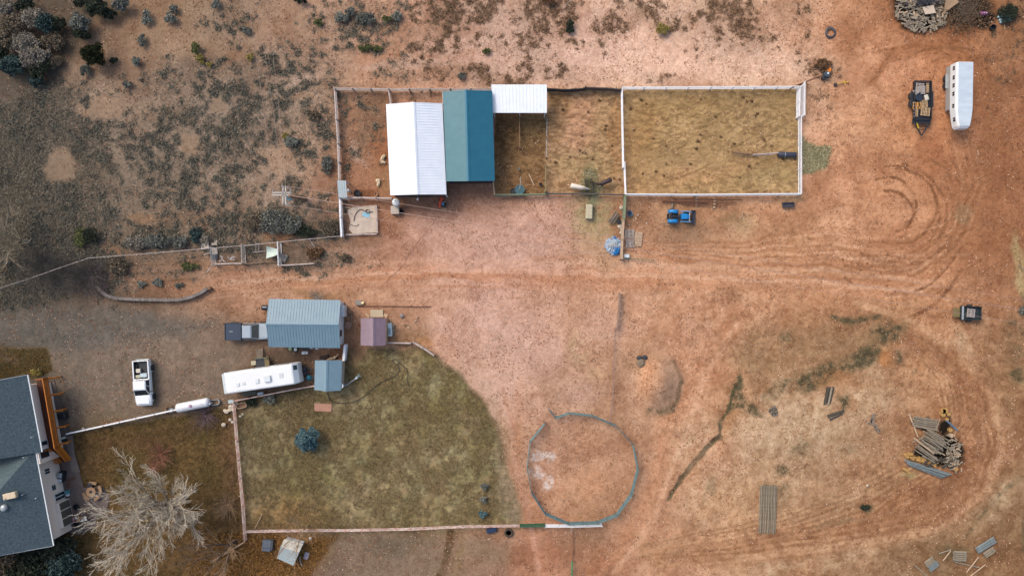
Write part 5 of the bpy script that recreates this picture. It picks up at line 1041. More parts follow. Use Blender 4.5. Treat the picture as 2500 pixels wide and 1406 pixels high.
mb.slab([(x0+.04, -rw_, Zt+.02), (x0+Lb+.3, -rw_, Zt+.02), (x0+Ln-1.0, -rw_*.84, Zt+.02), (x0+Ln-.3, -rw_*.66, Zt+.02), (x0+Ln-.3, rw_*.66, Zt+.02), (x0+Ln-1.0, rw_*.84, Zt+.02), (x0+Lb+.3, rw_, Zt+.02), (x0+.04, rw_, Zt+.02)], .04); mb.build('roof', M_hr, t, world=False)
for s_ in (-1, 1):
    for xx in (.45, 1.55, 2.5, 3.5, 4.95):
        for k in (0, 1): mb = MB(); mb.rbox((x0+xx+k*.26, s_*(Wt+.01), 2.1), (.21, .05, .42), .02); mb.build('window', M_glass, t, world=False)
    for k in (0, 1): mb = MB(); mb.rbox((x0+6.55+k*.26, s_*(Wt*.88+.01-k*.02), 2.1), (.21, .07, .42), .02); mb.build('window', M_glass, t, world=False)
    for xx in (1.35, 2.2): wheel(t, Vector((x0+xx, s_*(Wt+.08), .36)), .37, .22)
    mb = MB(); mb.rbox((x0+1.78, s_*(Wt+.1), .78), (1.75, .28, .06), .02); mb.build('mudguard', M_galv, t, world=False)
mb = MB(); mb.tube([(x0+Ln-.7, 0, 1.42), (x0+Ln-.7, 0, .75)], .09); mb.build('gooseneck', M_black, t, world=False)
mb = MB(); mb.rbox((x0-.02, 0, 1.5), (.06, 1.8, 2.2), .02); mb.build('rear_door', M_alu, t, world=False)
# ---- black utility trailer with pallets
t = thing('utility_trailer', 'black flat utility trailer loaded with broken pallets', 'trailer', P(2243, 249.5), R(-90.5))
L2, W2 = 2.3, 1.02
mb = MB(); mb.box((0, 0, .62), (2*L2, 2*W2, .08)); mb.build('deck', M_black, t, world=False)
for s_ in (-1, 1):
    mb = MB(); mb.box((0, s_*W2, .98), (2*L2, .08, .1)); mb.box((0, s_*W2, .74), (2*L2, .05, .3))
    for k in range(7): mb.box((-L2+.05+k*(2*L2-.1)/6, s_*W2, .8), (.08, .09, .42))
    mb.build('side_rail', M_black, t, world=False)
    for x in (-.62, .32): wheel(t, Vector((x, s_*(W2+.22), .36)), .37, .22)
    mb = MB(); mb.rbox((-.15, s_*(W2+.2), .76), (1.9, .3, .05), .02); mb.build('mudguard', M_black, t, world=False)
    for k in range(5): 
        if s_ == -1: mb = MB(); mb.box((.3+k*.42, s_*(W2+.05), .95), (.12, .03, .06)); mb.build('reflector', M_frame, t, world=False)
mb = MB(); mb.box((L2+.22, 0, .66), (.55, 2.2, .14)); mb.box((L2+.05, 0, .95), (.08, 2*W2, .12)); mb.build('front_beam', M_black, t, world=False)
mb = MB(); mb.box((-L2, 0, .95), (.1, 2.1, .12)); mb.build('tailgate', M_black, t, world=False)
mb = MB(); mb.beam((L2+.4, .95, .62), (L2+1.9, .08, .6), .12, .12); mb.beam((L2+.4, -.75, .62), (L2+1.9, .02, .6), .12, .12); mb.beam((L2+.8, -.5, .6), (L2+.8, .7, .6), .06, .06); mb.beam((L2+1.2, -.3, .6), (L2+1.2, .45, .6), .06, .06); mb.build('tongue', M_black, t, world=False)
mb = MB(); mb.beam((L2+.45, -.6, .74), (L2+1.1, -.38, .74), .1, .1); mb.build('jack', mat("yellow_paint", srgb(196, 168, 40), .5), t, world=False)
M_pal = mat("pallet_wood", srgb(190, 164, 130), .85, c2=srgb(160, 132, 100), scale=5, island=.25); M_palg = mat("grey_pallet_wood", srgb(190, 182, 178), .85, c2=srgb(160, 150, 144), scale=5, island=.15)
def pallet(label, x, y, zb, sx, sy, rz, n, m, group=None, cross=False, tilt=0):
    p = P(x, y, zb+.14); t = thing('pallet', label, 'pallet', (p.x, p.y, zb), rz, group)
    mb = MB(); 
    for i in range(n):
        xx = -sx/2+sx*(i+.5)/n; mb.box((xx, 0, .125), (sx/n*(.52 if not cross else .8), sy, .025))
    mb.build('deck_boards', m, t, world=False)
    mb = MB()
    for yy in (-sy/2+.05, 0, sy/2-.05): mb.box((0, yy, .06), (sx, .05, .1))
    mb.build('stringers', m, t, world=False)
    mb = MB()
    for xx in (-sx/2+.06, 0, sx/2-.06): mb.box((xx, 0, -.001), (.1, sy, .02))
    mb.build('base_boards', m, t, world=False); t.location.z += .015
    return t
pallet('topmost grey pallet in the black trailer', 2246, 214, .68, 1.1, 1.0, R(85), 6, M_palg); pallet('tilted grey broken pallet at the upper left of the black trailer', 2240, 222, .84, .9, .6, R(35), 5, M_palg)
pallet('grey pallet right of the broken one in the black trailer', 2254, 220, .84, 1.0, .5, R(88), 6, M_palg); pallet('brown narrow pallet along the right rail of the black trailer', 2265, 215, .68, 1.2, .3, R(88), 5, M_pal)
pallet('orange-brown pallet at the left middle of the black trailer', 2240, 258, .68, 1.2, .8, R(0), 5, mat("orange_wood", srgb(192, 140, 76), .8, var=.15, island=.2)); pallet('slatted pallet in the middle of the black trailer', 2254, 253, .68, 1.1, .9, R(4), 7, M_pal)
pallet('lowest slatted pallet in the black trailer', 2260, 273, .84, 1.1, 1.0, R(-6), 6, M_pal); pallet('narrow brown pallet at the lower left of the black trailer', 2237, 272, .68, .5, 1.3, R(-3), 3, M_pal)
mb = MB(); p = P(2244, 238, 1.0); mb.lathe((p.x, p.y, .67), [(.4, 0), (.44, .05), (.46, .34), (.4, .36), (.38, .3), (.001, .28)], 18); single(mb, 'black_tub', mat("dark_blue_rubber", srgb(34, 44, 62), .6), 'dark round tub on the black trailer', 'tub')
box_thing('white_sack', 'crumpled white sack beside the dark tub on the black trailer', 'sack', 2263, 238, 0, (.5, .7, .25), M_cream, .3, .1, zb=.67)
# ---- compact tractor
t = thing('tractor', 'small bright blue tractor with a front loader', 'tractor', P(1657, 530.5), R(-1))
M_blue = mat("tractor_blue", srgb(20, 128, 196), .35, var=.06, coat=.3)
mb = MB(); mb.loft([body_ring(.05, .36, .6, 1.2, .1), body_ring(.75, .34, .6, 1.18, .1), body_ring(1.05, .26, .6, 1.05, .1)]); mb.build('bonnet', M_blue, t, world=False)
mb = MB(); mb.box((.0, 0, .55), (2.3, .4, .3)); mb.box((-.6, 0, .62), (.7, .8, .08)); mb.build('chassis', M_black, t, world=False)
for s_ in (-1, 1):
    wheel(t, Vector((-.85, s_*.6, .58)), .58, .34, m=M_frame); wheel(t, Vector((.85, s_*.52, .36)), .36, .22, m=M_frame)
    mb = MB(); mb.smooth = True
    ring = []
    for i in range(9):
        a = R(20+i*17.5); ring.append([Vector((-.85+math.cos(a)*r_, s_*y_, .55+math.sin(a)*r_)) for r_, y_ in ((.66, .36), (.66, .8), (.7, .8), (.7, .36))])
    mb.loft(ring); fix_normals(mb.build('mudguard', M_blue, t, world=False))
    mb = MB(); mb.beam((-.05, s_*.62, 1.15), (1.15, s_*.62, .95), .1, .14); mb.beam((1.15, s_*.62, .95), (1.5, s_*.55, .4), .1, .12); mb.build('loader_arm', mat("loader_blue", srgb(96, 156, 206), .4), t, world=False)
mb = MB(); mb.beam((1.1, -.6, .9), (1.1, .6, .9), .1, .1); mb.box((1.05, 0, .8), (.12, .5, .5)); mb.build('front_guard', M_galv, t, world=False)
mb = MB()
pr = [(1.5, .08), (2.0, .05), (2.02, .1), (1.6, .14), (1.56, .5), (1.5, .52)]
mb.loft([[Vector((x, y, z)) for x, z in pr] for y in (-.82, .82)]); mb.box((1.7, -.82, .28), (.5, .04, .4)); mb.box((1.7, .82, .28), (.5, .04, .4)); fix_normals(mb.build('bucket', mat("bucket_steel", srgb(66, 66, 76), .5), t, world=False))
mb = MB(); mb.rbox((-.62, 0, .86), (.42, .44, .12), .04); mb.rbox((-.84, 0, 1.06), (.1, .42, .36), .04); mb.build('seat', M_black, t, world=False)
mb = MB(); mb.smooth = True; mb.lathe((-.2, 0, 1.2), [(.14, 0), (.17, .015), (.14, .03)], 16); mb.build('steering_wheel', M_black, t, world=False)
mb = MB(); mb.tube([(-1.15, -.5, .9), (-1.15, -.5, 1.5), (-1.15, .5, 1.5), (-1.15, .5, .9)], .035); mb.build('roll_bar', M_black, t, world=False)
mb = MB(); mb.box((-1.4, 0, .5), (.3, .7, .1)); mb.build('hitch', M_black, t, world=False)
# ---- small dump bin trailer
t = thing('bin_trailer', 'small dark open bin trailer holding a pale pallet', 'trailer', P(2356, 763.5), R(-2))
mb = MB(); mb.box((.25, 0, .45), (2.3, 1.6, .06))
for a, b in (((-.9, -.8), (1.4, -.8)), ((-.9, .8), (1.4, .8)), ((1.4, -.8), (1.4, .8)), ((-.9, -.8), (-.9, .8))): mb.beam((a[0], a[1], .72), (b[0], b[1], .72), .06, .5)
mb.build('bin', mat("dark_green_steel", srgb(44, 56, 62), .55, var=.3), t, world=False)
mb = MB(); mb.box((-.85, 0, .99), (.22, 1.62, .05)); mb.build('rim', M_galv, t, world=False)
mb = MB(); mb.box((-1.35, 0, .5), (.8, 1.1, .06)); mb.build('ramp', mat("olive_board", srgb(122, 108, 72), .8), t, world=False)
for s_ in (-1, 1): wheel(t, Vector((.3, s_*.95, .3)), .3, .18)
pallet('pale slatted pallet inside the dark bin trailer', 2371, 764, .7, 1.05, .95, R(84), 9, M_palg)
# ---- the propane tank
t = thing('propane_tank', 'long white propane tank lying beside the driveway fence', 'tank', P(478, 986), R(11.5))
mb = MB(); mb.smooth = True; Rr = .55; pr = [(.001, -2.1)]+[(Rr*math.sin(a), -1.75-.36*math.cos(a)) for a in np.linspace(.25, math.pi/2, 6)]+[(Rr*math.cos(a), 1.75+.36*math.sin(a)) for a in np.linspace(0, 1.3, 6)]+[(.001, 2.1)]
mb.lathe((0, 0, .85), pr, 24, 'X'); fix_normals(mb.build('tank', mat("tank_white", srgb(234, 238, 244), .4, c2=srgb(210, 212, 220), scale=2), t, world=False))
mb = MB(); mb.lathe((-.1, 0, 1.36), [(.2, 0), (.2, .1), (.16, .16), (.001, .18)], 14); mb.build('valve_cover', mat("mauve_cap", srgb(176, 140, 168), .5), t, world=False)
for x in (-1.2, 1.2): mb = MB(); mb.box((x, 0, .18), (.25, .9, .36)); mb.build('saddle', M_conc, t, world=False)
# little trailer-side porch, steps and boxes by the camper
t = thing('camper_porch', 'dark wooden porch and steps against the camper', 'porch', P(643, 884), R(6))
mb = MB(); mb.box((0, 0, .5), (1.5, 1.1, .08)); mb.build('platform', M_black, t, world=False)
mb = MB(); mb.box((.62, 0, .56), (.55, 1.15, .05)); mb.build('board', mat("olive_plank", srgb(120, 106, 76), .8), t, world=False)
mb = MB(); mb.beam((-.75, .58, .9), (.85, .58, .9), .06, .06); mb.build('handrail', M_olive, t, world=False)
for s_ in (-.7, .7): mb = MB(); mb.box((s_, -.4, .25), (.1, .1, .5)); mb.box((s_, .5, .45), (.1, .1, .9)); mb.build('leg', M_black, t, world=False)
mb = MB()
for k in range(4): mb.box((-.25, .75+k*.26, .42-k*.1), (.62, .2, .05))
for s_ in (-.58, .1): mb.beam((s_, .62, .45), (s_, 1.8, .05), .06, .12)
mb.build('steps', M_wood, t, world=False)
boxlid('fan_unit', 'square cream fan unit left of the camper porch', 'air unit', 619, 886, (.6, .5, .5), M_cream, mat("fan_grille", srgb(176, 172, 146), .6), R(5))
# ------------------------------------------------------------------ small things in the yard
def tub(name, label, cat, x, y, r, h, m, inner=None, im=None, zb=0, sx=1.0, rz=0.):
    p = P(x, y, zb+h); t = thing(name, label, cat, (p.x, p.y, zb), rz); mb = MB()
    mb.lathe((0, 0, 0), [(r*.86, 0), (r*.95, h*.5), (r, h), (r*.92, h), (r*.85, h*.3), (.001, h*.28)], 20)
    mb.v = [(a*sx, b, c) for a, b, c in mb.v]; mb.build('shell', m, t, world=False)
    if im:
        mb = MB(); mb.lathe((0, 0, h*(inner or .7)), [(.001, .01), (r*.91, 0)], 20); mb.v = [(a*sx, b, c) for a, b, c in mb.v]; mb.build('contents', im, t, world=False)
    return t
def bucket(name, label, x, y, r, h, m, cat='bucket', lid=None):
    p = P(x, y, h); mb = MB()
    if lid: mb.lathe((p.x, p.y, 0), [(r*.95, 0), (r, h*.1), (r, h*.9), (r*.94, h), (.001, h)], 16)
    else: mb.lathe((p.x, p.y, 0), [(r*.8, 0), (r, h), (r*.9, h), (r*.72, .05), (.001, .05)], 16)
    return single(mb, name, m, label, cat)
def tyre(label, x, y, r, h=.22, zb=0, m=None, name='tyre'):
    p = P(x, y, zb+h); mb = MB(); mb.smooth = True
    mb.lathe((p.x, p.y, zb+h/2), [(r*.58, -h*.42), (r*.9, -h/2), (r, -h*.25), (r, h*.25), (r*.9, h/2), (r*.58, h*.42), (r*.58, -h*.42)], 24)
    o = single(mb, name, m or M_rubber, label, 'tyre'); return o
def stick(name, label, a, b, r, m, za=.06, zb_=None, cat='board', flat=True, group=None, wd=None):
    A, B = P(*a, za), P(*b, zb_ if zb_ is not None else za); mb = MB()
    if flat: mb.beam(A, B, wd or r*2, .05)
    else: mb.tube([A, B], [r, r*.8], 8)
    return single(mb, name, m, label, cat, group)
def plate(name, label, pts, z, th, m, cat, tilt=None):
    mb = MB(); zs = tilt or [z]*len(pts); mb.slab([P(x, y, zz) for (x, y), zz in zip(pts, zs)], th); return single(mb, name, m, label, cat)
def rock(label, x, y, r, m, seed=0, group=None, name='rock'):
    p = P(x, y, r[2]); rr_ = random.Random(seed+int(x)); bm = bmesh.new(); bmesh.ops.create_icosphere(bm, subdivisions=2, radius=1)
    for v in bm.verts: v.co *= 1+.3*(rr_.random()-.5)
    a = rr_.random()*3; mb = MB(); bm.verts.index_update()
    mb.add([(p.x+r[0]*(v.co.x*math.cos(a)-v.co.y*math.sin(a)), p.y+r[1]*(v.co.x*math.sin(a)+v.co.y*math.cos(a)), r[2]*.5+r[2]*.7*v.co.z) for v in bm.verts], [[v.index for v in f.verts] for f in bm.faces]); bm.free()
    return single(mb, name, m, label, 'rock', group)
M_rock = mat("pale_rock", srgb(198, 186, 170), .9, var=.12); M_creamr = mat("cream_rock", srgb(220, 202, 174), .9, var=.1); M_greyr = mat("grey_rock", srgb(142, 136, 132), .9, var=.15)
M_water = mat("trough_water", srgb(70, 104, 112), .08, var=.2, spec=.6); M_tealp = mat("teal_plastic", srgb(78, 142, 150), .5, var=.1); M_bluep = mat("blue_plastic", srgb(52, 138, 196), .45, var=.1)
M_orange = mat("orange_plastic", srgb(222, 128, 30), .5, var=.08); M_red = mat("red_paint", srgb(206, 76, 46), .5, var=.15)
tub('water_tub', 'black round tub on the wet soil in the left pen', 'tub', 872, 472, .42, .35, M_rubber, .6, M_rubber)
bucket('feed_ring', 'small tan bucket right of the black tub in the left pen', 918, 474, .22, .3, mat("tan_rubber", srgb(196, 160, 128), .7)); bucket('bucket', 'white bucket beside the pale sheet roof', 850, 464, .15, .3, M_frame, lid=1); bucket('bucket', 'small cream bucket lying below the white bucket', 854, 468, .15, .25, M_cream)
t = thing('rock', 'two-lobed cream rock in the left pen', 'rock', P(923, 444)); 
mb = MB(); p = P(922.5, 441, .2); mb.ell((p.x, p.y, .15), (.3, .24, .2), 10, 7, .4); p = P(924, 448, .2); mb.ell((p.x, p.y, .15), (.2, .36, .2), 10, 7, .4, -.3); mb.build('stone', M_creamr, t)
# broken cream rim of the burnt stump beside the white barn
mb = MB()
for i, (x, y) in enumerate([(938, 381), (935, 383), (933, 387), (931, 391), (934, 394), (938, 397)]):
    p = P(x, y, .25); mb.ell((p.x, p.y, .15), (.2, .2, .2), 7, 5, .5)
single(mb, 'broken_tub', M_creamr, 'broken cream rim lying beside the white barn', 'tub')
plate('plastic_sheet', 'light blue rectangular sheet on the concrete pad', [(886, 518), (903, 520), (901, 532), (884, 528)], .12, .03, mat("light_blue_sheet", srgb(134, 186, 208), .5), 'sheet')
bucket('drain_tub', 'small dark round tub on the concrete pad', 897, 516, .25, .25, mat("dark_brown_tub", srgb(70, 58, 56), .7))
def hose(name, label, pts, r, m, z=.05, cat='hose'):
    P3 = [P(x, y, z) for x, y in pts]; out = []
    for i in range(len(P3)-1):
        p0 = P3[max(0, i-1)]; p1 = P3[i]; p2 = P3[i+1]; p3 = P3[min(len(P3)-1, i+2)]
        for k in range(5):
            s = k/5; out.append(.5*((2*p1)+(p2-p0)*s+(2*p0-5*p1+4*p2-p3)*s*s+(-p0+3*p1-3*p2+p3)*s**3))
    out.append(P3[-1]); mb = MB(); mb.tube(out, r, 5); return single(mb, name, m, label, cat)
M_hose = mat("black_hose", srgb(52, 50, 44), .6)
hose('hose', 'dark hose curling over the concrete pad', [(864, 540), (866, 528), (873, 516), (882, 512), (892, 516), (900, 519), (910, 517)], .05, mat("brown_hose", srgb(96, 80, 74), .6), .14)
hose('hose', 'thin brown hose running under the fence onto the concrete pad', [(838, 538), (850, 545), (862, 551), (872, 551), (876, 548)], .035, mat("brown_hose", (0, 0, 0)), .14)
hose('hose', 'long black hose wandering across the big lawn', [(800, 958), (802, 972), (812, 980), (830, 984), (852, 983), (872, 977), (895, 962), (915, 944), (935, 930), (958, 921), (970, 913), (975, 902), (970, 892), (960, 883), (960, 878), (968, 878), (977, 888), (990, 899), (996, 912), (994, 928), (1000, 945)], .035, M_hose, .07)
hose('hose', 'thin brown hose snaking across the bare yard', [(1062, 540), (1045, 560), (1020, 590), (998, 620), (985, 645), (960, 670), (925, 705)], .014, mat("dirt_hose", srgb(160, 116, 96), .7), .01)
mb = MB(); mb.smooth = True
for k in range(5): mb.tube([P(2027+math.cos(a)*(13-k*.8)+random.random(), 80+math.sin(a)*(14-k*1.1)+random.random(), .05+k*.05) for a in np.linspace(0, 6.2, 26)], .04, 5)
single(mb, 'hose_coil', mat("coil_grey", srgb(82, 84, 92), .6), 'coil of dark grey pipe lying on the upper dirt track', 'hose coil')
# cistern beside the white barn
t = thing('water_cistern', 'white tank with a conical lid on a grey base beside the white barn', 'tank', P(964, 500))
mb = MB(); p0, p1 = P(954, 503, .9), P(973, 522, .9); mb.box(((p0.x+p1.x)/2, (p0.y+p1.y)/2, .45), (.95, .95, .9)); mb.build('base', M_conc, t)
mb = MB(); p = P(965, 493, 2.0); mb.lathe((p.x, p.y, .92), [(.43, 0), (.45, .1), (.45, .75), (.4, .9), (.1, 1.08), (.001, 1.08)], 20); mb.build('tank', M_frame, t); mb = MB(); mb.lathe((p.x-.02, p.y+.1, 2.0), [(.07, 0), (.07, .05), (.001, .06)], 8); mb.build('cap', M_black, t)
tyre('old tyre leaning at the foot of the white cistern', 979, 517, .33)
# red walk-behind machine
t = thing('garden_tiller', 'orange-red garden machine with a blue tank by the barn door', 'machine', P(1079, 495))
mb = MB(); p = P(1078, 492, .6); mb.rbox((p.x-.1, p.y+.1, .45), (.4, 1.0, .3), .1, R(-22)); p = P(1074.5, 498, .6); mb.rbox((p.x, p.y, .42), (.3, .9, .26), .08, R(-12)); mb.build('hood', M_red, t)
mb = MB(); p = P(1081, 498, .5); mb.rbox((p.x, p.y, .3), (.55, .7, .3), .08, .2); mb.build('engine', M_black, t)
mb = MB(); p = P(1081, 498, .6); mb.ell((p.x, p.y, .52), (.15, .16, .12)); mb.build('fuel_tank', M_bluep, t)
for s_ in (-1, 1): mb = MB(); p = P(1079, 498, .2); mb.lathe((p.x+s_*.42, p.y-.1, .22), [(.001, -.06), (.22, -.06), (.22, .06), (.001, .06)], 14, 'X'); mb.build('wheel', M_rubber, t)
for x, y in ((1088, 492), (1086, 496)): 
    mb = MB(); mb.tube([P(1080, 494, .5), P(x, y, .95)], .03, 6); mb.build('handle', M_galv, t)
for i, (a, b, w_, l) in enumerate([((1076, 508), (1091, 511), .09, 'tan board at the foot of the red machine'), ((1097, 512), (1101, 519), .09, 'short tan board right of the red machine'), ((1107, 486), (1109, 480), .05, 'small pale stick right of the barn corner'), ((1095, 463), (1106, 465), .05, 'thin pale stick at the gap between the barns'), ((1069, 487), (1071, 502), .07, 'grey stick left of the red machine'), ((1291, 425), (1304, 453), .13, 'tan plank leaning in the trough pen'), ((1221, 482), (1246, 480), .05, 'thin pale stick below the trough pen fence'), ((1609, 544), (1644, 545), .04, 'upper of two thin pale sticks below the blue tractor'), ((1618, 548), (1645, 551), .05, 'lower of two thin pale sticks below the blue tractor'), ((1783, 478), (1768, 494), .1, 'pink board leaning over the pipe rack'), ((1758, 511), (1770, 505), .04, 'thin pale stick below the right end of the pipe rack'), ((1815, 517), (1807, 536), .06, 'thin slanting white stick right of the pipe rack'), ((800, 483), (795, 490), .16, 'short cream board on the dark weeds left of the fence'), ((837, 507), (856, 507), .14, 'short pale plank above the concrete pad'), ((858, 767), (859, 798), .12, 'grey post lying beside the garage end wall'), ((893, 765), (901, 774), .3, 'short pink-tan board above the mauve shed'), ((979, 789), (994, 797), .1, 'upper-left of the three scattered boards right of the hot tub'), ((985, 791), (1000, 801), .13, 'middle of the three scattered boards right of the hot tub'), ((991, 786), (1003, 795), .05, 'thinnest of the three scattered boards right of the hot tub'), ((1010, 786), (1017, 781), .14, 'small board at the upper right of the scattered boards'), ((1016, 778), (1021, 771), .06, 'thin stick above the small board right of the shed'), ((1034, 792), (1036, 797), .12, 'smallest tan scrap farthest right of the shed'), ((937, 768), (946, 772), .4, 'pile of cream offcuts touching the mauve shed'), ((953, 779), (955, 786), .07, 'short cream stick above the hot tub'), ((2044, 190), (2048, 186), .06, 'short cream stick beside the black barrel'), ((2453, 52), (2452, 72), .05, 'thin tan stick lying near the pale blue bags'), ((2381, 38), (2354, 43), .07, 'tan stick poking out of the brush heap'), ((596, 1150), (604, 1130), 0, ''), ((622, 1290), (640, 1254), .07, 'thin bleached stick lying on the golden lawn'), ((1850, 490), (1868, 489), .05, 'thin white strip under the riding pen fence'), ((1870, 490), (1888, 490), .05, 'second thin white strip under the riding pen fence')]):
    if w_: stick('board', l, a, b, 0, M_newwood if 'grey' not in l else M_wood, .08, cat='board', wd=w_)
hose('steel_pipe', 'long straight rusty pipe lying above the mauve shed', [(874, 747.5), (950, 747.5), (1051, 749)], .06, M_rust, .08, 'pipe')
plate('concrete_slab', 'beige slab above the mauve shed', [(904, 756), (935, 756), (935, 774), (904, 774)], .15, .15, mat("beige_slab", srgb(184, 172, 150), .85, var=.06), 'slab')
t = thing('bathtub', 'white tub standing against the mauve shed wall', 'tub', P(950, 804)); p = P(951, 805, .6)
mb = MB(); mb.rbox((p.x, p.y, .3), (.52, 1.6, .6), .08, R(3)); mb.build('shell', mat("tub_white", srgb(206, 226, 234), .3), t); mb = MB(); mb.rbox((p.x-.02, p.y-.2, .605), (.3, .8, .03), .01, R(3)); mb.build('basin', mat("tub_basin", srgb(140, 158, 162), .4), t)
for y_, h_ in ((797, .3), (807, .3), (812, .25)): box_thing('concrete_block', {797: 'topmost grey block right of the white tub', 807: 'middle grey block right of the white tub', 812: 'lowest grey block right of the white tub'}[y_], 'block', 959, y_-1, 0, (.35, .42, h_), M_wood)
rock('round grey stone right of the mauve shed', 980, 771, (.27, .27, .25), M_greyr); rock('round dusty millstone beside the garage end wall', 848, 794, (.5, .5, .2), mat("dusty_stone", srgb(150, 118, 104), .9)); box_thing('crate', 'brown weathered crate at the corner of the garage end wall', 'crate', 851, 761, 0, (.7, .35, .4), M_woodb)
box_thing('concrete_block', 'grey block lying above the long rusty pipe', 'block', 875, 739, 0, (.75, .6, .25), M_greyr); box_thing('wood_chunk', 'bright cream wood chunk on the grey block', 'wood', 885, 739, 0, (.34, .3, .3), mat("fresh_wood", srgb(240, 216, 168), .7), .6)
# garage south side
box_thing('crate', 'pale green crate under the garage eave', 'crate', 708, 850, 0, (.38, .5, .4), mat("pale_green", srgb(164, 190, 150), .6)); tyre('spare wheel with a white rim under the garage eave', 721, 853, .34, .25); mb = MB(); p = P(721, 853, .27); mb.lathe((p.x, p.y, .2), [(.2, 0), (.2, .05), (.07, .08), (.001, .08)], 14); single(mb, 'wheel_rim', M_frame, 'white rim of the spare wheel under the garage eave', 'rim')
t = thing('bench', 'small white bench with a cross-shaped load below the garage', 'bench', P(744, 861)); p = P(744, 861, .5); mb = MB(); mb.rbox((p.x, p.y, .46), (.75, .35, .08), .03, .08); mb.build('seat', M_frame, t)
for dx in (-.3, .3):
    for dy in (-.12, .12): mb = MB(); mb.box((p.x+dx, p.y+dy, .21), (.05, .05, .42)); mb.build('leg', M_frame, t)
mb = MB(); mb.beam((p.x-.15, p.y-.12, .53), (p.x+.2, p.y+.12, .53), .05, .05); mb.beam((p.x-.15, p.y+.12, .55), (p.x+.2, p.y-.12, .55), .05, .05); mb.build('strap', M_galv, t)
for i, (x, y, d_, m_, l) in enumerate([(745, 851, (1.1, .25, .3), M_black, 'long black box under the garage eave'), (773, 851, (.4, .2, .3), M_frame, 'small white box under the garage eave'), (760, 850, (.4, .2, .3), M_galv, 'grey box under the garage eave')]): box_thing('box', l, 'box', x, y, 0, d_, m_)
for a, b, l in (((799, 878), (809, 872), 'leftmost pale plank behind the grey garden shed'), ((807, 878), (818, 869), 'middle pale plank behind the grey garden shed'), ((815, 876), (826, 864), 'rightmost pale plank behind the grey garden shed')): stick('plank', l, a, b, 0, M_newwood, .5, wd=.12)
for i, (x, y, dx, dy) in enumerate([(791, 872, 1.2, .4), (812, 874, .9, .4)]): box_thing('wood_heap', ('dark heap of scrap behind the left part of the garden shed', 'dark heap of scrap behind the right part of the garden shed')[i], 'scrap', x, y, 0, (dx, dy, .4), mat("dark_scrap", srgb(50, 40, 36), .9, var=.4, scale=8), .2, .12)
t = thing('barbecue', 'teal kettle barbecue between the camper and the garden shed', 'barbecue', P(755, 921)); p = P(753, 922, .9); mb = MB(); mb.smooth = True; mb.ell((p.x, p.y, .7), (.36, .36, .28), 16, 10); mb.build('kettle', mat("teal_enamel", srgb(22, 104, 124), .3), t)
for a in range(3): mb = MB(); mb.tube([(p.x+.1*math.cos(a*2.1), p.y+.1*math.sin(a*2.1), .6), (p.x+.35*math.cos(a*2.1), p.y+.35*math.sin(a*2.1), 0)], .025, 6); mb.build('leg', M_black, t)
mb = MB(); mb.rbox((p.x+.45, p.y, .68), (.35, .5, .05), .02); mb.build('shelf', M_black, t)
t = thing('barbecue', 'black and silver barrel grill at the garage corner', 'barbecue', P(649, 749)); p = P(646, 751, .9); mb = MB(); mb.smooth = True; mb.lathe((p.x, p.y, .6), [(.001, -.42), (.3, -.42), (.32, -.3), (.32, .3), (.3, .42), (.001, .42)], 16, 'X'); mb.build('barrel', M_black, t); mb = MB(); mb.rbox((p.x-.05, p.y+.05, .9), (.5, .1, .06), .02); mb.build('handle', M_galv, t)
for dx in (-.3, .3): mb = MB(); mb.box((p.x+dx, p.y, .25), (.05, .5, .5)); mb.build('leg', M_black, t)
# satellite dish, clothes pole and slide by the lawn
t = thing('satellite_dish', 'small white satellite dish at the corner of the garden shed', 'dish', P(833, 941)); p = P(831.5, 942, 2.2); mb = MB(); mb.lathe((p.x, p.y, 2.05), [(.001, 0), (.2, .03), (.33, .12), (.31, .14), (.18, .06), (.001, .04)], 18); mb.build('dish', M_frame, t); mb = MB(); mb.tube([(p.x+.1, p.y+.1, 0), (p.x, p.y, 2.1)], .03); mb.build('mast', M_galv, t)
t = thing('seesaw', 'bent white pipe play frame on the lawn edge', 'play frame', P(850, 938)); mb = MB(); mb.tube([P(836, 942, .5), P(846, 940, .5), P(858, 931, .45), P(877, 918, .4)], .06, 8); mb.tube([P(836, 942, .5), P(836, 942, 0)], .05, 6); mb.tube([P(858, 931, .45), P(858, 931, 0)], .04, 6); mb.build('frame', M_galv, t)
mb = MB(); mb.tube([P(866, 925, .3), P(877, 913, .9), P(881, 920, .3)], .04, 6); mb.tube([P(868, 920, .5), P(880, 917, .5)], .05, 6); mb.build('handlebar', mat("pale_teal_pipe", srgb(160, 196, 196), .4), t); mb = MB(); mb.rbox(P(870, 923, .5), (.35, .2, .08), .03, .6); mb.build('seat', M_frame, t)
plate('plywood_sheet', 'reddish plywood sheet lying on the lawn', [(767, 984), (810, 986), (809, 1005), (768, 1003)], .06, .04, mat("red_ply", srgb(176, 132, 112), .85, var=.1), 'board')
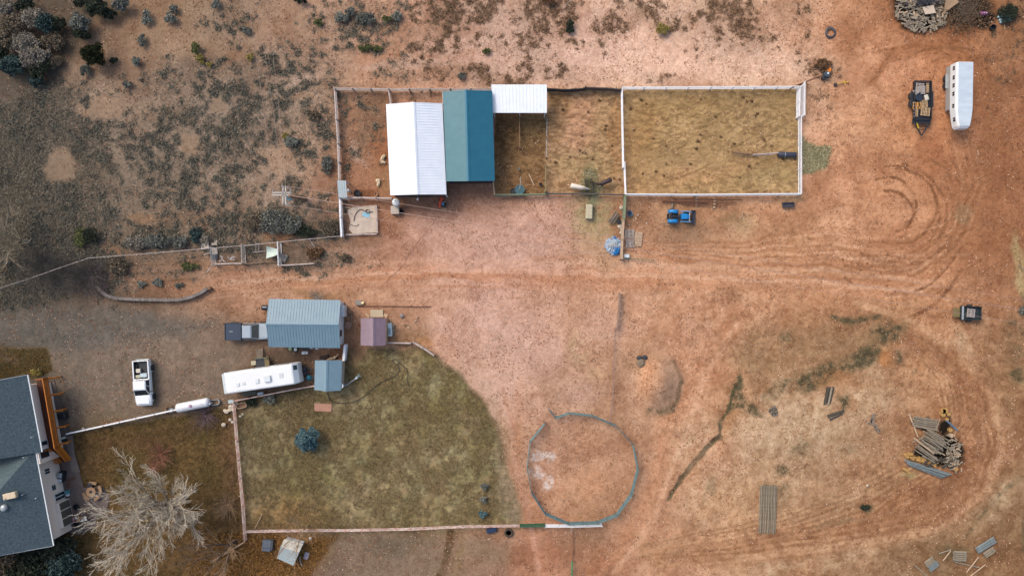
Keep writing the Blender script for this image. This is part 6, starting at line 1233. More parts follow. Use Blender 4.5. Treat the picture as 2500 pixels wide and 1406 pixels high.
# mounting ladder, cans and stock tanks below the camper
t = thing('ladder', 'grey-green ladder lying between the camper and the fence', 'ladder', P(607, 967)); mb = MB(); A0, A1 = P(591, 967, .15), P(624, 962, .15); n_ = Vector((.08, .33, 0))
mb.beam(A0, A1, .06, .08); mb.beam(A0+n_, A1+n_, .06, .08); mb.build('rail', M_wood, t)
for k in range(6): mb = MB(); q_ = A0.lerp(A1, .08+k*.17); mb.beam(q_, q_+n_, .07, .05); mb.build('rung', M_tealp, t)
box_thing('tarp', 'crumpled white tarp bundle right of the ladder', 'tarp', 635, 961, 0, (.8, .4, .35), M_cooler, .15, .14)
def oval_tank(label, x, y, rz, m, z=.4, im=None):
    p = P(x, y, z); t = thing('stock_tank', label, 'tank', (p.x, p.y, 0), rz); mb = MB(); n_ = 24
    def ring(r, a, zz): return [Vector((math.cos(2*math.pi*k/n_)*r+(a if math.cos(2*math.pi*k/n_) > 0 else -a), math.sin(2*math.pi*k/n_)*r, zz)) for k in range(n_)]
    mb.loft([ring(.32, .3, 0), ring(.34, .3, z), ring(.28, .3, z), ring(.27, .3, .08)]); mb.build('shell', m, t, world=False)
    mb = MB(); mb.loft([ring(.275, .3, .1), ring(.275, .3, .13)]); mb.build('contents', im or M_woodb, t, world=False); return t
oval_tank('galvanised oval stock tank at the right end of the propane tank', 523, 982, R(6), M_galv); oval_tank('rusty oval stock tank full of twigs below the camper fence', 589, 990, R(12), M_newwood)
plate('well_cover', 'pale grey square cover where the camper fence meets the lawn fence', [(556, 977), (568, 975), (570, 983), (558, 985)], .9, .1, mat("pale_grey_sheet", (0, 0, 0)), 'cover')
tub('tank_lid', 'pale grey round lid left of the propane tank', 'lid', 417, 1001, .3, .2, M_galv); 
mb = MB()
for a, b in (((405, 994), (420, 991)), ((405, 994), (407, 1009)), ((407, 1009), (428, 1005))): mb.beam(P(*a, .12), P(*b, .12), .09, .15)
single(mb, 'wooden_frame', M_woodb, 'brown open wooden frame round the grey lid', 'frame')
for i, (x, y, r_) in enumerate([(563, 993, .3), (560, 1001, .26), (569, 1000, .28), (552, 1005, .3), (548, 1002, .22), (545, 1037, .3), (561, 1025, .22), (567, 1030, .2), (586, 1016, .18), (577, 985, .2), (592, 1011, .15), (202, 1046, .2), (220, 1046, .15)]):
    rock(['pale boulder nearest the corner of the lawn fence', 'second pale boulder below the fence corner', 'pale boulder right of the lawn fence top', 'largest pale boulder left of the lawn fence', 'smallest boulder of the pair left of the lawn fence', 'lone rounded boulder by the red bush', 'pale stone under the upper lawn fence', 'pale stone right below the fence stones', 'round stone below the rusty stock tank', 'pale stone beside the square cover', 'flat stone right of the rusty stock tank', 'blue-white stone by the driveway fence end', 'small white stone by the driveway fence end'][i], x, y, (r_, r_*.85, r_*.8), M_rock, i)
# ---- patio furniture and the house front
t = thing('barbecue', 'silver-lidded gas barbecue against the house wall', 'barbecue', P(157, 1160), R(-10)); mb = MB(); mb.rbox((0, 0, .45), (.6, 1.2, .85), .05); mb.build('cabinet', M_black, t, world=False); mb = MB(); mb.rbox((-.02, .22, .98), (.55, .62, .25), .1); mb.build('lid', M_galv, t, world=False); mb = MB(); mb.rbox((0, -.42, .9), (.5, .36, .06), .02); mb.build('side_shelf', M_frame, t, world=False); mb = MB(); mb.tube([(.3, -.05, .95), (.3, .5, .95)], .03); mb.build('handle', M_black, t, world=False)
p = P(229, 1197); t = thing('fire_pit', 'octagonal brown fire pit table ringed by curved benches on the patio', 'table', p)
M_tan2 = mat("tan_table", srgb(158, 126, 96), .8, var=.1); mb = MB(); mb.lathe(p, [(.5, 0), (.5, .6), (.62, .62), (.62, .7), (.001, .7)], 8); mb.build('table', M_tan2, t); mb = MB(); mb.lathe(p+Vector((0, 0, .7)), [(.2, .005), (.18, .03), (.001, .03)], 10); mb.build('burner', M_black, t)
for a0, a1 in ((60, 110), (-20, 40), (-75, -35), (190, 250)):
    mb = MB(); ring = []
    for i in range(7):
        a = R(a0+(a1-a0)*i/6); ring.append([p+Vector((math.cos(a)*r_, math.sin(a)*r_, z_)) for r_, z_ in ((.85, .36), (1.2, .36), (1.2, .44), (.85, .44))])
    mb.loft(ring); fix_normals(mb.build('bench', M_tan2, t))
    mb = MB(); a = R((a0+a1)/2); mb.box(p+Vector((math.cos(a)*1.02, math.sin(a)*1.02, .18)), (.1, .1, .36)); mb.build('leg', M_tan2, t)
box_thing('cushion', 'black cushion heap beside the fire pit table', 'cushion', 218, 1186, 0, (.7, .8, .5), M_black, .3, .15)
t = thing('table', 'rectangular brown patio table with pale mats', 'table', P(207, 1262), R(8)); mb = MB(); mb.rbox((0, 0, .72), (1.35, .62, .05), .02); mb.build('top', mat("brown_table", srgb(140, 110, 84), .7), t, world=False)
for dx in (-.6, .6):
    for dy in (-.25, .25): mb = MB(); mb.box((dx, dy, .35), (.05, .05, .7)); mb.build('leg', M_woodb, t, world=False)
for x, y in ((.5, .12), (.5, -.15), (-.58, .2), (.1, -.16), (.15, .12)): mb = MB(); mb.rbox((x, y, .76), (.25, .2, .02), .005); mb.build('mat', M_frame if x != .15 else M_greyr, t, world=False)
box_thing('chair', 'faded pink box seat at the sun porch corner', 'seat', 176, 1269, 0, (.5, .55, .45), mat("faded_pink", srgb(158, 112, 118), .7), .3, .06); bucket('plant_pot', 'dark round pot on the patio near the sun porch', 184, 1237, .33, .4, M_black, 'pot'); bucket('plant_pot', 'dark pot below the pink box seat', 185, 1279, .3, .4, M_black, 'pot'); bucket('plant_pot', 'small brown pot above the patio table', 211, 1245, .25, .4, M_woodb, 'pot')
box_thing('storage_bin', 'light blue bin against the house below the door', 'bin', 161, 1202, 0, (.45, .35, .55), M_tealp, .1); box_thing('bag', 'white bag on the patio beside the light blue bin', 'bag', 163, 1208, 0, (.4, .35, .4), M_frame, .1, .1)
plate('door_mat', 'reddish mat in front of the patio door', [(160, 1177), (171, 1175), (173, 1189), (162, 1191)], .06, .02, mat("mat_red", srgb(100, 72, 62), .9), 'mat'); plate('door_mat', 'reddish mat below the gas barbecue', [(161, 1168), (182, 1163), (184, 1171), (163, 1176)], .06, .02, mat("mat_red", (0, 0, 0)), 'mat')
box_thing('rubbish_bin', 'black bin standing under the house deck', 'bin', 148, 1016, 0, (.9, .75, 1.0), M_black, R(10), .08); bucket('lamp_post_base', 'small white globe lamp beside the stair path', 151, 1070, .12, .7, M_frame, 'lamp', lid=1); stick('black_beam', 'black bar lying across the path under the stair', (147, 1076), (165, 1073), 0, M_black, .1, cat='bar', wd=.25)
# ---- right of the barns
tub('water_trough', 'round teal water trough on the pen fence', 'trough', 1268.5, 463, .58, .6, M_tealp, .75, M_water); tub('water_trough', 'dark tub half hidden beside the teal trough', 'trough', 1254, 468, .42, .4, M_black, .6, M_black); bucket('bucket', 'white bucket in the trough pen', 1266, 412, .15, .35, M_cream); bucket('bucket', 'black bucket near the olive log fence', 1320, 450, .2, .3, M_black); box_thing('float_valve', 'small black box on the corner post of the feeding pen', 'box', 1334, 469, 0, (.25, .25, .3), M_black, zb=1.15); hose('hose', 'thin grey hose dropping into the teal trough', [(1271, 432), (1270, 450), (1269, 462)], .03, M_galv, .65)
t = thing('hay_bale', 'large square pale green hay bale below the feeding pen', 'bale', P(1437, 518), R(88)); mb = MB(); mb.rbox((0, 0, .4), (1.75, .8, .8), .09, 0, 3); mb.build('hay', mat("bale_hay", srgb(192, 184, 158), .95, var=.15, scale=7, bump=.6), t, world=False)
for x in (-.45, 0, .45): mb = MB(); mb.box((x, 0, .4), (.02, .83, .83)); mb.build('twine', M_newwood, t, world=False)
t = thing('hay_rack', 'dark hay-filled wooden feed rack between the two horses', 'feeder', P(1437, 455), R(96)); M_rack = mat("dark_rack", srgb(72, 68, 54), .9, var=.3, scale=6)
mb = MB(); mb.beam((-.9, -.35, .75), (.85, -.35, .75), .12, .16); mb.beam((-.9, .3, .75), (.85, .42, .75), .12, .16); mb.beam((-.85, -.35, .35), (.85, -.35, .35), .1, .12); mb.beam((-.85, .35, .35), (.85, .4, .35), .1, .12); mb.build('side_board', M_rack, t, world=False)
mb = MB(); mb.box((0, 0, .4), (1.7, .6, .06)); mb.build('floor', M_rack, t, world=False)
for x in (-.8, .8):
    for y in (-.35, .38): mb = MB(); mb.box((x, y, .35), (.1, .1, .75)); mb.build('leg', M_rack, t, world=False)
Cc = np.stack([rng.uniform(-.8, .8, 700), rng.uniform(-.28, .3, 700), rng.uniform(.45, .68, 700)], 1); Vv, Ff = leaves(Cc, rng.uniform(.1, .22, 700), rng, .3, .25); o = bulk('hay', Vv, Ff, leafmat('rack_hay', srgb(84, 84, 60), srgb(164, 160, 124)), t)
# pipe rack by the tractor
for i, (a, b, l) in enumerate([((1641, 486), (1811, 488), 'topmost rusty pipe on the rack above the tractor'), ((1616, 491), (1730, 494), 'thick rusty pipe at the left end of the rack'), ((1700, 492), (1798, 496), 'middle rusty pipe on the rack above the tractor'), ((1690, 499), (1775, 503), 'lowest rusty pipe on the rack above the tractor'), ((1662, 497), (1712, 499), 'short dark rusty pipe in the middle of the rack')]):
    mb = MB(); mb.tube([P(*a, .32), P(*b, .32)], .06 if i != 1 else .11, 8); single(mb, 'steel_pipe', M_rust, l, 'pipe')
for i, (a, b, l) in enumerate([((1700, 478), (1700, 503), 'middle timber block under the rusty pipes'), ((1745, 485), (1743, 509), 'right timber block under the rusty pipes'), ((1642, 486), (1642, 493), 'upper left timber block under the rusty pipes'), ((1642, 496), (1639, 510), 'pale grey timber just above the blue tractor')]):
    mb = MB(); mb.beam(P(*a, .12), P(*b, .12), .26, .22); single(mb, 'timber_block', M_newwood if i < 3 else M_wood, l, 'timber')
t = thing('feed_trough', 'dark empty metal trough outside the lower right corner of the riding pen', 'trough', P(1922, 501), R(2)); mb = MB(); mb.box((0, 0, .2), (1.35, .5, .05))
for s_ in (-1, 1): mb.box((0, s_*.26, .35), (1.4, .05, .35)); mb.box((s_*.68, 0, .35), (.05, .5, .35))
mb.build('shell', mat("dark_zinc", srgb(70, 72, 84), .5, var=.2), t, world=False)
for s_ in (-.5, .5): mb = MB(); mb.box((s_, 0, .09), (.08, .45, .18)); mb.build('foot', M_black, t, world=False)
t = thing('steel_drum', 'long dark steel cylinder lying at the right end of the riding pen', 'cylinder', P(1919, 379), R(-2)); mb = MB(); mb.smooth = True; mb.lathe((0, 0, .32), [(.001, -1.1), (.3, -1.1), (.33, -1.05), (.33, 1.05), (.3, 1.1), (.001, 1.1)], 18, 'X'); mb.build('shell', mat("drum_steel", srgb(58, 62, 78), .45, var=.2), t, world=False); mb = MB(); mb.lathe((-.3, 0, .32), [(.345, -.03), (.345, .03)], 18, 'X'); mb.build('band', M_galv, t, world=False)
t = thing('log_rail', 'grey pole and white rail lying in the riding pen', 'rail', P(1850, 376)); mb = MB(); mb.tube([P(1790, 372, .5), P(1822, 376, .4), P(1846, 377, .3)], .13, 8); mb.build('pole', M_woodb, t); mb = MB(); mb.tube([P(1838, 378, .5), P(1905, 373, .5)], .07, 8); mb.tube([P(1842, 380, .3), P(1890, 377, .3)], .045, 8); mb.build('rail', M_white_old, t)
for x, y in ((1822, 376), (1846, 378), (1900, 375)): mb = MB(); mb.tube([P(x, y, 0), P(x, y, .5)], .06, 6); mb.build('support', M_woodb, t)
box_thing('red_ball', 'small coral ball beside the white gate of the riding pen', 'ball', 1523, 456, 0, (.16, .16, .2), M_red, 0, .07)
# things by the beam fence
pallet('upper left pallet leaning on the pale beam fence', 1537, 571, 0, 1.15, 1.05, R(-3), 7, M_palg); pallet('lower left pallet beside the pale beam fence', 1539, 594, 0, 1.1, 1.0, R(2), 7, M_palg)
pallet('tallest pale pallet right of the other two', 1559, 576, 0, .95, .95, R(86), 7, M_newwood, cross=True); pallet('pale pallet below the tallest one by the beam fence', 1557, 593, 0, .85, .95, R(86), 6, M_newwood, cross=True)
box_thing('cardboard_box', 'white box at the foot of the pale beam fence', 'box', 1530.5, 625, 0, (.6, .42, .6), M_frame, R(2), .02)
tub('feed_tub', 'blue oval tub right of the olive beam fence', 'tub', 1537.5, 521, .32, .35, M_bluep, .4, M_black, 0, 1.15, R(-50)); tub('feed_tub', 'dark blue-grey tub among the grey sticks', 'tub', 1512, 542, .3, .3, mat("slate_tub", srgb(74, 90, 96), .6), .5, M_black)
rs = random.Random(11)
for i in range(16):
    c_ = (1497+rs.uniform(-8, 8)+6, 534+rs.uniform(-3, 3)); o_ = rs.uniform(-8, 8); a_ = R(-50+rs.uniform(-9, 9)); L_ = rs.uniform(10, 17)
    cx_, cy_ = 1500+o_*.76, 533+o_*.64*.8
    mb = MB(); mb.tube([P(cx_-math.cos(a_)*L_, cy_-math.sin(a_)*L_*1., .1+rs.random()*.35), P(cx_+math.cos(a_)*L_, cy_+math.sin(a_)*L_, .1+rs.random()*.35)], rs.uniform(.035, .07), 6); single(mb, 'pole', M_wood, 'grey weathered pole in the bundle left of the beam fence', 'pole', 'poles bundled left of the beam fence')
# blue rubbish: a torn tarp with string
tv = []; n_ = 14; mb = MB(); p = P(1497, 600)
gxx = [[Vector((p.x+(i/(n_-1)-.5)*2.5, p.y+(j/(n_-1)-.5)*2.6, .12+.3*rs.random()*math.exp(-((i/(n_-1)-.5)**2+(j/(n_-1)-.5)**2)*4))) for i in range(n_)] for j in range(n_)]
vs = [v for r_ in gxx for v in r_]; fs = [(j*n_+i, j*n_+i+1, (j+1)*n_+i+1, (j+1)*n_+i) for j in range(n_-1) for i in range(n_-1) if ((i/(n_-2)-.5)**2+(j/(n_-2)-.5)**2) < .2 and ((i-j) < 4+rs.random()*2) and rs.random() < .93]
t = thing('rubbish_heap', 'heap of torn blue tarp and white baling twine', 'rubbish', p); mb = MB(); mb.add(vs, fs); mb.build('tarp', mat("white_blue_tarp", srgb(120, 160, 200), .6, c2=srgb(190, 204, 216), scale=3.5), t)
mb = MB()
for c_ in ((1507, 607), (1504, 615), (1502, 580)): q_ = P(*c_, .3); mb.ell((q_.x, q_.y, .2), (.4 if c_[1] > 600 else .22, .35 if c_[1] > 600 else .2, .25), 9, 6, .7)
mb.build('blue_tarp', mat("blue_tarp", srgb(28, 116, 186), .5, var=.2), t)
mb = MB()
for k in range(90):
    a = rs.random()*6.28; r_ = abs(rs.gauss(0, .55)); q_ = p+Vector((r_*math.cos(a)-.1, r_*math.sin(a)+.1, .3+.15*rs.random())); a = rs.random()*6.28; l_ = rs.uniform(.2, .6); mb.tube([q_, q_+Vector((math.cos(a)*l_*.5, math.sin(a)*l_*.5, .06)), q_+Vector((math.cos(a+.5)*l_, math.sin(a+.5)*l_, -.05))], .018, 4)
mb.build('twine', M_frame, t)
for i, (x, y, r_) in enumerate([(1517, 507, .25), (1516, 568, .2), (1513, 553, .28), (1518, 560, .2), (1558, 525, .1), (1553, 534, .1), (1547, 538, .08), (1579, 545, .1), (1536, 550, .1)]):
    rock(['grey stone beside the olive beam fence', 'grey stone left of the upper pallets', 'pinkish stone below the grey pole bundle', 'small stone just above the blue rubbish', 'tiny white stone right of the blue oval tub', 'tiny white stone below the blue oval tub', 'tiny pebble between tub and pallets', 'tiny white stone farthest right of the pallets', 'tiny pebble above the pallets'][i], x, y, (r_, r_, r_*.7), M_rock, i+40)
# top right: barrels, lid, digging tool
bucket('orange_bucket', 'orange round lid on a barrel beside the small bush', 2023, 170, .36, .5, M_orange, 'bucket', lid=1)
t = thing('barrel', 'dark barrel with a pale lid patch at the end of the rusty rail', 'barrel', P(2019, 184)); p = P(2020, 181, .7); mb = MB(); mb.lathe((p.x, p.y, 0), [(.33, 0), (.36, .3), (.33, .7), (.001, .72)], 18); mb.build('shell', mat("slate_barrel", srgb(66, 78, 90), .5, var=.2), t); mb = MB(); mb.ell((p.x+.1, p.y+.08, .73), (.13, .13, .04)); mb.build('cap', M_frame, t); mb = MB(); q_ = P(2014, 189, .4); mb.rbox((q_.x, q_.y, .25), (.7, .5, .45), .1, .5); mb.build('crate', M_black, t)
t = thing('post_auger', 'yellow tool with a black wheel lying on the dirt', 'tool', P(2053, 202)); mb = MB(); mb.tube([P(2045, 205, .15), P(2052, 202.5, .18), P(2072, 200.5, .1)], .055, 6); mb.tube([P(2061, 196, .15), P(2064, 208, .15)], .045, 6); mb.build('frame', mat("yellow_frame", srgb(222, 180, 66), .5), t); mb = MB(); q_ = P(2040.5, 207, .2); mb.lathe((q_.x, q_.y, .02), [(.2, 0), (.23, .08), (.2, .16), (.001, .17)], 14); mb.build('wheel', M_rubber, t)
plate('plywood_sheet', 'pale square plywood sheet on the firewood heap', [(2252, 18), (2279, 13), (2285, 32), (2259, 36)], .75, .04, mat("pale_ply", srgb(202, 184, 166), .8, var=.05, stretch=(1, 8, 1)), 'board')
plate('plywood_sheet', 'large brown plywood sheet leaning into the brush heap', [(2311, -6), (2332, -6), (2341, 6), (2303, 34)], .9, .05, mat("brown_ply", srgb(176, 146, 116), .8, var=.06), 'board', [1.2, 1.2, 1.1, .4])
t = thing('barrel', 'purple-pink barrel lying beside the brush heap', 'barrel', P(2403, 31)); mb = MB(); mb.smooth = True; q_ = P(2404, 32, .5); mb.lathe((q_.x, q_.y, .26), [(.001, -.45), (.22, -.45), (.26, -.2), (.26, .2), (.22, .45), (.001, .45)], 14, 'X'); mb.build('shell', mat("purple_plastic", srgb(140, 72, 92), .4, c2=srgb(120, 84, 130), scale=2), t)
for dx in (-.05, .25): mb = MB(); mb.ell((q_.x+dx, q_.y-.02, .53), (.06, .06, .04)); mb.build('cap', M_frame, t)
bucket('barrel', 'black open barrel right of the brush heap', 2426, 67, .36, .5, M_black, 'barrel')
for i, (x, y) in enumerate([(2441, 41), (2444, 48), (2446, 53), (2456, 24)]): box_thing('bag', ['uppermost pale blue bag of the close three', 'middle pale blue bag of the close three', 'lowest pale blue bag of the close three', 'single pale blue bag on the dark bush'][i], 'bag', x, y, 0, (.4, .3, .3), mat("pale_blue_bag", srgb(160, 188, 196), .6), i*.5, .1)
# ---- bottom: sheds, boxes, tyre
t = thing('small_shed', 'pale white gabled shed roof under thin branches at the bottom', 'shed', P(708, 1346)); E = [(693.5, 1315), (739.5, 1326.5)]; c0, c1, c2, c3 = P(694, 1315, 1.3), P(740, 1327, 1.3), P(716, 1380, 1.3), P(676, 1362, 1.3); r0, r1 = P(685, 1334, 1.7), P(730, 1348, 1.7)
mb = MB(); mb.slab([c0, c1, r1, r0], .05); mb.build('roof', mat("dirty_white_roof", srgb(212, 210, 200), .7, c2=srgb(182, 178, 168), scale=2), t); mb = MB(); mb.slab([r0, r1, c2, c3], .05); mb.build('roof', mat("pale_blue_roof", srgb(170, 186, 192), .6, c2=srgb(160, 170, 168), scale=2), t)
mb = MB(); cc_ = (c0+c1+c2+c3)/4; qs = [cc_.lerp(p, .9) for p in (c0, c1, c2, c3)]; mb.prism([(p.x, p.y) for p in qs], -.1, 1.23); mb.build('wall', M_wallw, t)
t = thing('cabinet', 'grey-blue metal cabinet lying left of the pale shed', 'cabinet', P(656, 1328), R(-5)); mb = MB(); mb.rbox((-.1, 0, .3), (1.05, 1.35, .6), .04); mb.build('body', mat("slate_metal", srgb(96, 104, 116), .6, var=.15), t, world=False); mb = MB(); mb.rbox((.55, .1, .35), (.22, 1.2, .5), .03); mb.build('door', mat("slate_door", srgb(78, 82, 90), .6), t, world=False); mb = MB(); mb.box((-.1, -.25, .61), (1.0, .03, .02)); mb.build('seam', M_black, t, world=False)
plate('board', 'small lilac board right of the pale shed', [(745, 1346), (756, 1350), (750, 1366), (740, 1363)], .15, .05, mat("lilac_board", srgb(160, 150, 160), .7), 'board'); rock('round white stone above the lilac board', 757, 1314, (.2, .2, .16), M_rock)
box_thing('plastic_bin', 'navy blue bin behind the lawn fence', 'bin', 1200, 1295, 0, (1.2, .5, .5), mat("navy_bin", srgb(28, 50, 84), .5), R(12)); tyre('worn tyre right of the navy bin', 1242, 1301, .55, .3, m=mat("dusty_rubber", srgb(74, 64, 54), .9))
# antlers in the kennel, tarp, pavers
M_bone = mat("bleached_bone", srgb(214, 210, 210), .6)
for (bx, by, sx_, l) in ((541, 632, -1, 'left bleached antler in the kennel'), (569, 628, 1, 'right bleached antler pair in the kennel')):
    mb = MB()
    def tube2(pts, r=.045): mb.tube([P(x, y, z) for x, y, z in pts], [r]*(len(pts)-1)+[r*.4], 6)
    if sx_ < 0:
        tube2([(536, 638, .2), (540, 635, .35), (543, 631, .4), (542, 626, .5), (538, 623, .6)]); tube2([(543, 629, .4), (538, 629, .6)]); tube2([(542, 626, .4), (538, 627, .6)]); tube2([(543, 633, .3), (546, 637, .3), (551, 639, .3)]); tube2([(540, 635, .3), (537, 636, .5)])
    else:
        tube2([(556, 626, .6), (560, 632, .4), (566, 635, .3), (571, 634, .3)]); tube2([(562, 633, .3), (568, 629, .5), (571, 624, .7)]); tube2([(566, 631, .4), (566, 625, .6)]); tube2([(569, 627, .5), (575, 627, .7)]); tube2([(571, 634, .3), (570, 628, .4)]); tube2([(564, 634, .3), (563, 628, .5)]); tube2([(571, 634, .3), (573, 637, .2)])
    single(mb, 'antler', M_bone, l, 'antler')
mb = MB(); n_ = 9; vs = []; top_e = [(645, 600), (677, 609)]; pts_ = []
for j in range(n_):
    v_ = j/(n_-1); a_ = P(649.5+1.5*math.sin(v_*3.14), 601+v_*30, 1.0-.5*math.sin(v_*3.14)); b_ = P(677, 608+v_*14, 1.25)
    for i in range(n_): u_ = i/(n_-1); q_ = a_.lerp(b_, u_); q_.z -= .25*math.sin(u_*3.14); pts_.append(q_)
mb.add(pts_, [(j*n_+i, j*n_+i+1, (j+1)*n_+i+1, (j+1)*n_+i) for j in range(n_-1) for i in range(n_-1)]); mb.add([p-Vector((0, 0, .02)) for p in pts_], [((j+1)*n_+i, (j+1)*n_+i+1, j*n_+i+1, j*n_+i) for j in range(n_-1) for i in range(n_-1)])
single(mb, 'tarp', mat("pale_green_tarp", srgb(196, 212, 204), .6, var=.05), 'pale green-white tarp sagging in the kennel', 'tarp')
for i, (x, y, s_, l) in enumerate([(527, 589, .35, 'smallest pale paver above the wire fence'), (523, 599, .6, 'pale paver just above the wire fence'), (523, 604, .62, 'pale paver just below the wire fence'), (524, 615, .62, 'pale paver inside the kennel'), (524, 627, .7, 'dark slab inside the kennel below the pavers'), (500, 600, .9, 'dusty pale slab left of the kennel')]):
    box_thing('paver', l, 'paver', x, y, 0, (s_*1.1, s_, .12), M_conc if i not in (4,) else mat("slate_slab", srgb(66, 70, 80), .8), R(3))
for i, (x, y, r_, l) in enumerate([(686, 628, .5, 'largest grey boulder inside the right kennel run'), (693, 634, .32, 'second grey boulder inside the right kennel run'), (684, 637, .3, 'grey boulder low in the right kennel run'), (698, 626, .25, 'small grey boulder right of the largest one')]): rock(l, x, y, (r_, r_, r_*.7), M_greyr, i+70)
tub('old_tyre', 'dark green round tub in the sagebrush above the wire fence', 'tub', 391, 601, .35, .3, mat("dark_teal_tub", srgb(40, 66, 66), .7), .3, M_black)
for i in range(5):
    stick('bar', 'dark scrap board leaning in the middle kennel', (622+i*3.4, 592+i*.2), (621+i*3.4, 613), 0, M_wood if i % 2 else M_black, .4, cat='board', wd=.1, group='scrap boards in the middle kennel')
for i, (x, y, l) in enumerate([(1562, 874, 'blue-black ash lump beside the earth mound'), (1575, 872, 'dark ash lump nearer the earth mound')]): rock(l, x, y, (.35, .28, .25), mat("ash", srgb(58, 62, 70), .9), i, name='ash_lump')
rock('dusty grey rubble lump below the ash', 1565, 886, (.5, .5, .3), mat("rubble", srgb(132, 116, 96), .9), 4, name='rubble')
rock('pale boulder lying in the right bank', 2118, 1185, (.15, .15, .1), M_rock, 3)
for i, (x, y) in enumerate([(2097, 1183), (2018, 1230), (2044, 1244), (1545, 1028), (1478, 1023)]): rock(['white scrap beside the dark weeds right of centre', 'white scrap at the middle of the lower bank', 'small white scrap in the lower bank', 'flat white stone right of the round pen', 'small cream stone touching the round pen'][i], x, y, (.1, .08, .05), M_rock, i+90, name='scrap')
# ------------------------------------------------------------------ log piles and firewood
M_log = mat("grey_log_bark", srgb(166, 156, 138), .9, c2=srgb(112, 102, 88), scale=4, island=.3, stretch=(.3, 3, 3)); M_logd = mat("dark_log_bark", srgb(84, 76, 66), .9, c2=srgb(60, 54, 48), scale=4); M_logb = mat("silver_log", srgb(134, 146, 150), .8, c2=srgb(104, 114, 118), scale=4)
M_end = mat("cut_end", srgb(178, 140, 82), .85, var=.25)
def log(a, b, r, z, m, label, group, ends=True, zb=None):
    A, B = P(*a, z), P(*b, z if zb is None else zb); t = thing('log', label, 'log', (A+B)/2-Vector((0, 0, r)), 0, group)
    mid = A.lerp(B, .5)+Vector((0, 0, .02)); mb = MB(); mb.smooth = True; mb.tube([A, mid, B], [r, r*.93, r*.85], 9, False); mb.build('bark', m, t)
    d = (B-A).normalized()
    for q_, s_, rr_ in ((A, -1, r), (B, 1, r*.85)): mb = MB(); mb.tube([q_-d*s_*.01, q_+d*s_*.004], rr_*.98, 9); mb.build('cut_end', M_wood if not ends else M_end, t)
    return t
rs = random.Random(21)
G1 = 'long poles in the tidy stack'
for i in range(13):
    x = 1854+i*3.25; log((x+rs.uniform(-.5, .5)+2.4, 1184+rs.uniform(-2, 2)), (x+rs.uniform(-.7, .7)-1.4, 1301+rs.uniform(-3, 3)), .07, .1+(.16 if i % 2 else 0)+.1, M_log, 'long pale grey pole in the tidy parallel stack', G1, False)
G2 = 'thin poles at the top of the big log heap'
for i in range(12):
    log((2230+rs.uniform(-4, 3), 1016+i*2.2), (2288+rs.uniform(-3, 4), 1026+i*2.3), .06, .15+rs.random()*.3, M_log, 'thin grey pole in the flat row at the top of the big log heap', G2, False)
G3 = 'grey logs lying across the middle of the big log heap'
for i in range(30):
    o = i/30; x0 = 2266-8*o+rs.uniform(-6, 10)-28*o; y0 = 1046+52*o+rs.uniform(-5, 5); L_ = 56+rs.uniform(-8, 6); a = R(33+rs.uniform(-4, 4))
    log((x0, y0), (x0+L_*math.cos(a), y0+L_*math.sin(a)), rs.uniform(.06, .1), .35+rs.random()*.7, M_log, 'grey log slanting down to the right across the big log heap', G3, False)
G4 = 'blue-grey poles along the foot of the big log heap'
for i in range(8): log((2208+i*1.2, 1122+i*1.6), (2322-i*3.2, 1157+i*1.3), .09, .2+.15*(i % 3), M_logb, 'long blue-grey pole along the foot of the big log heap', G4, False)
log((2219, 1009), (2241, 1066), .1, .3, M_newwood, 'pale pole standing off the left of the big log heap', None, False); log((2230, 1068), (2280, 1107), .11, 1.25, M_newwood, 'pale pole lying on top of the big log heap', None, False)
log((2225, 1081), (2258, 1065), .05, .9, M_log, 'thin crooked pole crossing the pale pole on the big log heap', None, False); log((2295, 1022), (2285, 1050), .06, .6, M_log, 'short steep pole at the top right of the big log heap', None, False); log((2252, 1113), (2278, 1125), .11, .5, M_log, 'single short pale log over the yellow cut ends', None, False)
G5 = 'short rounds with yellow cut ends'
for i in range(54):
    f = i/54; x = 2212+f*78+rs.uniform(-4, 4); y = 1110+f*26+rs.uniform(-6, 5); p = P(x, y, .35); mb = MB(); r_ = rs.uniform(.1, .2); mb.tube([p-Vector((0, 0, .3)), p+Vector((rs.uniform(-.1, .1), rs.uniform(-.1, .1), 0))], r_, 9)
    single(mb, 'wood_round', M_end, 'upright round with a yellow cut end in the big log heap', 'wood', G5)
for x, y, r_ in ((2317, 1011, .22), (2313, 1024, .2), (2321, 1050, .25), (2323, 1063, .27), (2334, 1145, .27), (2309, 1002, .35), (2304, 1004, .3), (2303, 1012, .28), (2209, 1145, .2), (2216, 1148, .2), (2219, 1153, .18)):
    p = P(x, y, .35); mb = MB(); mb.tube([p-Vector((0, 0, .35)), p], r_, 10); single(mb, 'wood_round', M_end if y < 1060 or y > 1140 else M_newwood, 'loose cream or yellow round lying at the rim of the big log heap', 'wood', 'rounds at the rim of the log heap')
G6 = 'grey split scraps on the right of the big log heap'
for i in range(110):
    x = min(2347, rs.gauss(2330, 10)); y = rs.gauss(1112, 18); a = rs.random()*3.14; L_ = rs.uniform(.25, .6); p = P(x, y, rs.uniform(.1, .5)); mb = MB(); d = Vector((math.cos(a), math.sin(a), rs.uniform(-.3, .3)))*L_/2; mb.beam(p-d, p+d, .12, .1); single(mb, 'firewood', M_log if i % 4 else M_newwood, 'grey split scrap on the right side of the big log heap', 'wood', G6)
for i in range(22):
    x = rs.uniform(2258, 2332); y = rs.uniform(1118, 1140); a = R(-30+rs.uniform(-12, 12)); log((x-9*math.cos(a), y-9*math.sin(a)), (x+9*math.cos(a), y+9*math.sin(a)), .1, .35, M_logd, 'dark charred log at the lower right of the big log heap', 'dark logs at the lower right of the big heap', False)
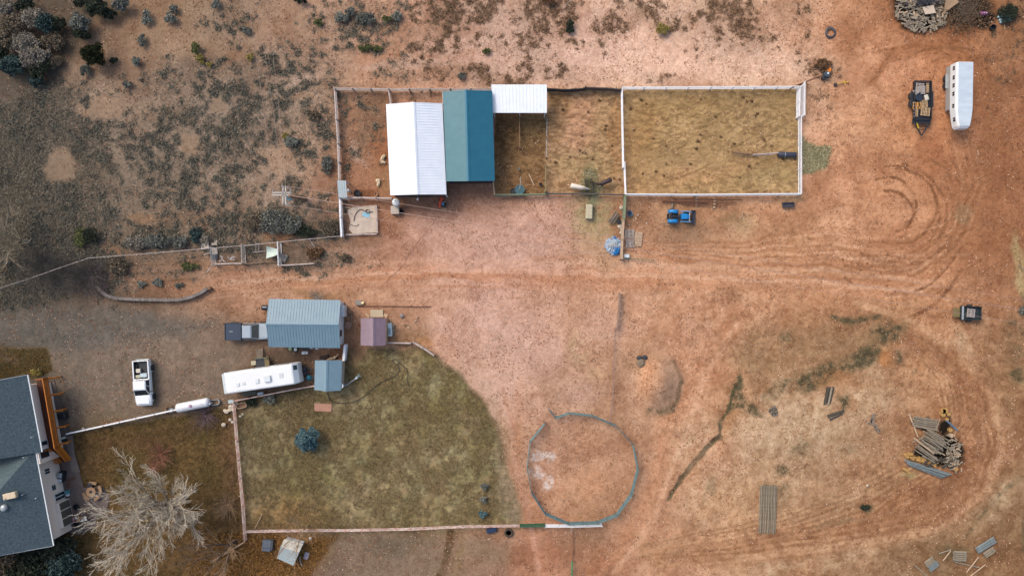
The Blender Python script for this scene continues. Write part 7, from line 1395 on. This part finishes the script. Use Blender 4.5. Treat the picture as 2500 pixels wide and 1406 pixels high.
mb = MB(); mb.tube([P(2310, 1026, .3), P(2322, 1036, .35), (P(2338, 1050, .3))], .12, 6); single(mb, 'blue_tarp', mat("faded_blue_tarp", srgb(70, 88, 116), .6, c2=srgb(120, 140, 160)), 'twisted blue tarp strip right of the big log heap', 'tarp')
G7 = 'split firewood in the loose heap'
REST = MB()
for i in range(330):
    while True:
        x = rs.uniform(2188, 2312); y = rs.uniform(-12, 80)
        if y < 78-((x-2250)/62)**2*22 and not (x < 2200 and y > 45) and (x < 2306 or y > 30): break
    a = rs.random()*3.14; L_ = rs.uniform(.35, .7); w_ = rs.uniform(.11, .2); p = P(x, y, rs.uniform(.15, .5)); mb = MB(); d = Vector((math.cos(a), math.sin(a), rs.uniform(-.25, .25)))*L_/2
    if i >= 170:
        REST.beam(p-d-Vector((0, 0, .08)), p+d-Vector((0, 0, .08)), w_, w_*.7); continue
    mb.beam(p-d, p+d, w_, w_*.7); single(mb, 'firewood', [M_log, M_wood, M_newwood, M_log, M_logd][rs.randrange(5)] if y < 45 else [M_log, M_wood][rs.randrange(2)], 'split firewood piece in the loose heap at the upper right', 'wood', G7)
single(REST, 'firewood', M_log, 'remaining split firewood lying deeper in the loose heap at the upper right', 'wood')['kind'] = 'stuff'
G8 = 'small scattered firewood right of the charred timbers'
for (x, y) in [(2133, 1011), (2131, 1015), (2132, 1019), (2128, 1023), (2127, 1027), (2124, 1031), (2121, 1034), (2131, 1032), (2134, 1036), (2138, 1040), (2140, 1045), (2143, 1049), (2145, 1052), (2136, 1044), (2130, 1028)]:
    a = rs.random()*3.14; p = P(x, y, .12); d = Vector((math.cos(a), math.sin(a), 0))*.22; mb = MB(); mb.beam(p-d, p+d, .18, .16); single(mb, 'firewood', M_wood, 'small grey firewood piece in the thin scatter left of the big log heap', 'wood', G8)
for i in range(5): log((2020+i*3.6, 944+(i % 2)*2), (2012+i*3.4, 988-(i % 3)*3), .13, .2+.12*(i % 2), M_logd if i != 3 else M_log, 'dark charred timber in the steep bundle of the pair', 'steep bundle of charred timbers', False)
for i in range(4): log((2019+i*2, 1015+i*3.2), (2060-i*1, 1001+i*2.6), .13, .2+.1*(i % 2), [M_logd, M_logd, M_log, M_logd][i], 'dark charred timber in the flatter bundle of the pair', 'flatter bundle of charred timbers', False)
def bundle(cx, cy, L_, n_, ang, m, label, group, dd=2.4):
    a = R(ang); ux, uy = math.cos(a), math.sin(a)
    for i in range(n_):
        o = (i-(n_-1)/2)*dd; k = rs.uniform(-1.5, 1.5); x, y = cx-uy*o+ux*k, cy+ux*o+uy*k
        log((x-ux*L_/2, y-uy*L_/2), (x+ux*L_/2, y+uy*L_/2), .075, .15+.2*(i % 2)+.1, m, label, group, False)
bundle(2270, 1370, 24, 6, -38, M_log, 'grey post in the upper half of the left bundle at the bottom right', 'upper half of the left bundle'); bundle(2279, 1381, 26, 6, -38, M_logb, 'blue-grey post in the lower half of the left bundle at the bottom right', 'lower half of the left bundle')
bundle(2343, 1357, 32, 11, 3, M_log, 'grey post in the flat middle bundle at the bottom right', 'middle bundle at the bottom right', 2.3); bundle(2407, 1330, 52, 7, -32, M_logb, 'blue-grey post in the long right bundle at the bottom right', 'long right bundle'); bundle(2416, 1347, 28, 6, -34, M_log, 'grey post in the short bundle below the long right one', 'short lower right bundle')
for a, b, l in (((2292, 1351), (2322, 1341), 'thin dark pole left of the middle bundle'), ((2302, 1368), (2321, 1344), 'pale pole left of the middle bundle'), ((2359, 1397), (2389, 1359), 'thick pale pole below the middle bundle'), ((2366, 1408), (2406, 1377), 'pale pole at the bottom right edge'), ((2331, 1371), (2392, 1385), 'thin brown pole below the middle bundle'), ((2232, 1378), (2266, 1408), 'long thin olive pole left of the left bundle')): log(a, b, .075, .15, M_newwood if 'pale' in l else M_log, l, None, False)
log((2488, 648), (2500, 660), .05, .1, M_log, 'thin stick at the right edge', None, False)
# ------------------------------------------------------------------ horses
def horse(label, base, rz, coat, mane, neck_turn, head_down=.55):
    """body along +x towards the head; skin-grown body with shaped legs, neck and head"""
    t = thing('horse', label, 'horse', base, rz); me = bpy.data.meshes.new('body'); V = []; E = []; Rd = []
    def v(p, r, link=None):
        V.append(p); Rd.append(r); k = len(V)-1
        if link is not None: E.append((link, k))
        return k
    nt_ = R(neck_turn); cx, sx = math.cos(nt_), math.sin(nt_)
    pel = v((-.55, 0, 1.22), (.30, .31)); b0 = v((-.78, 0, 1.2), (.22, .26), pel); b1 = v((-.2, 0, 1.17), (.30, .33), pel); b2 = v((.2, 0, 1.18), (.29, .32), b1); b3 = v((.52, 0, 1.2), (.24, .29), b2)
    n1 = v((.78, .08*sx, 1.22), (.18, .23), b3); n2 = v((.78+.32*cx, .32*sx, 1.22-head_down*.45), (.15, .18), n1); n3 = v((.78+.6*cx, .6*sx, 1.22-head_down*.95), (.12, .15), n2)
    h1 = v((.78+.74*cx, .74*sx, 1.16-head_down*1.15), (.11, .12), n3); h2 = v((.78+.93*cx, .93*sx, .98-head_down*1.15), (.075, .085), h1); h3 = v((.78+1.08*cx, 1.08*sx, .84-head_down*1.15), (.06, .06), h2)
    for s_ in (-1, 1):
        a = v((-.68, s_*.17, .92), (.15, .15), pel); a = v((-.55, s_*.18, .66), (.09, .09), a); a = v((-.74, s_*.18, .42), (.05, .05), a); a = v((-.70, s_*.18, .14), (.035, .035), a); v((-.66, s_*.18, .03), (.055, .05), a)
        a = v((.5, s_*.16, .88), (.11, .11), b3); a = v((.52, s_*.17, .52), (.06, .06), a); a = v((.51, s_*.17, .16), (.035, .035), a); v((.54, s_*.17, .03), (.055, .05), a)
    me.from_pydata(V, E, []); o = bpy.data.objects.new('body', me); SC.collection.objects.link(o); o.parent = t
    md = o.modifiers.new('skin', 'SKIN'); md.use_smooth_shade = True
    for i, r in enumerate(Rd): me.skin_vertices[0].data[i].radius = r; me.skin_vertices[0].data[i].use_root = (i == 0)
    sb = o.modifiers.new('sub', 'SUBSURF'); sb.levels = 2; sb.render_levels = 2; me.materials.append(coat)
    mb = MB(); mb.smooth = True
    for s_ in (-1, 1): hx = .78+.72*cx-s_*.07*sx; hy = .72*sx+s_*.07*cx; hz = 1.27-head_down*1.15; mb.tube([(hx, hy, hz), (hx-.03, hy, hz+.13)], [.04, .008], 6)
    mb.build('ears', coat, t, world=False)
    mb = MB(); pts = [(.62, 0, 1.47), (.80, .1*sx, 1.42), (.80+.3*cx, .32*sx, 1.40-head_down*.45), (.78+.6*cx, .6*sx, 1.34-head_down*.95)]
    mb.tube(pts, [.03, .05, .05, .03], 6); mb.build('mane', mane, t, world=False)
    mb = MB(); mb.tube([(-.98, 0, 1.28), (-1.1, .02, 1.1), (-1.12, .03, .75), (-1.08, .03, .5)], [.04, .07, .07, .02], 7); mb.build('tail', mane, t, world=False)
    return t
horse('white horse eating from the left of the hay rack', P(1407, 459), R(-11), mat("white_coat", srgb(230, 220, 206), .7, var=.05), mat("cream_hair", srgb(206, 184, 150), .8), 4)
horse('dark brown horse bending its neck to the right of the hay rack', P(1476, 447.5), R(206), mat("brown_coat", srgb(70, 54, 54), .55, c2=srgb(52, 38, 36)), mat("black_hair", srgb(30, 24, 22), .8), -50)
# ------------------------------------------------------------------ bushes
BM = {'grey': leafmat('leaf_grey', srgb(62, 66, 60), srgb(150, 152, 144)), 'sage': leafmat('leaf_sage', srgb(92, 98, 92), srgb(164, 166, 156)), 'dark': leafmat('leaf_dark', srgb(24, 32, 28), srgb(74, 82, 66)), 'tan': leafmat('leaf_tan', srgb(66, 56, 46), srgb(152, 138, 118)), 'pale': leafmat('leaf_pale', srgb(88, 84, 78), srgb(178, 168, 154)), 'green': leafmat('leaf_green', srgb(62, 72, 42), srgb(130, 134, 88)), 'gold': leafmat('leaf_gold', srgb(110, 100, 52), srgb(190, 172, 104)), 'jun': leafmat('leaf_juniper', srgb(16, 22, 14), srgb(52, 58, 30)), 'spruce': leafmat('leaf_spruce', srgb(40, 72, 84), srgb(124, 156, 160)), 'teal': leafmat('leaf_teal', srgb(30, 48, 50), srgb(84, 104, 102)), 'brown': leafmat('leaf_brown', srgb(70, 50, 38), srgb(148, 116, 88))}
M_stem = mat('stem', srgb(96, 80, 66), .9)
def bush(label, x, y, rx, ry, h, kind, rot=0, n=None, lsz=.3, group=None, cat='bush', name='bush', conical=False, trunk=True):
    """rx, ry in photo pixels at mid height"""
    p = P(x, y, h*.5); t = thing(name, label, cat, (p.x, p.y, -.02), R(-rot), group)
    RX, RY = rx*MPP*(CAM_H-h*.5)/CAM_H, ry*MPP*(CAM_H-h*.5)/CAM_H
    n = n or int(min(5200, 220+1900*RX*RY)); nc = max(7, int(5+12*RX*RY)); k = rng.random(nc)
    ii = np.arange(nc)+.5; th = ii*2.39996+rng.normal(scale=.25, size=nc); rad = np.sqrt(ii/nc)*.84*rng.uniform(.88, 1.12, nc); zc = h*(.25+.6*np.sqrt(np.clip(1-rad**2, 0, 1))*rng.uniform(.6, 1, nc))
    if conical: rad = rad*1.05; zc = h*(1-rad*.75)*.9
    cs = np.stack([RX*rad*np.cos(th), RY*rad*np.sin(th), zc], 1); csz = rng.uniform(.16, .34, nc)*math.sqrt(RX*RY)+.08
    w_ = rng.integers(0, nc, n); d = rng.normal(size=(n, 3)); d /= np.linalg.norm(d, axis=1)[:, None]; C = cs[w_]+d*(csz[w_]*rng.uniform(.5, 1.05, n))[:, None]*np.array([1, 1, .7]); C[:, 2] = np.maximum(C[:, 2], .05)
    V_, F_ = leaves(C, lsz*rng.uniform(.6, 1.3, n), rng, .7, .45); bulk('foliage', V_, F_, BM[kind], t)
    if trunk and h > .6:
        mb = MB()
        for i in range(min(nc, 9)): mb.tube([(0, 0, 0), tuple(cs[i]*np.array([.5, .5, .5])), tuple(cs[i])], [.05, .035, .012], 5)
        mb.build('branches', M_stem, t, world=False)
    return t
BL = [
('pale grey-brown bush at the very top left corner', 14, 22, 24, 18, 2., 'pale'), ('large dark bush near the top left corner', 34, 62, 30, 26, 2.6, 'tan'), ('dark round bush on the top edge left of the gap', 62, 12, 26, 18, 2.2, 'dark'), ('grey twiggy bush second from the top left', 82, 44, 30, 24, 2.4, 'pale'), ('dark blue-green bush beside the grey twiggy one', 112, 56, 22, 26, 2.6, 'teal'),
('brown-grey bush on the left edge above the teal one', 14, 96, 24, 26, 2.6, 'tan'), ('broad pale bush in the middle of the top left thicket', 62, 108, 36, 24, 2.6, 'pale'), ('purple-brown twiggy bush in the thicket', 128, 100, 30, 22, 1.8, 'tan'), ('small dark green bush right of the thicket', 142, 60, 22, 16, 2., 'dark'), ('large silvery bush at the right side of the thicket', 194, 56, 24, 22, 2.4, 'grey'), ('dark base of the silvery bush', 200, 82, 22, 18, 1.8, 'dark'),
('pale brown bush low in the thicket', 84, 138, 36, 26, 2.8, 'pale'), ('dark green bush low in the thicket', 98, 168, 26, 24, 2.4, 'dark'), ('teal bush at the lower left of the thicket', 30, 160, 34, 26, 2.4, 'teal'), ('dark brown bush on the left edge of the thicket', 6, 134, 20, 26, 2.2, 'dark'), ('blue-green bush at the foot of the thicket', 88, 198, 20, 14, 1.4, 'teal'), ('small dark bush below the thicket', 130, 150, 22, 16, 1.4, 'tan'),
('dark bush left of the top edge group', 200, 6, 22, 12, 1.8, 'dark'), ('large dark green bush on the top edge', 238, 20, 32, 22, 2.6, 'dark'), ('dark bush right of the large top edge one', 266, 34, 18, 14, 1.8, 'dark'), ('grey-green bush on the top edge', 296, 12, 22, 16, 2., 'grey'),
('tall narrow grey sage running down the sandy slope', 359, 46, 9, 27, .9, 'sage', 4), ('smaller grey sage below the tall narrow one', 346, 100, 9, 18, .8, 'grey', 18), ('round grey sage on the open sand', 333, 150, 11, 12, .9, 'sage'), ('round dull sage below the juniper', 311, 207, 11, 9, .8, 'grey'), ('grey sage right of the narrow one', 415, 44, 15, 14, 1., 'sage'), ('sage above the grey sage pair', 424, 22, 10, 12, .8, 'grey'), ('grey-green sage on the top edge in the middle left', 527, 10, 12, 14, .9, 'sage'), ('dark sage beside the power lines', 602, 75, 15, 8, .7, 'grey'),
('olive green bush above the yellow one', 478, 118, 12, 16, .9, 'green'), ('yellow-green bush below the olive one', 488, 144, 12, 12, .8, 'gold'), ('yellow-green bush beside the power lines', 611, 141, 8, 10, .7, 'gold'), ('cream grass clump right of the yellow-green bush', 511, 158, 7, 6, .5, 'gold'), ('dull bush just below the juniper', 208, 172, 14, 16, .9, 'grey'), ('small dark sage right of the juniper', 278, 148, 10, 7, .6, 'dark'),
('olive bush in the upper dirt left of the track', 777, 55, 12, 9, .7, 'green'), ('silver-grey sage left of the upper weeds', 834, 44, 20, 12, .8, 'sage'), ('dark weedy bush beside the silver sage', 856, 30, 14, 12, .8, 'grey'), ('dark green bush right of the silver sage', 893, 46, 26, 14, .8, 'grey'), ('grey sage at the right end of the upper weeds', 969, 40, 13, 11, .9, 'sage'), ('small brown bush beside the grey sage', 945, 46, 12, 8, .6, 'green'), ('dark bush on the top edge above the weeds', 732, 2, 16, 8, 1., 'dark'),
('low olive bush beside the upper track', 903, 118, 34, 7, .5, 'green'), ('small olive shrub right of the upper track', 1188, 126, 10, 7, .6, 'green'), ('dark green bush in the top middle weeds', 1392, 65, 10, 20, .9, 'dark'), ('brown bush on the top edge in the middle', 1340, 4, 20, 8, .8, 'brown'), ('yellow-green rabbitbrush on the upper dirt', 1617, 73, 17, 14, 1., 'gold'), ('rounded blue-grey sage near the pen fence', 708, 345, 18, 13, .9, 'sage'), ('pale yellow clump touching the blue-grey sage', 697, 332, 8, 8, .6, 'gold'), ('tall grey bush left of the left pen fence', 798, 402, 15, 22, 1., 'grey'), ('grey bush above the left pen fence', 766, 282, 20, 12, .6, 'tan'), ('grey sage in the track weeds', 1127, 186, 8, 10, .6, 'grey'), ('dark twig bush behind the orange lid', 2010, 160, 22, 16, .7, 'brown'), ('small dark bush at the upper right corner', 2462, 32, 26, 20, 1., 'dark'), ('blue-black bush beside the pale blue bags', 2458, 42, 18, 14, 1., 'teal'),
('large dark grey bush below the utility pole', 668, 540, 40, 30, 1.5, 'grey'), ('second dark bush right below the utility pole', 706, 548, 32, 24, 1.3, 'grey'), ('dark bush at the left of the pole bushes', 628, 540, 28, 24, 1.3, 'tan'), ('low dark bush near the wire fence under the pole', 744, 566, 30, 14, .9, 'dark'), ('dark bush against the white double-board fence', 806, 556, 24, 22, .9, 'tan'), ('long grey bush above the wire fence', 384, 588, 40, 16, 1.1, 'grey'), ('grey bush left of the long one', 330, 592, 30, 18, 1.1, 'pale'), ('dark teal bush beside the pavers', 476, 574, 14, 24, 1., 'teal'), ('grey bush beside the dark teal one', 438, 590, 24, 14, .9, 'grey'), ('pale bush just left of the pavers', 498, 584, 14, 12, .8, 'pale'),
('yellow-green bush under the left thicket', 196, 582, 16, 22, 1.2, 'green'), ('dark olive bush beside the yellow-green one', 222, 575, 20, 20, 1.3, 'dark'), ('low grey plant in the bed above the curved wall', 384, 690, 14, 10, .5, 'sage'), ('small grey plant left in the bed above the curved wall', 346, 694, 12, 7, .4, 'sage'), ('small grey plant right in the bed above the curved wall', 437, 696, 10, 7, .4, 'grey'), ('dark plant in the top row of the planting bed', 460, 650, 24, 9, .5, 'green'), ('dark plants in the left of the planting bed', 288, 650, 24, 24, .9, 'tan'), ('small brown bush below the kennel run', 770, 618, 24, 14, .5, 'brown'), ('brown bush right of the kennel run', 842, 630, 16, 10, .5, 'tan'),
('blue-grey shrub below the camper fence', 660, 974, 16, 12, .8, 'sage'), ('dark green shrub below the camper fence', 613, 980, 14, 12, .8, 'dark'), ('small pale blue shrub near the bottom of the lawn', 1179, 1254, 10, 10, .8, 'spruce'), ('small grey shrub above the pale blue one', 1180, 1220, 8, 8, .7, 'sage'), ('topmost small grey shrub of the three on the lawn', 1183, 1187, 8, 9, .7, 'grey'), ('dark shrub at the corner of the house lawn', 87, 908, 12, 9, .8, 'gold'), ('pale spiky plant in the right bank', 1888, 1003, 12, 12, .5, 'pale'), ('small dark weed clump on the right bank', 2112, 1238, 13, 7, .3, 'dark'), ('low grey brush at the right edge', 2496, 760, 8, 12, .4, 'grey')]
for e in BL: bush(*e[:7], rot=e[7] if len(e) > 7 else 0, lsz=.26 if e[5] > 1.4 else .2)
t = bush('dark green round juniper on the sandy slope', 229, 134, 31, 27, 3.0, 'jun', n=8000, lsz=.2, cat='tree', name='juniper_tree'); t = bush('round blue spruce standing on the big lawn', 748, 1075, 28.5, 28, 3.6, 'spruce', n=9000, lsz=.2, cat='tree', name='spruce_tree', conical=True)
mb = MB(); mb.tube([(0, 0, 0), (0, 0, 3.3)], [.14, .03], 8); mb.build('trunk', M_stem, t, world=False)
for i, e in enumerate([('dark evergreen tree below the house at the left edge', 20, 1385, 60, 36), ('broad dark evergreen tree below the house', 92, 1370, 56, 40), ('dark blue evergreen tree at the house corner', 152, 1376, 44, 40), ('dark evergreen tree filling the gap at the house corner', 140, 1335, 44, 30), ('dark evergreen tree on the bottom edge', 60, 1402, 60, 30)]): bush(*e, 3.6 if i < 4 else 4.2, ['tan', 'dark', 'teal', 'dark', 'dark'][i], n=5000, lsz=.36, cat='tree', name='evergreen_tree')
# brush heap at the upper right and other bare twig bushes
def twigs(mb, base, n, L_, r, up=.5, spread=1.0, seed=0, kids=2):
    q = random.Random(seed)
    for i in range(n):
        a = q.random()*6.283; el_ = up*q.uniform(.5, 1.3); d = Vector((math.cos(a)*math.cos(el_)*spread, math.sin(a)*math.cos(el_)*spread, math.sin(el_))); l = L_*q.uniform(.5, 1.1); p0 = Vector(base); pts = [p0]
        for k in range(3): d = (d+Vector((q.gauss(0, .16), q.gauss(0, .16), q.gauss(0, .06)))).normalized(); pts.append(pts[-1]+d*l/3)
        mb.tube(pts, [r, r*.8, r*.6, r*.3], 4, False)
        for k in range(kids):
            s_ = pts[1+k % 2]; dd = (d+Vector((q.gauss(0, .5), q.gauss(0, .5), q.gauss(0, .15)))).normalized(); mb.tube([s_, s_+dd*l*.3, s_+dd*l*.5+Vector((q.gauss(0, .05), q.gauss(0, .05), 0))], [r*.6, r*.45, r*.2], 4, False)
def twigbush(label, x, y, L_, n, m, r=.02, up=.5, seed=1, kids=3, name='bare_bush', group=None):
    p = P(x, y); t = thing(name, label, 'bush', p, 0, group); mb = MB(); twigs(mb, p, n, L_, r, up, 1, seed, kids); mb.build('twigs', m, t); mb = MB()
    for k in range(5): a = k*1.3; mb.tube([p, p+Vector((math.cos(a)*.3, math.sin(a)*.3, .35))], [.05, .02], 5)
    mb.build('stems', m, t); return t
T_red = mat("red_twig", srgb(150, 100, 80), .8, var=.2); T_pur = mat("purple_twig", srgb(112, 94, 100), .8, var=.25); T_tan = mat("tan_twig", srgb(166, 136, 106), .8, var=.2); T_gry = mat("grey_twig", srgb(160, 150, 142), .8, var=.2); T_blk = mat("charcoal_twig", srgb(84, 78, 76), .85, var=.3)
twigbush('bare reddish bush between the lawns above the big tree', 392, 1108, 2.6, 60, T_red, .016, .5, 2); twigbush('bare purple-pink bush below the propane tank', 500, 1014, 2.3, 70, T_pur, .016, .5, 3); twigbush('second reddish bush just below the first on the house lawn', 372, 1140, 1.5, 30, T_red, .015, .4, 4)
twigbush('bare pinkish bush beside the lawn fence', 556, 1228, 2.3, 60, T_tan, .018, .7, 5); twigbush('low pale grey bush above the garage roof', 770, 724, 1.6, 40, T_gry, .015, .5, 6)
twigbush('dark purple bare bush left of the planting bed', 222, 675, 3.3, 130, T_blk, .022, .5, 7, 4); twigbush('grey bare bush right of the dark purple one', 246, 690, 1.8, 60, T_pur, .02, .6, 8); twigbush('dark purple bare bush along the left fence', 160, 680, 3.0, 110, T_blk, .02, .4, 9, 4); twigbush('dark bare bush at the left end of the fence', 110, 650, 2.6, 80, T_blk, .02, .4, 10, 4)
t = thing('brush_heap', 'heap of cut brush and dry grass behind the firewood', 'brush', P(2360, 30)); mb = MB(); q = random.Random(9)
for i in range(420):
    x, y = q.gauss(2346, 26), q.gauss(20, 22); p = P(x, y, q.uniform(.05, .7)); a = q.random()*6.28; l = q.uniform(.4, 1.6); d = Vector((math.cos(a), math.sin(a), q.uniform(-.1, .2))); mb.tube([p, p+d*l*.5+Vector((q.gauss(0, .08), q.gauss(0, .08), .04)), p+d*l], [.022, .016, .008], 4, False)
mb.build('sticks', mat('brush_stick', srgb(128, 112, 94), .85, c2=srgb(90, 78, 64), island=.2), t)['kind'] = 'stuff'; Cc = np.stack([rng.normal(55.0, 1.4, 3200), rng.normal(33.4, 1.3, 3200), rng.uniform(.02, .45, 3200)], 1); V_, F_ = leaves(Cc-np.array([t.location.x, t.location.y, 0]), rng.uniform(.15, .4, 3200), rng, .3, .25); bulk('dry_grass', V_, F_, BM['brown'], t)
t = thing('brush_heap', 'dark heap of brush on the top edge above the pale board', 'brush', P(2262, 2)); mb = MB()
for i in range(160):
    x, y = q.gauss(2262, 16), q.gauss(0, 7); p = P(x, y, q.uniform(.3, 1.0)); a = q.random()*6.28; l = q.uniform(.5, 1.4); d = Vector((math.cos(a), math.sin(a), q.uniform(-.1, .2))); mb.tube([p, p+d*l*.5, p+d*l], [.03, .022, .008], 4, False)
mb.build('sticks', mat("blue_black_twig", srgb(66, 68, 78), .85, var=.3), t)['kind'] = 'stuff'
# ------------------------------------------------------------------ bare trees
def bare_tree(name, label, bx, by, h, spread, m, seed, limbs=7, levels=4, r0=.28, lean=(0, 0), tw=.02, el0=52, m2=None, fork=1.2):
    q = random.Random(seed); base = P(bx, by); t = thing(name, label, 'tree', base); TR = MB(); BR = MB(); TR.smooth = True
    def grow(p, d, l, r, lev, out):
        pts = [p]; rs_ = [r]; n_ = 4
        for k in range(n_):
            d = (d+Vector((q.gauss(0, .10), q.gauss(0, .10), q.gauss(0, .05)+.03))).normalized(); pts.append(pts[-1]+d*l/n_); rs_.append(max(tw*.6, r*(1-.42*(k+1)/n_)))
        (TR if lev <= 1 else BR).tube(pts, rs_, 8 if lev == 0 else (6 if lev == 1 else (5 if lev == 2 else 3)), False)
        if lev >= levels: return
        nk = [4, 7, 8, 7, 5][min(lev, 4)]
        for k in range(nk):
            f = .25+.75*(k+.5+q.uniform(-.3, .3))/nk; i_ = min(n_-1, int(f*n_)); s_ = pts[i_].lerp(pts[i_+1], min(1, f*n_-i_)); dd = (d+Vector((q.gauss(0, .52), q.gauss(0, .52), q.gauss(.1, .3)))).normalized()
            grow(s_, dd, l*q.uniform(.42, .68)*(1.1-.3*f), max(tw*.8, r*.5*(1-.3*f)), lev+1, None)
        if lev < 3: grow(pts[-1], (d+Vector((q.gauss(0, .2), q.gauss(0, .2), .1))).normalized(), l*.7, rs_[-1], lev+1, None)
    top = base+Vector((lean[0]*.1, lean[1]*.1, fork)); TR.tube([base-Vector((0, 0, .2)), base+Vector((0, 0, .3)), top], [r0*1.4, r0*1.1, r0], 10, False)
    for k in range(limbs):
        a = k*2*math.pi/limbs+q.uniform(-.3, .3); e = R(el0+q.uniform(-14, 14)); d = Vector((math.cos(a)*math.cos(e)+lean[0]/h, math.sin(a)*math.cos(e)+lean[1]/h, math.sin(e))).normalized()
        grow(top-Vector((0, 0, q.random()*fork*.4)), d, h*q.uniform(.42, .55), r0*q.uniform(.4, .62), 1, None)
    TR.build('trunk', m2 or m, t); BR.build('twigs', m, t); return t
M_cot = mat("pale_bark", srgb(226, 216, 198), .85, c2=srgb(170, 158, 140), scale=2); M_cot2 = mat("trunk_bark", srgb(176, 164, 148), .85, c2=srgb(110, 104, 98), scale=1.5)
def cotton():
    q = random.Random(8); base = P(447, 1214); t = thing('cottonwood_tree', 'large pale bare cottonwood leaning over the house lawn', 'tree', base); TR = MB(); BR = MB(); TR.smooth = True
    def grow(p, d, l, r, lev):
        pts = [p]; rr_ = [r]; n_ = 6 if lev < 2 else 4; bend = Vector((q.gauss(0, .07), q.gauss(0, .07), .02))
        for k in range(n_):
            d = (d+bend+Vector((q.gauss(0, .07), q.gauss(0, .07), q.gauss(0, .04)))).normalized(); pts.append(pts[-1]+d*l/n_); rr_.append(max(.015, r*(1-.76*(k+1)/n_)))
        (TR if lev == 0 else BR).tube(pts, rr_, [8, 6, 4, 3, 3][lev], False)
        if lev >= 3: return
        nk = [9, 6, 5, 3][lev]
        for k in range(nk):
            f = .22+.76*(k+.5+q.uniform(-.4, .4))/nk; i_ = min(n_-1, int(f*n_)); s_ = pts[i_].lerp(pts[i_+1], f*n_-i_)
            loc = (pts[i_+1]-pts[i_]).normalized(); side = loc.cross(Vector((q.gauss(0, 1), q.gauss(0, 1), q.gauss(0, 1)))).normalized(); dd = (loc+side*q.uniform(.35, .75)+Vector((0, 0, .06))).normalized()
            grow(s_, dd, l*q.uniform(.36, .55)*(1.15-.35*f), max(.02, r*.42*(1-.45*f)), lev+1)
    f1 = base+Vector((-.5, -.1, 2.2)); TR.tube([base-Vector((0, 0, .2)), base+Vector((-.1, 0, .5)), f1], [.5, .42, .36], 10, False)
    # limbs: where each limb's tip shows in the photo, and how high it reaches
    for x, y, z, r in [(340, 1185, 8, .2), (400, 1185, 8, .17), (300, 1215, 10, .2), (265, 1235, 11, .22), (285, 1275, 12, .22), (240, 1320, 12, .24), (245, 1370, 12, .24), (310, 1395, 11, .22), (360, 1380, 10, .18), (400, 1310, 8, .14), (462, 1240, 8, .16), (480, 1222, 6, .13), (470, 1262, 6, .12), (440, 1200, 6, .14), (350, 1240, 12, .18), (345, 1310, 12.5, .18)]:
        tip = P(x, y, z); v_ = tip-f1; d = (v_.normalized()+Vector((0, 0, .12))).normalized(); grow(f1+v_*.02, d, v_.length*.84, r*.78, 0)
    TR.build('trunk', M_cot2, t); BR.build('twigs', M_cot, t)
cotton()
M_t2 = mat("olive_twig", srgb(150, 138, 118), .85, var=.2); M_tdk = mat("dark_trunk", srgb(84, 72, 62), .9, var=.3)
bare_tree('bare_tree', 'tan bare tree with dark limbs at the bottom beside the slanting fence', 575, 1318, 8.5, 4, T_tan, 12, 6, 3, .2, (-2.0, -1.8), .02, 50, M_tdk)
bare_tree('bare_tree', 'slender bare tree rising over the pale shed', 752, 1282, 6.0, 2, T_tan, 15, 4, 3, .09, (-.6, -.8), .016, 62)
bare_tree('bare_tree', 'grey bare tree on the left edge above the fence', 72, 590, 9, 5, M_t2, 18, 7, 3, .2, (-2.5, 1.0), .022, 46)
bare_tree('bare_tree', 'second grey bare tree on the left edge', 22, 640, 8, 5, M_t2, 22, 6, 3, .2, (-1.5, .4), .022, 44)
bare_tree('bare_tree', 'pale bare shrub tree in the corner of the little lawn', -18, 880, 3.5, 2, T_gry, 25, 5, 3, .08, (0, 0), .018, 40)
mb = MB(); mb.tube([P(733, 1357, .3), P(732, 1368, .3), P(738, 1381, .2)], .06, 6); single(mb, 'branch', T_gry, 'short pale fallen branch right of the pale shed', 'branch'); mb = MB(); mb.tube([P(1374, 18, .4), P(1386, 8, .5), P(1402, -4, .5)], .04, 5); single(mb, 'branch', T_gry, 'pale thin fallen branch on the top edge', 'branch')
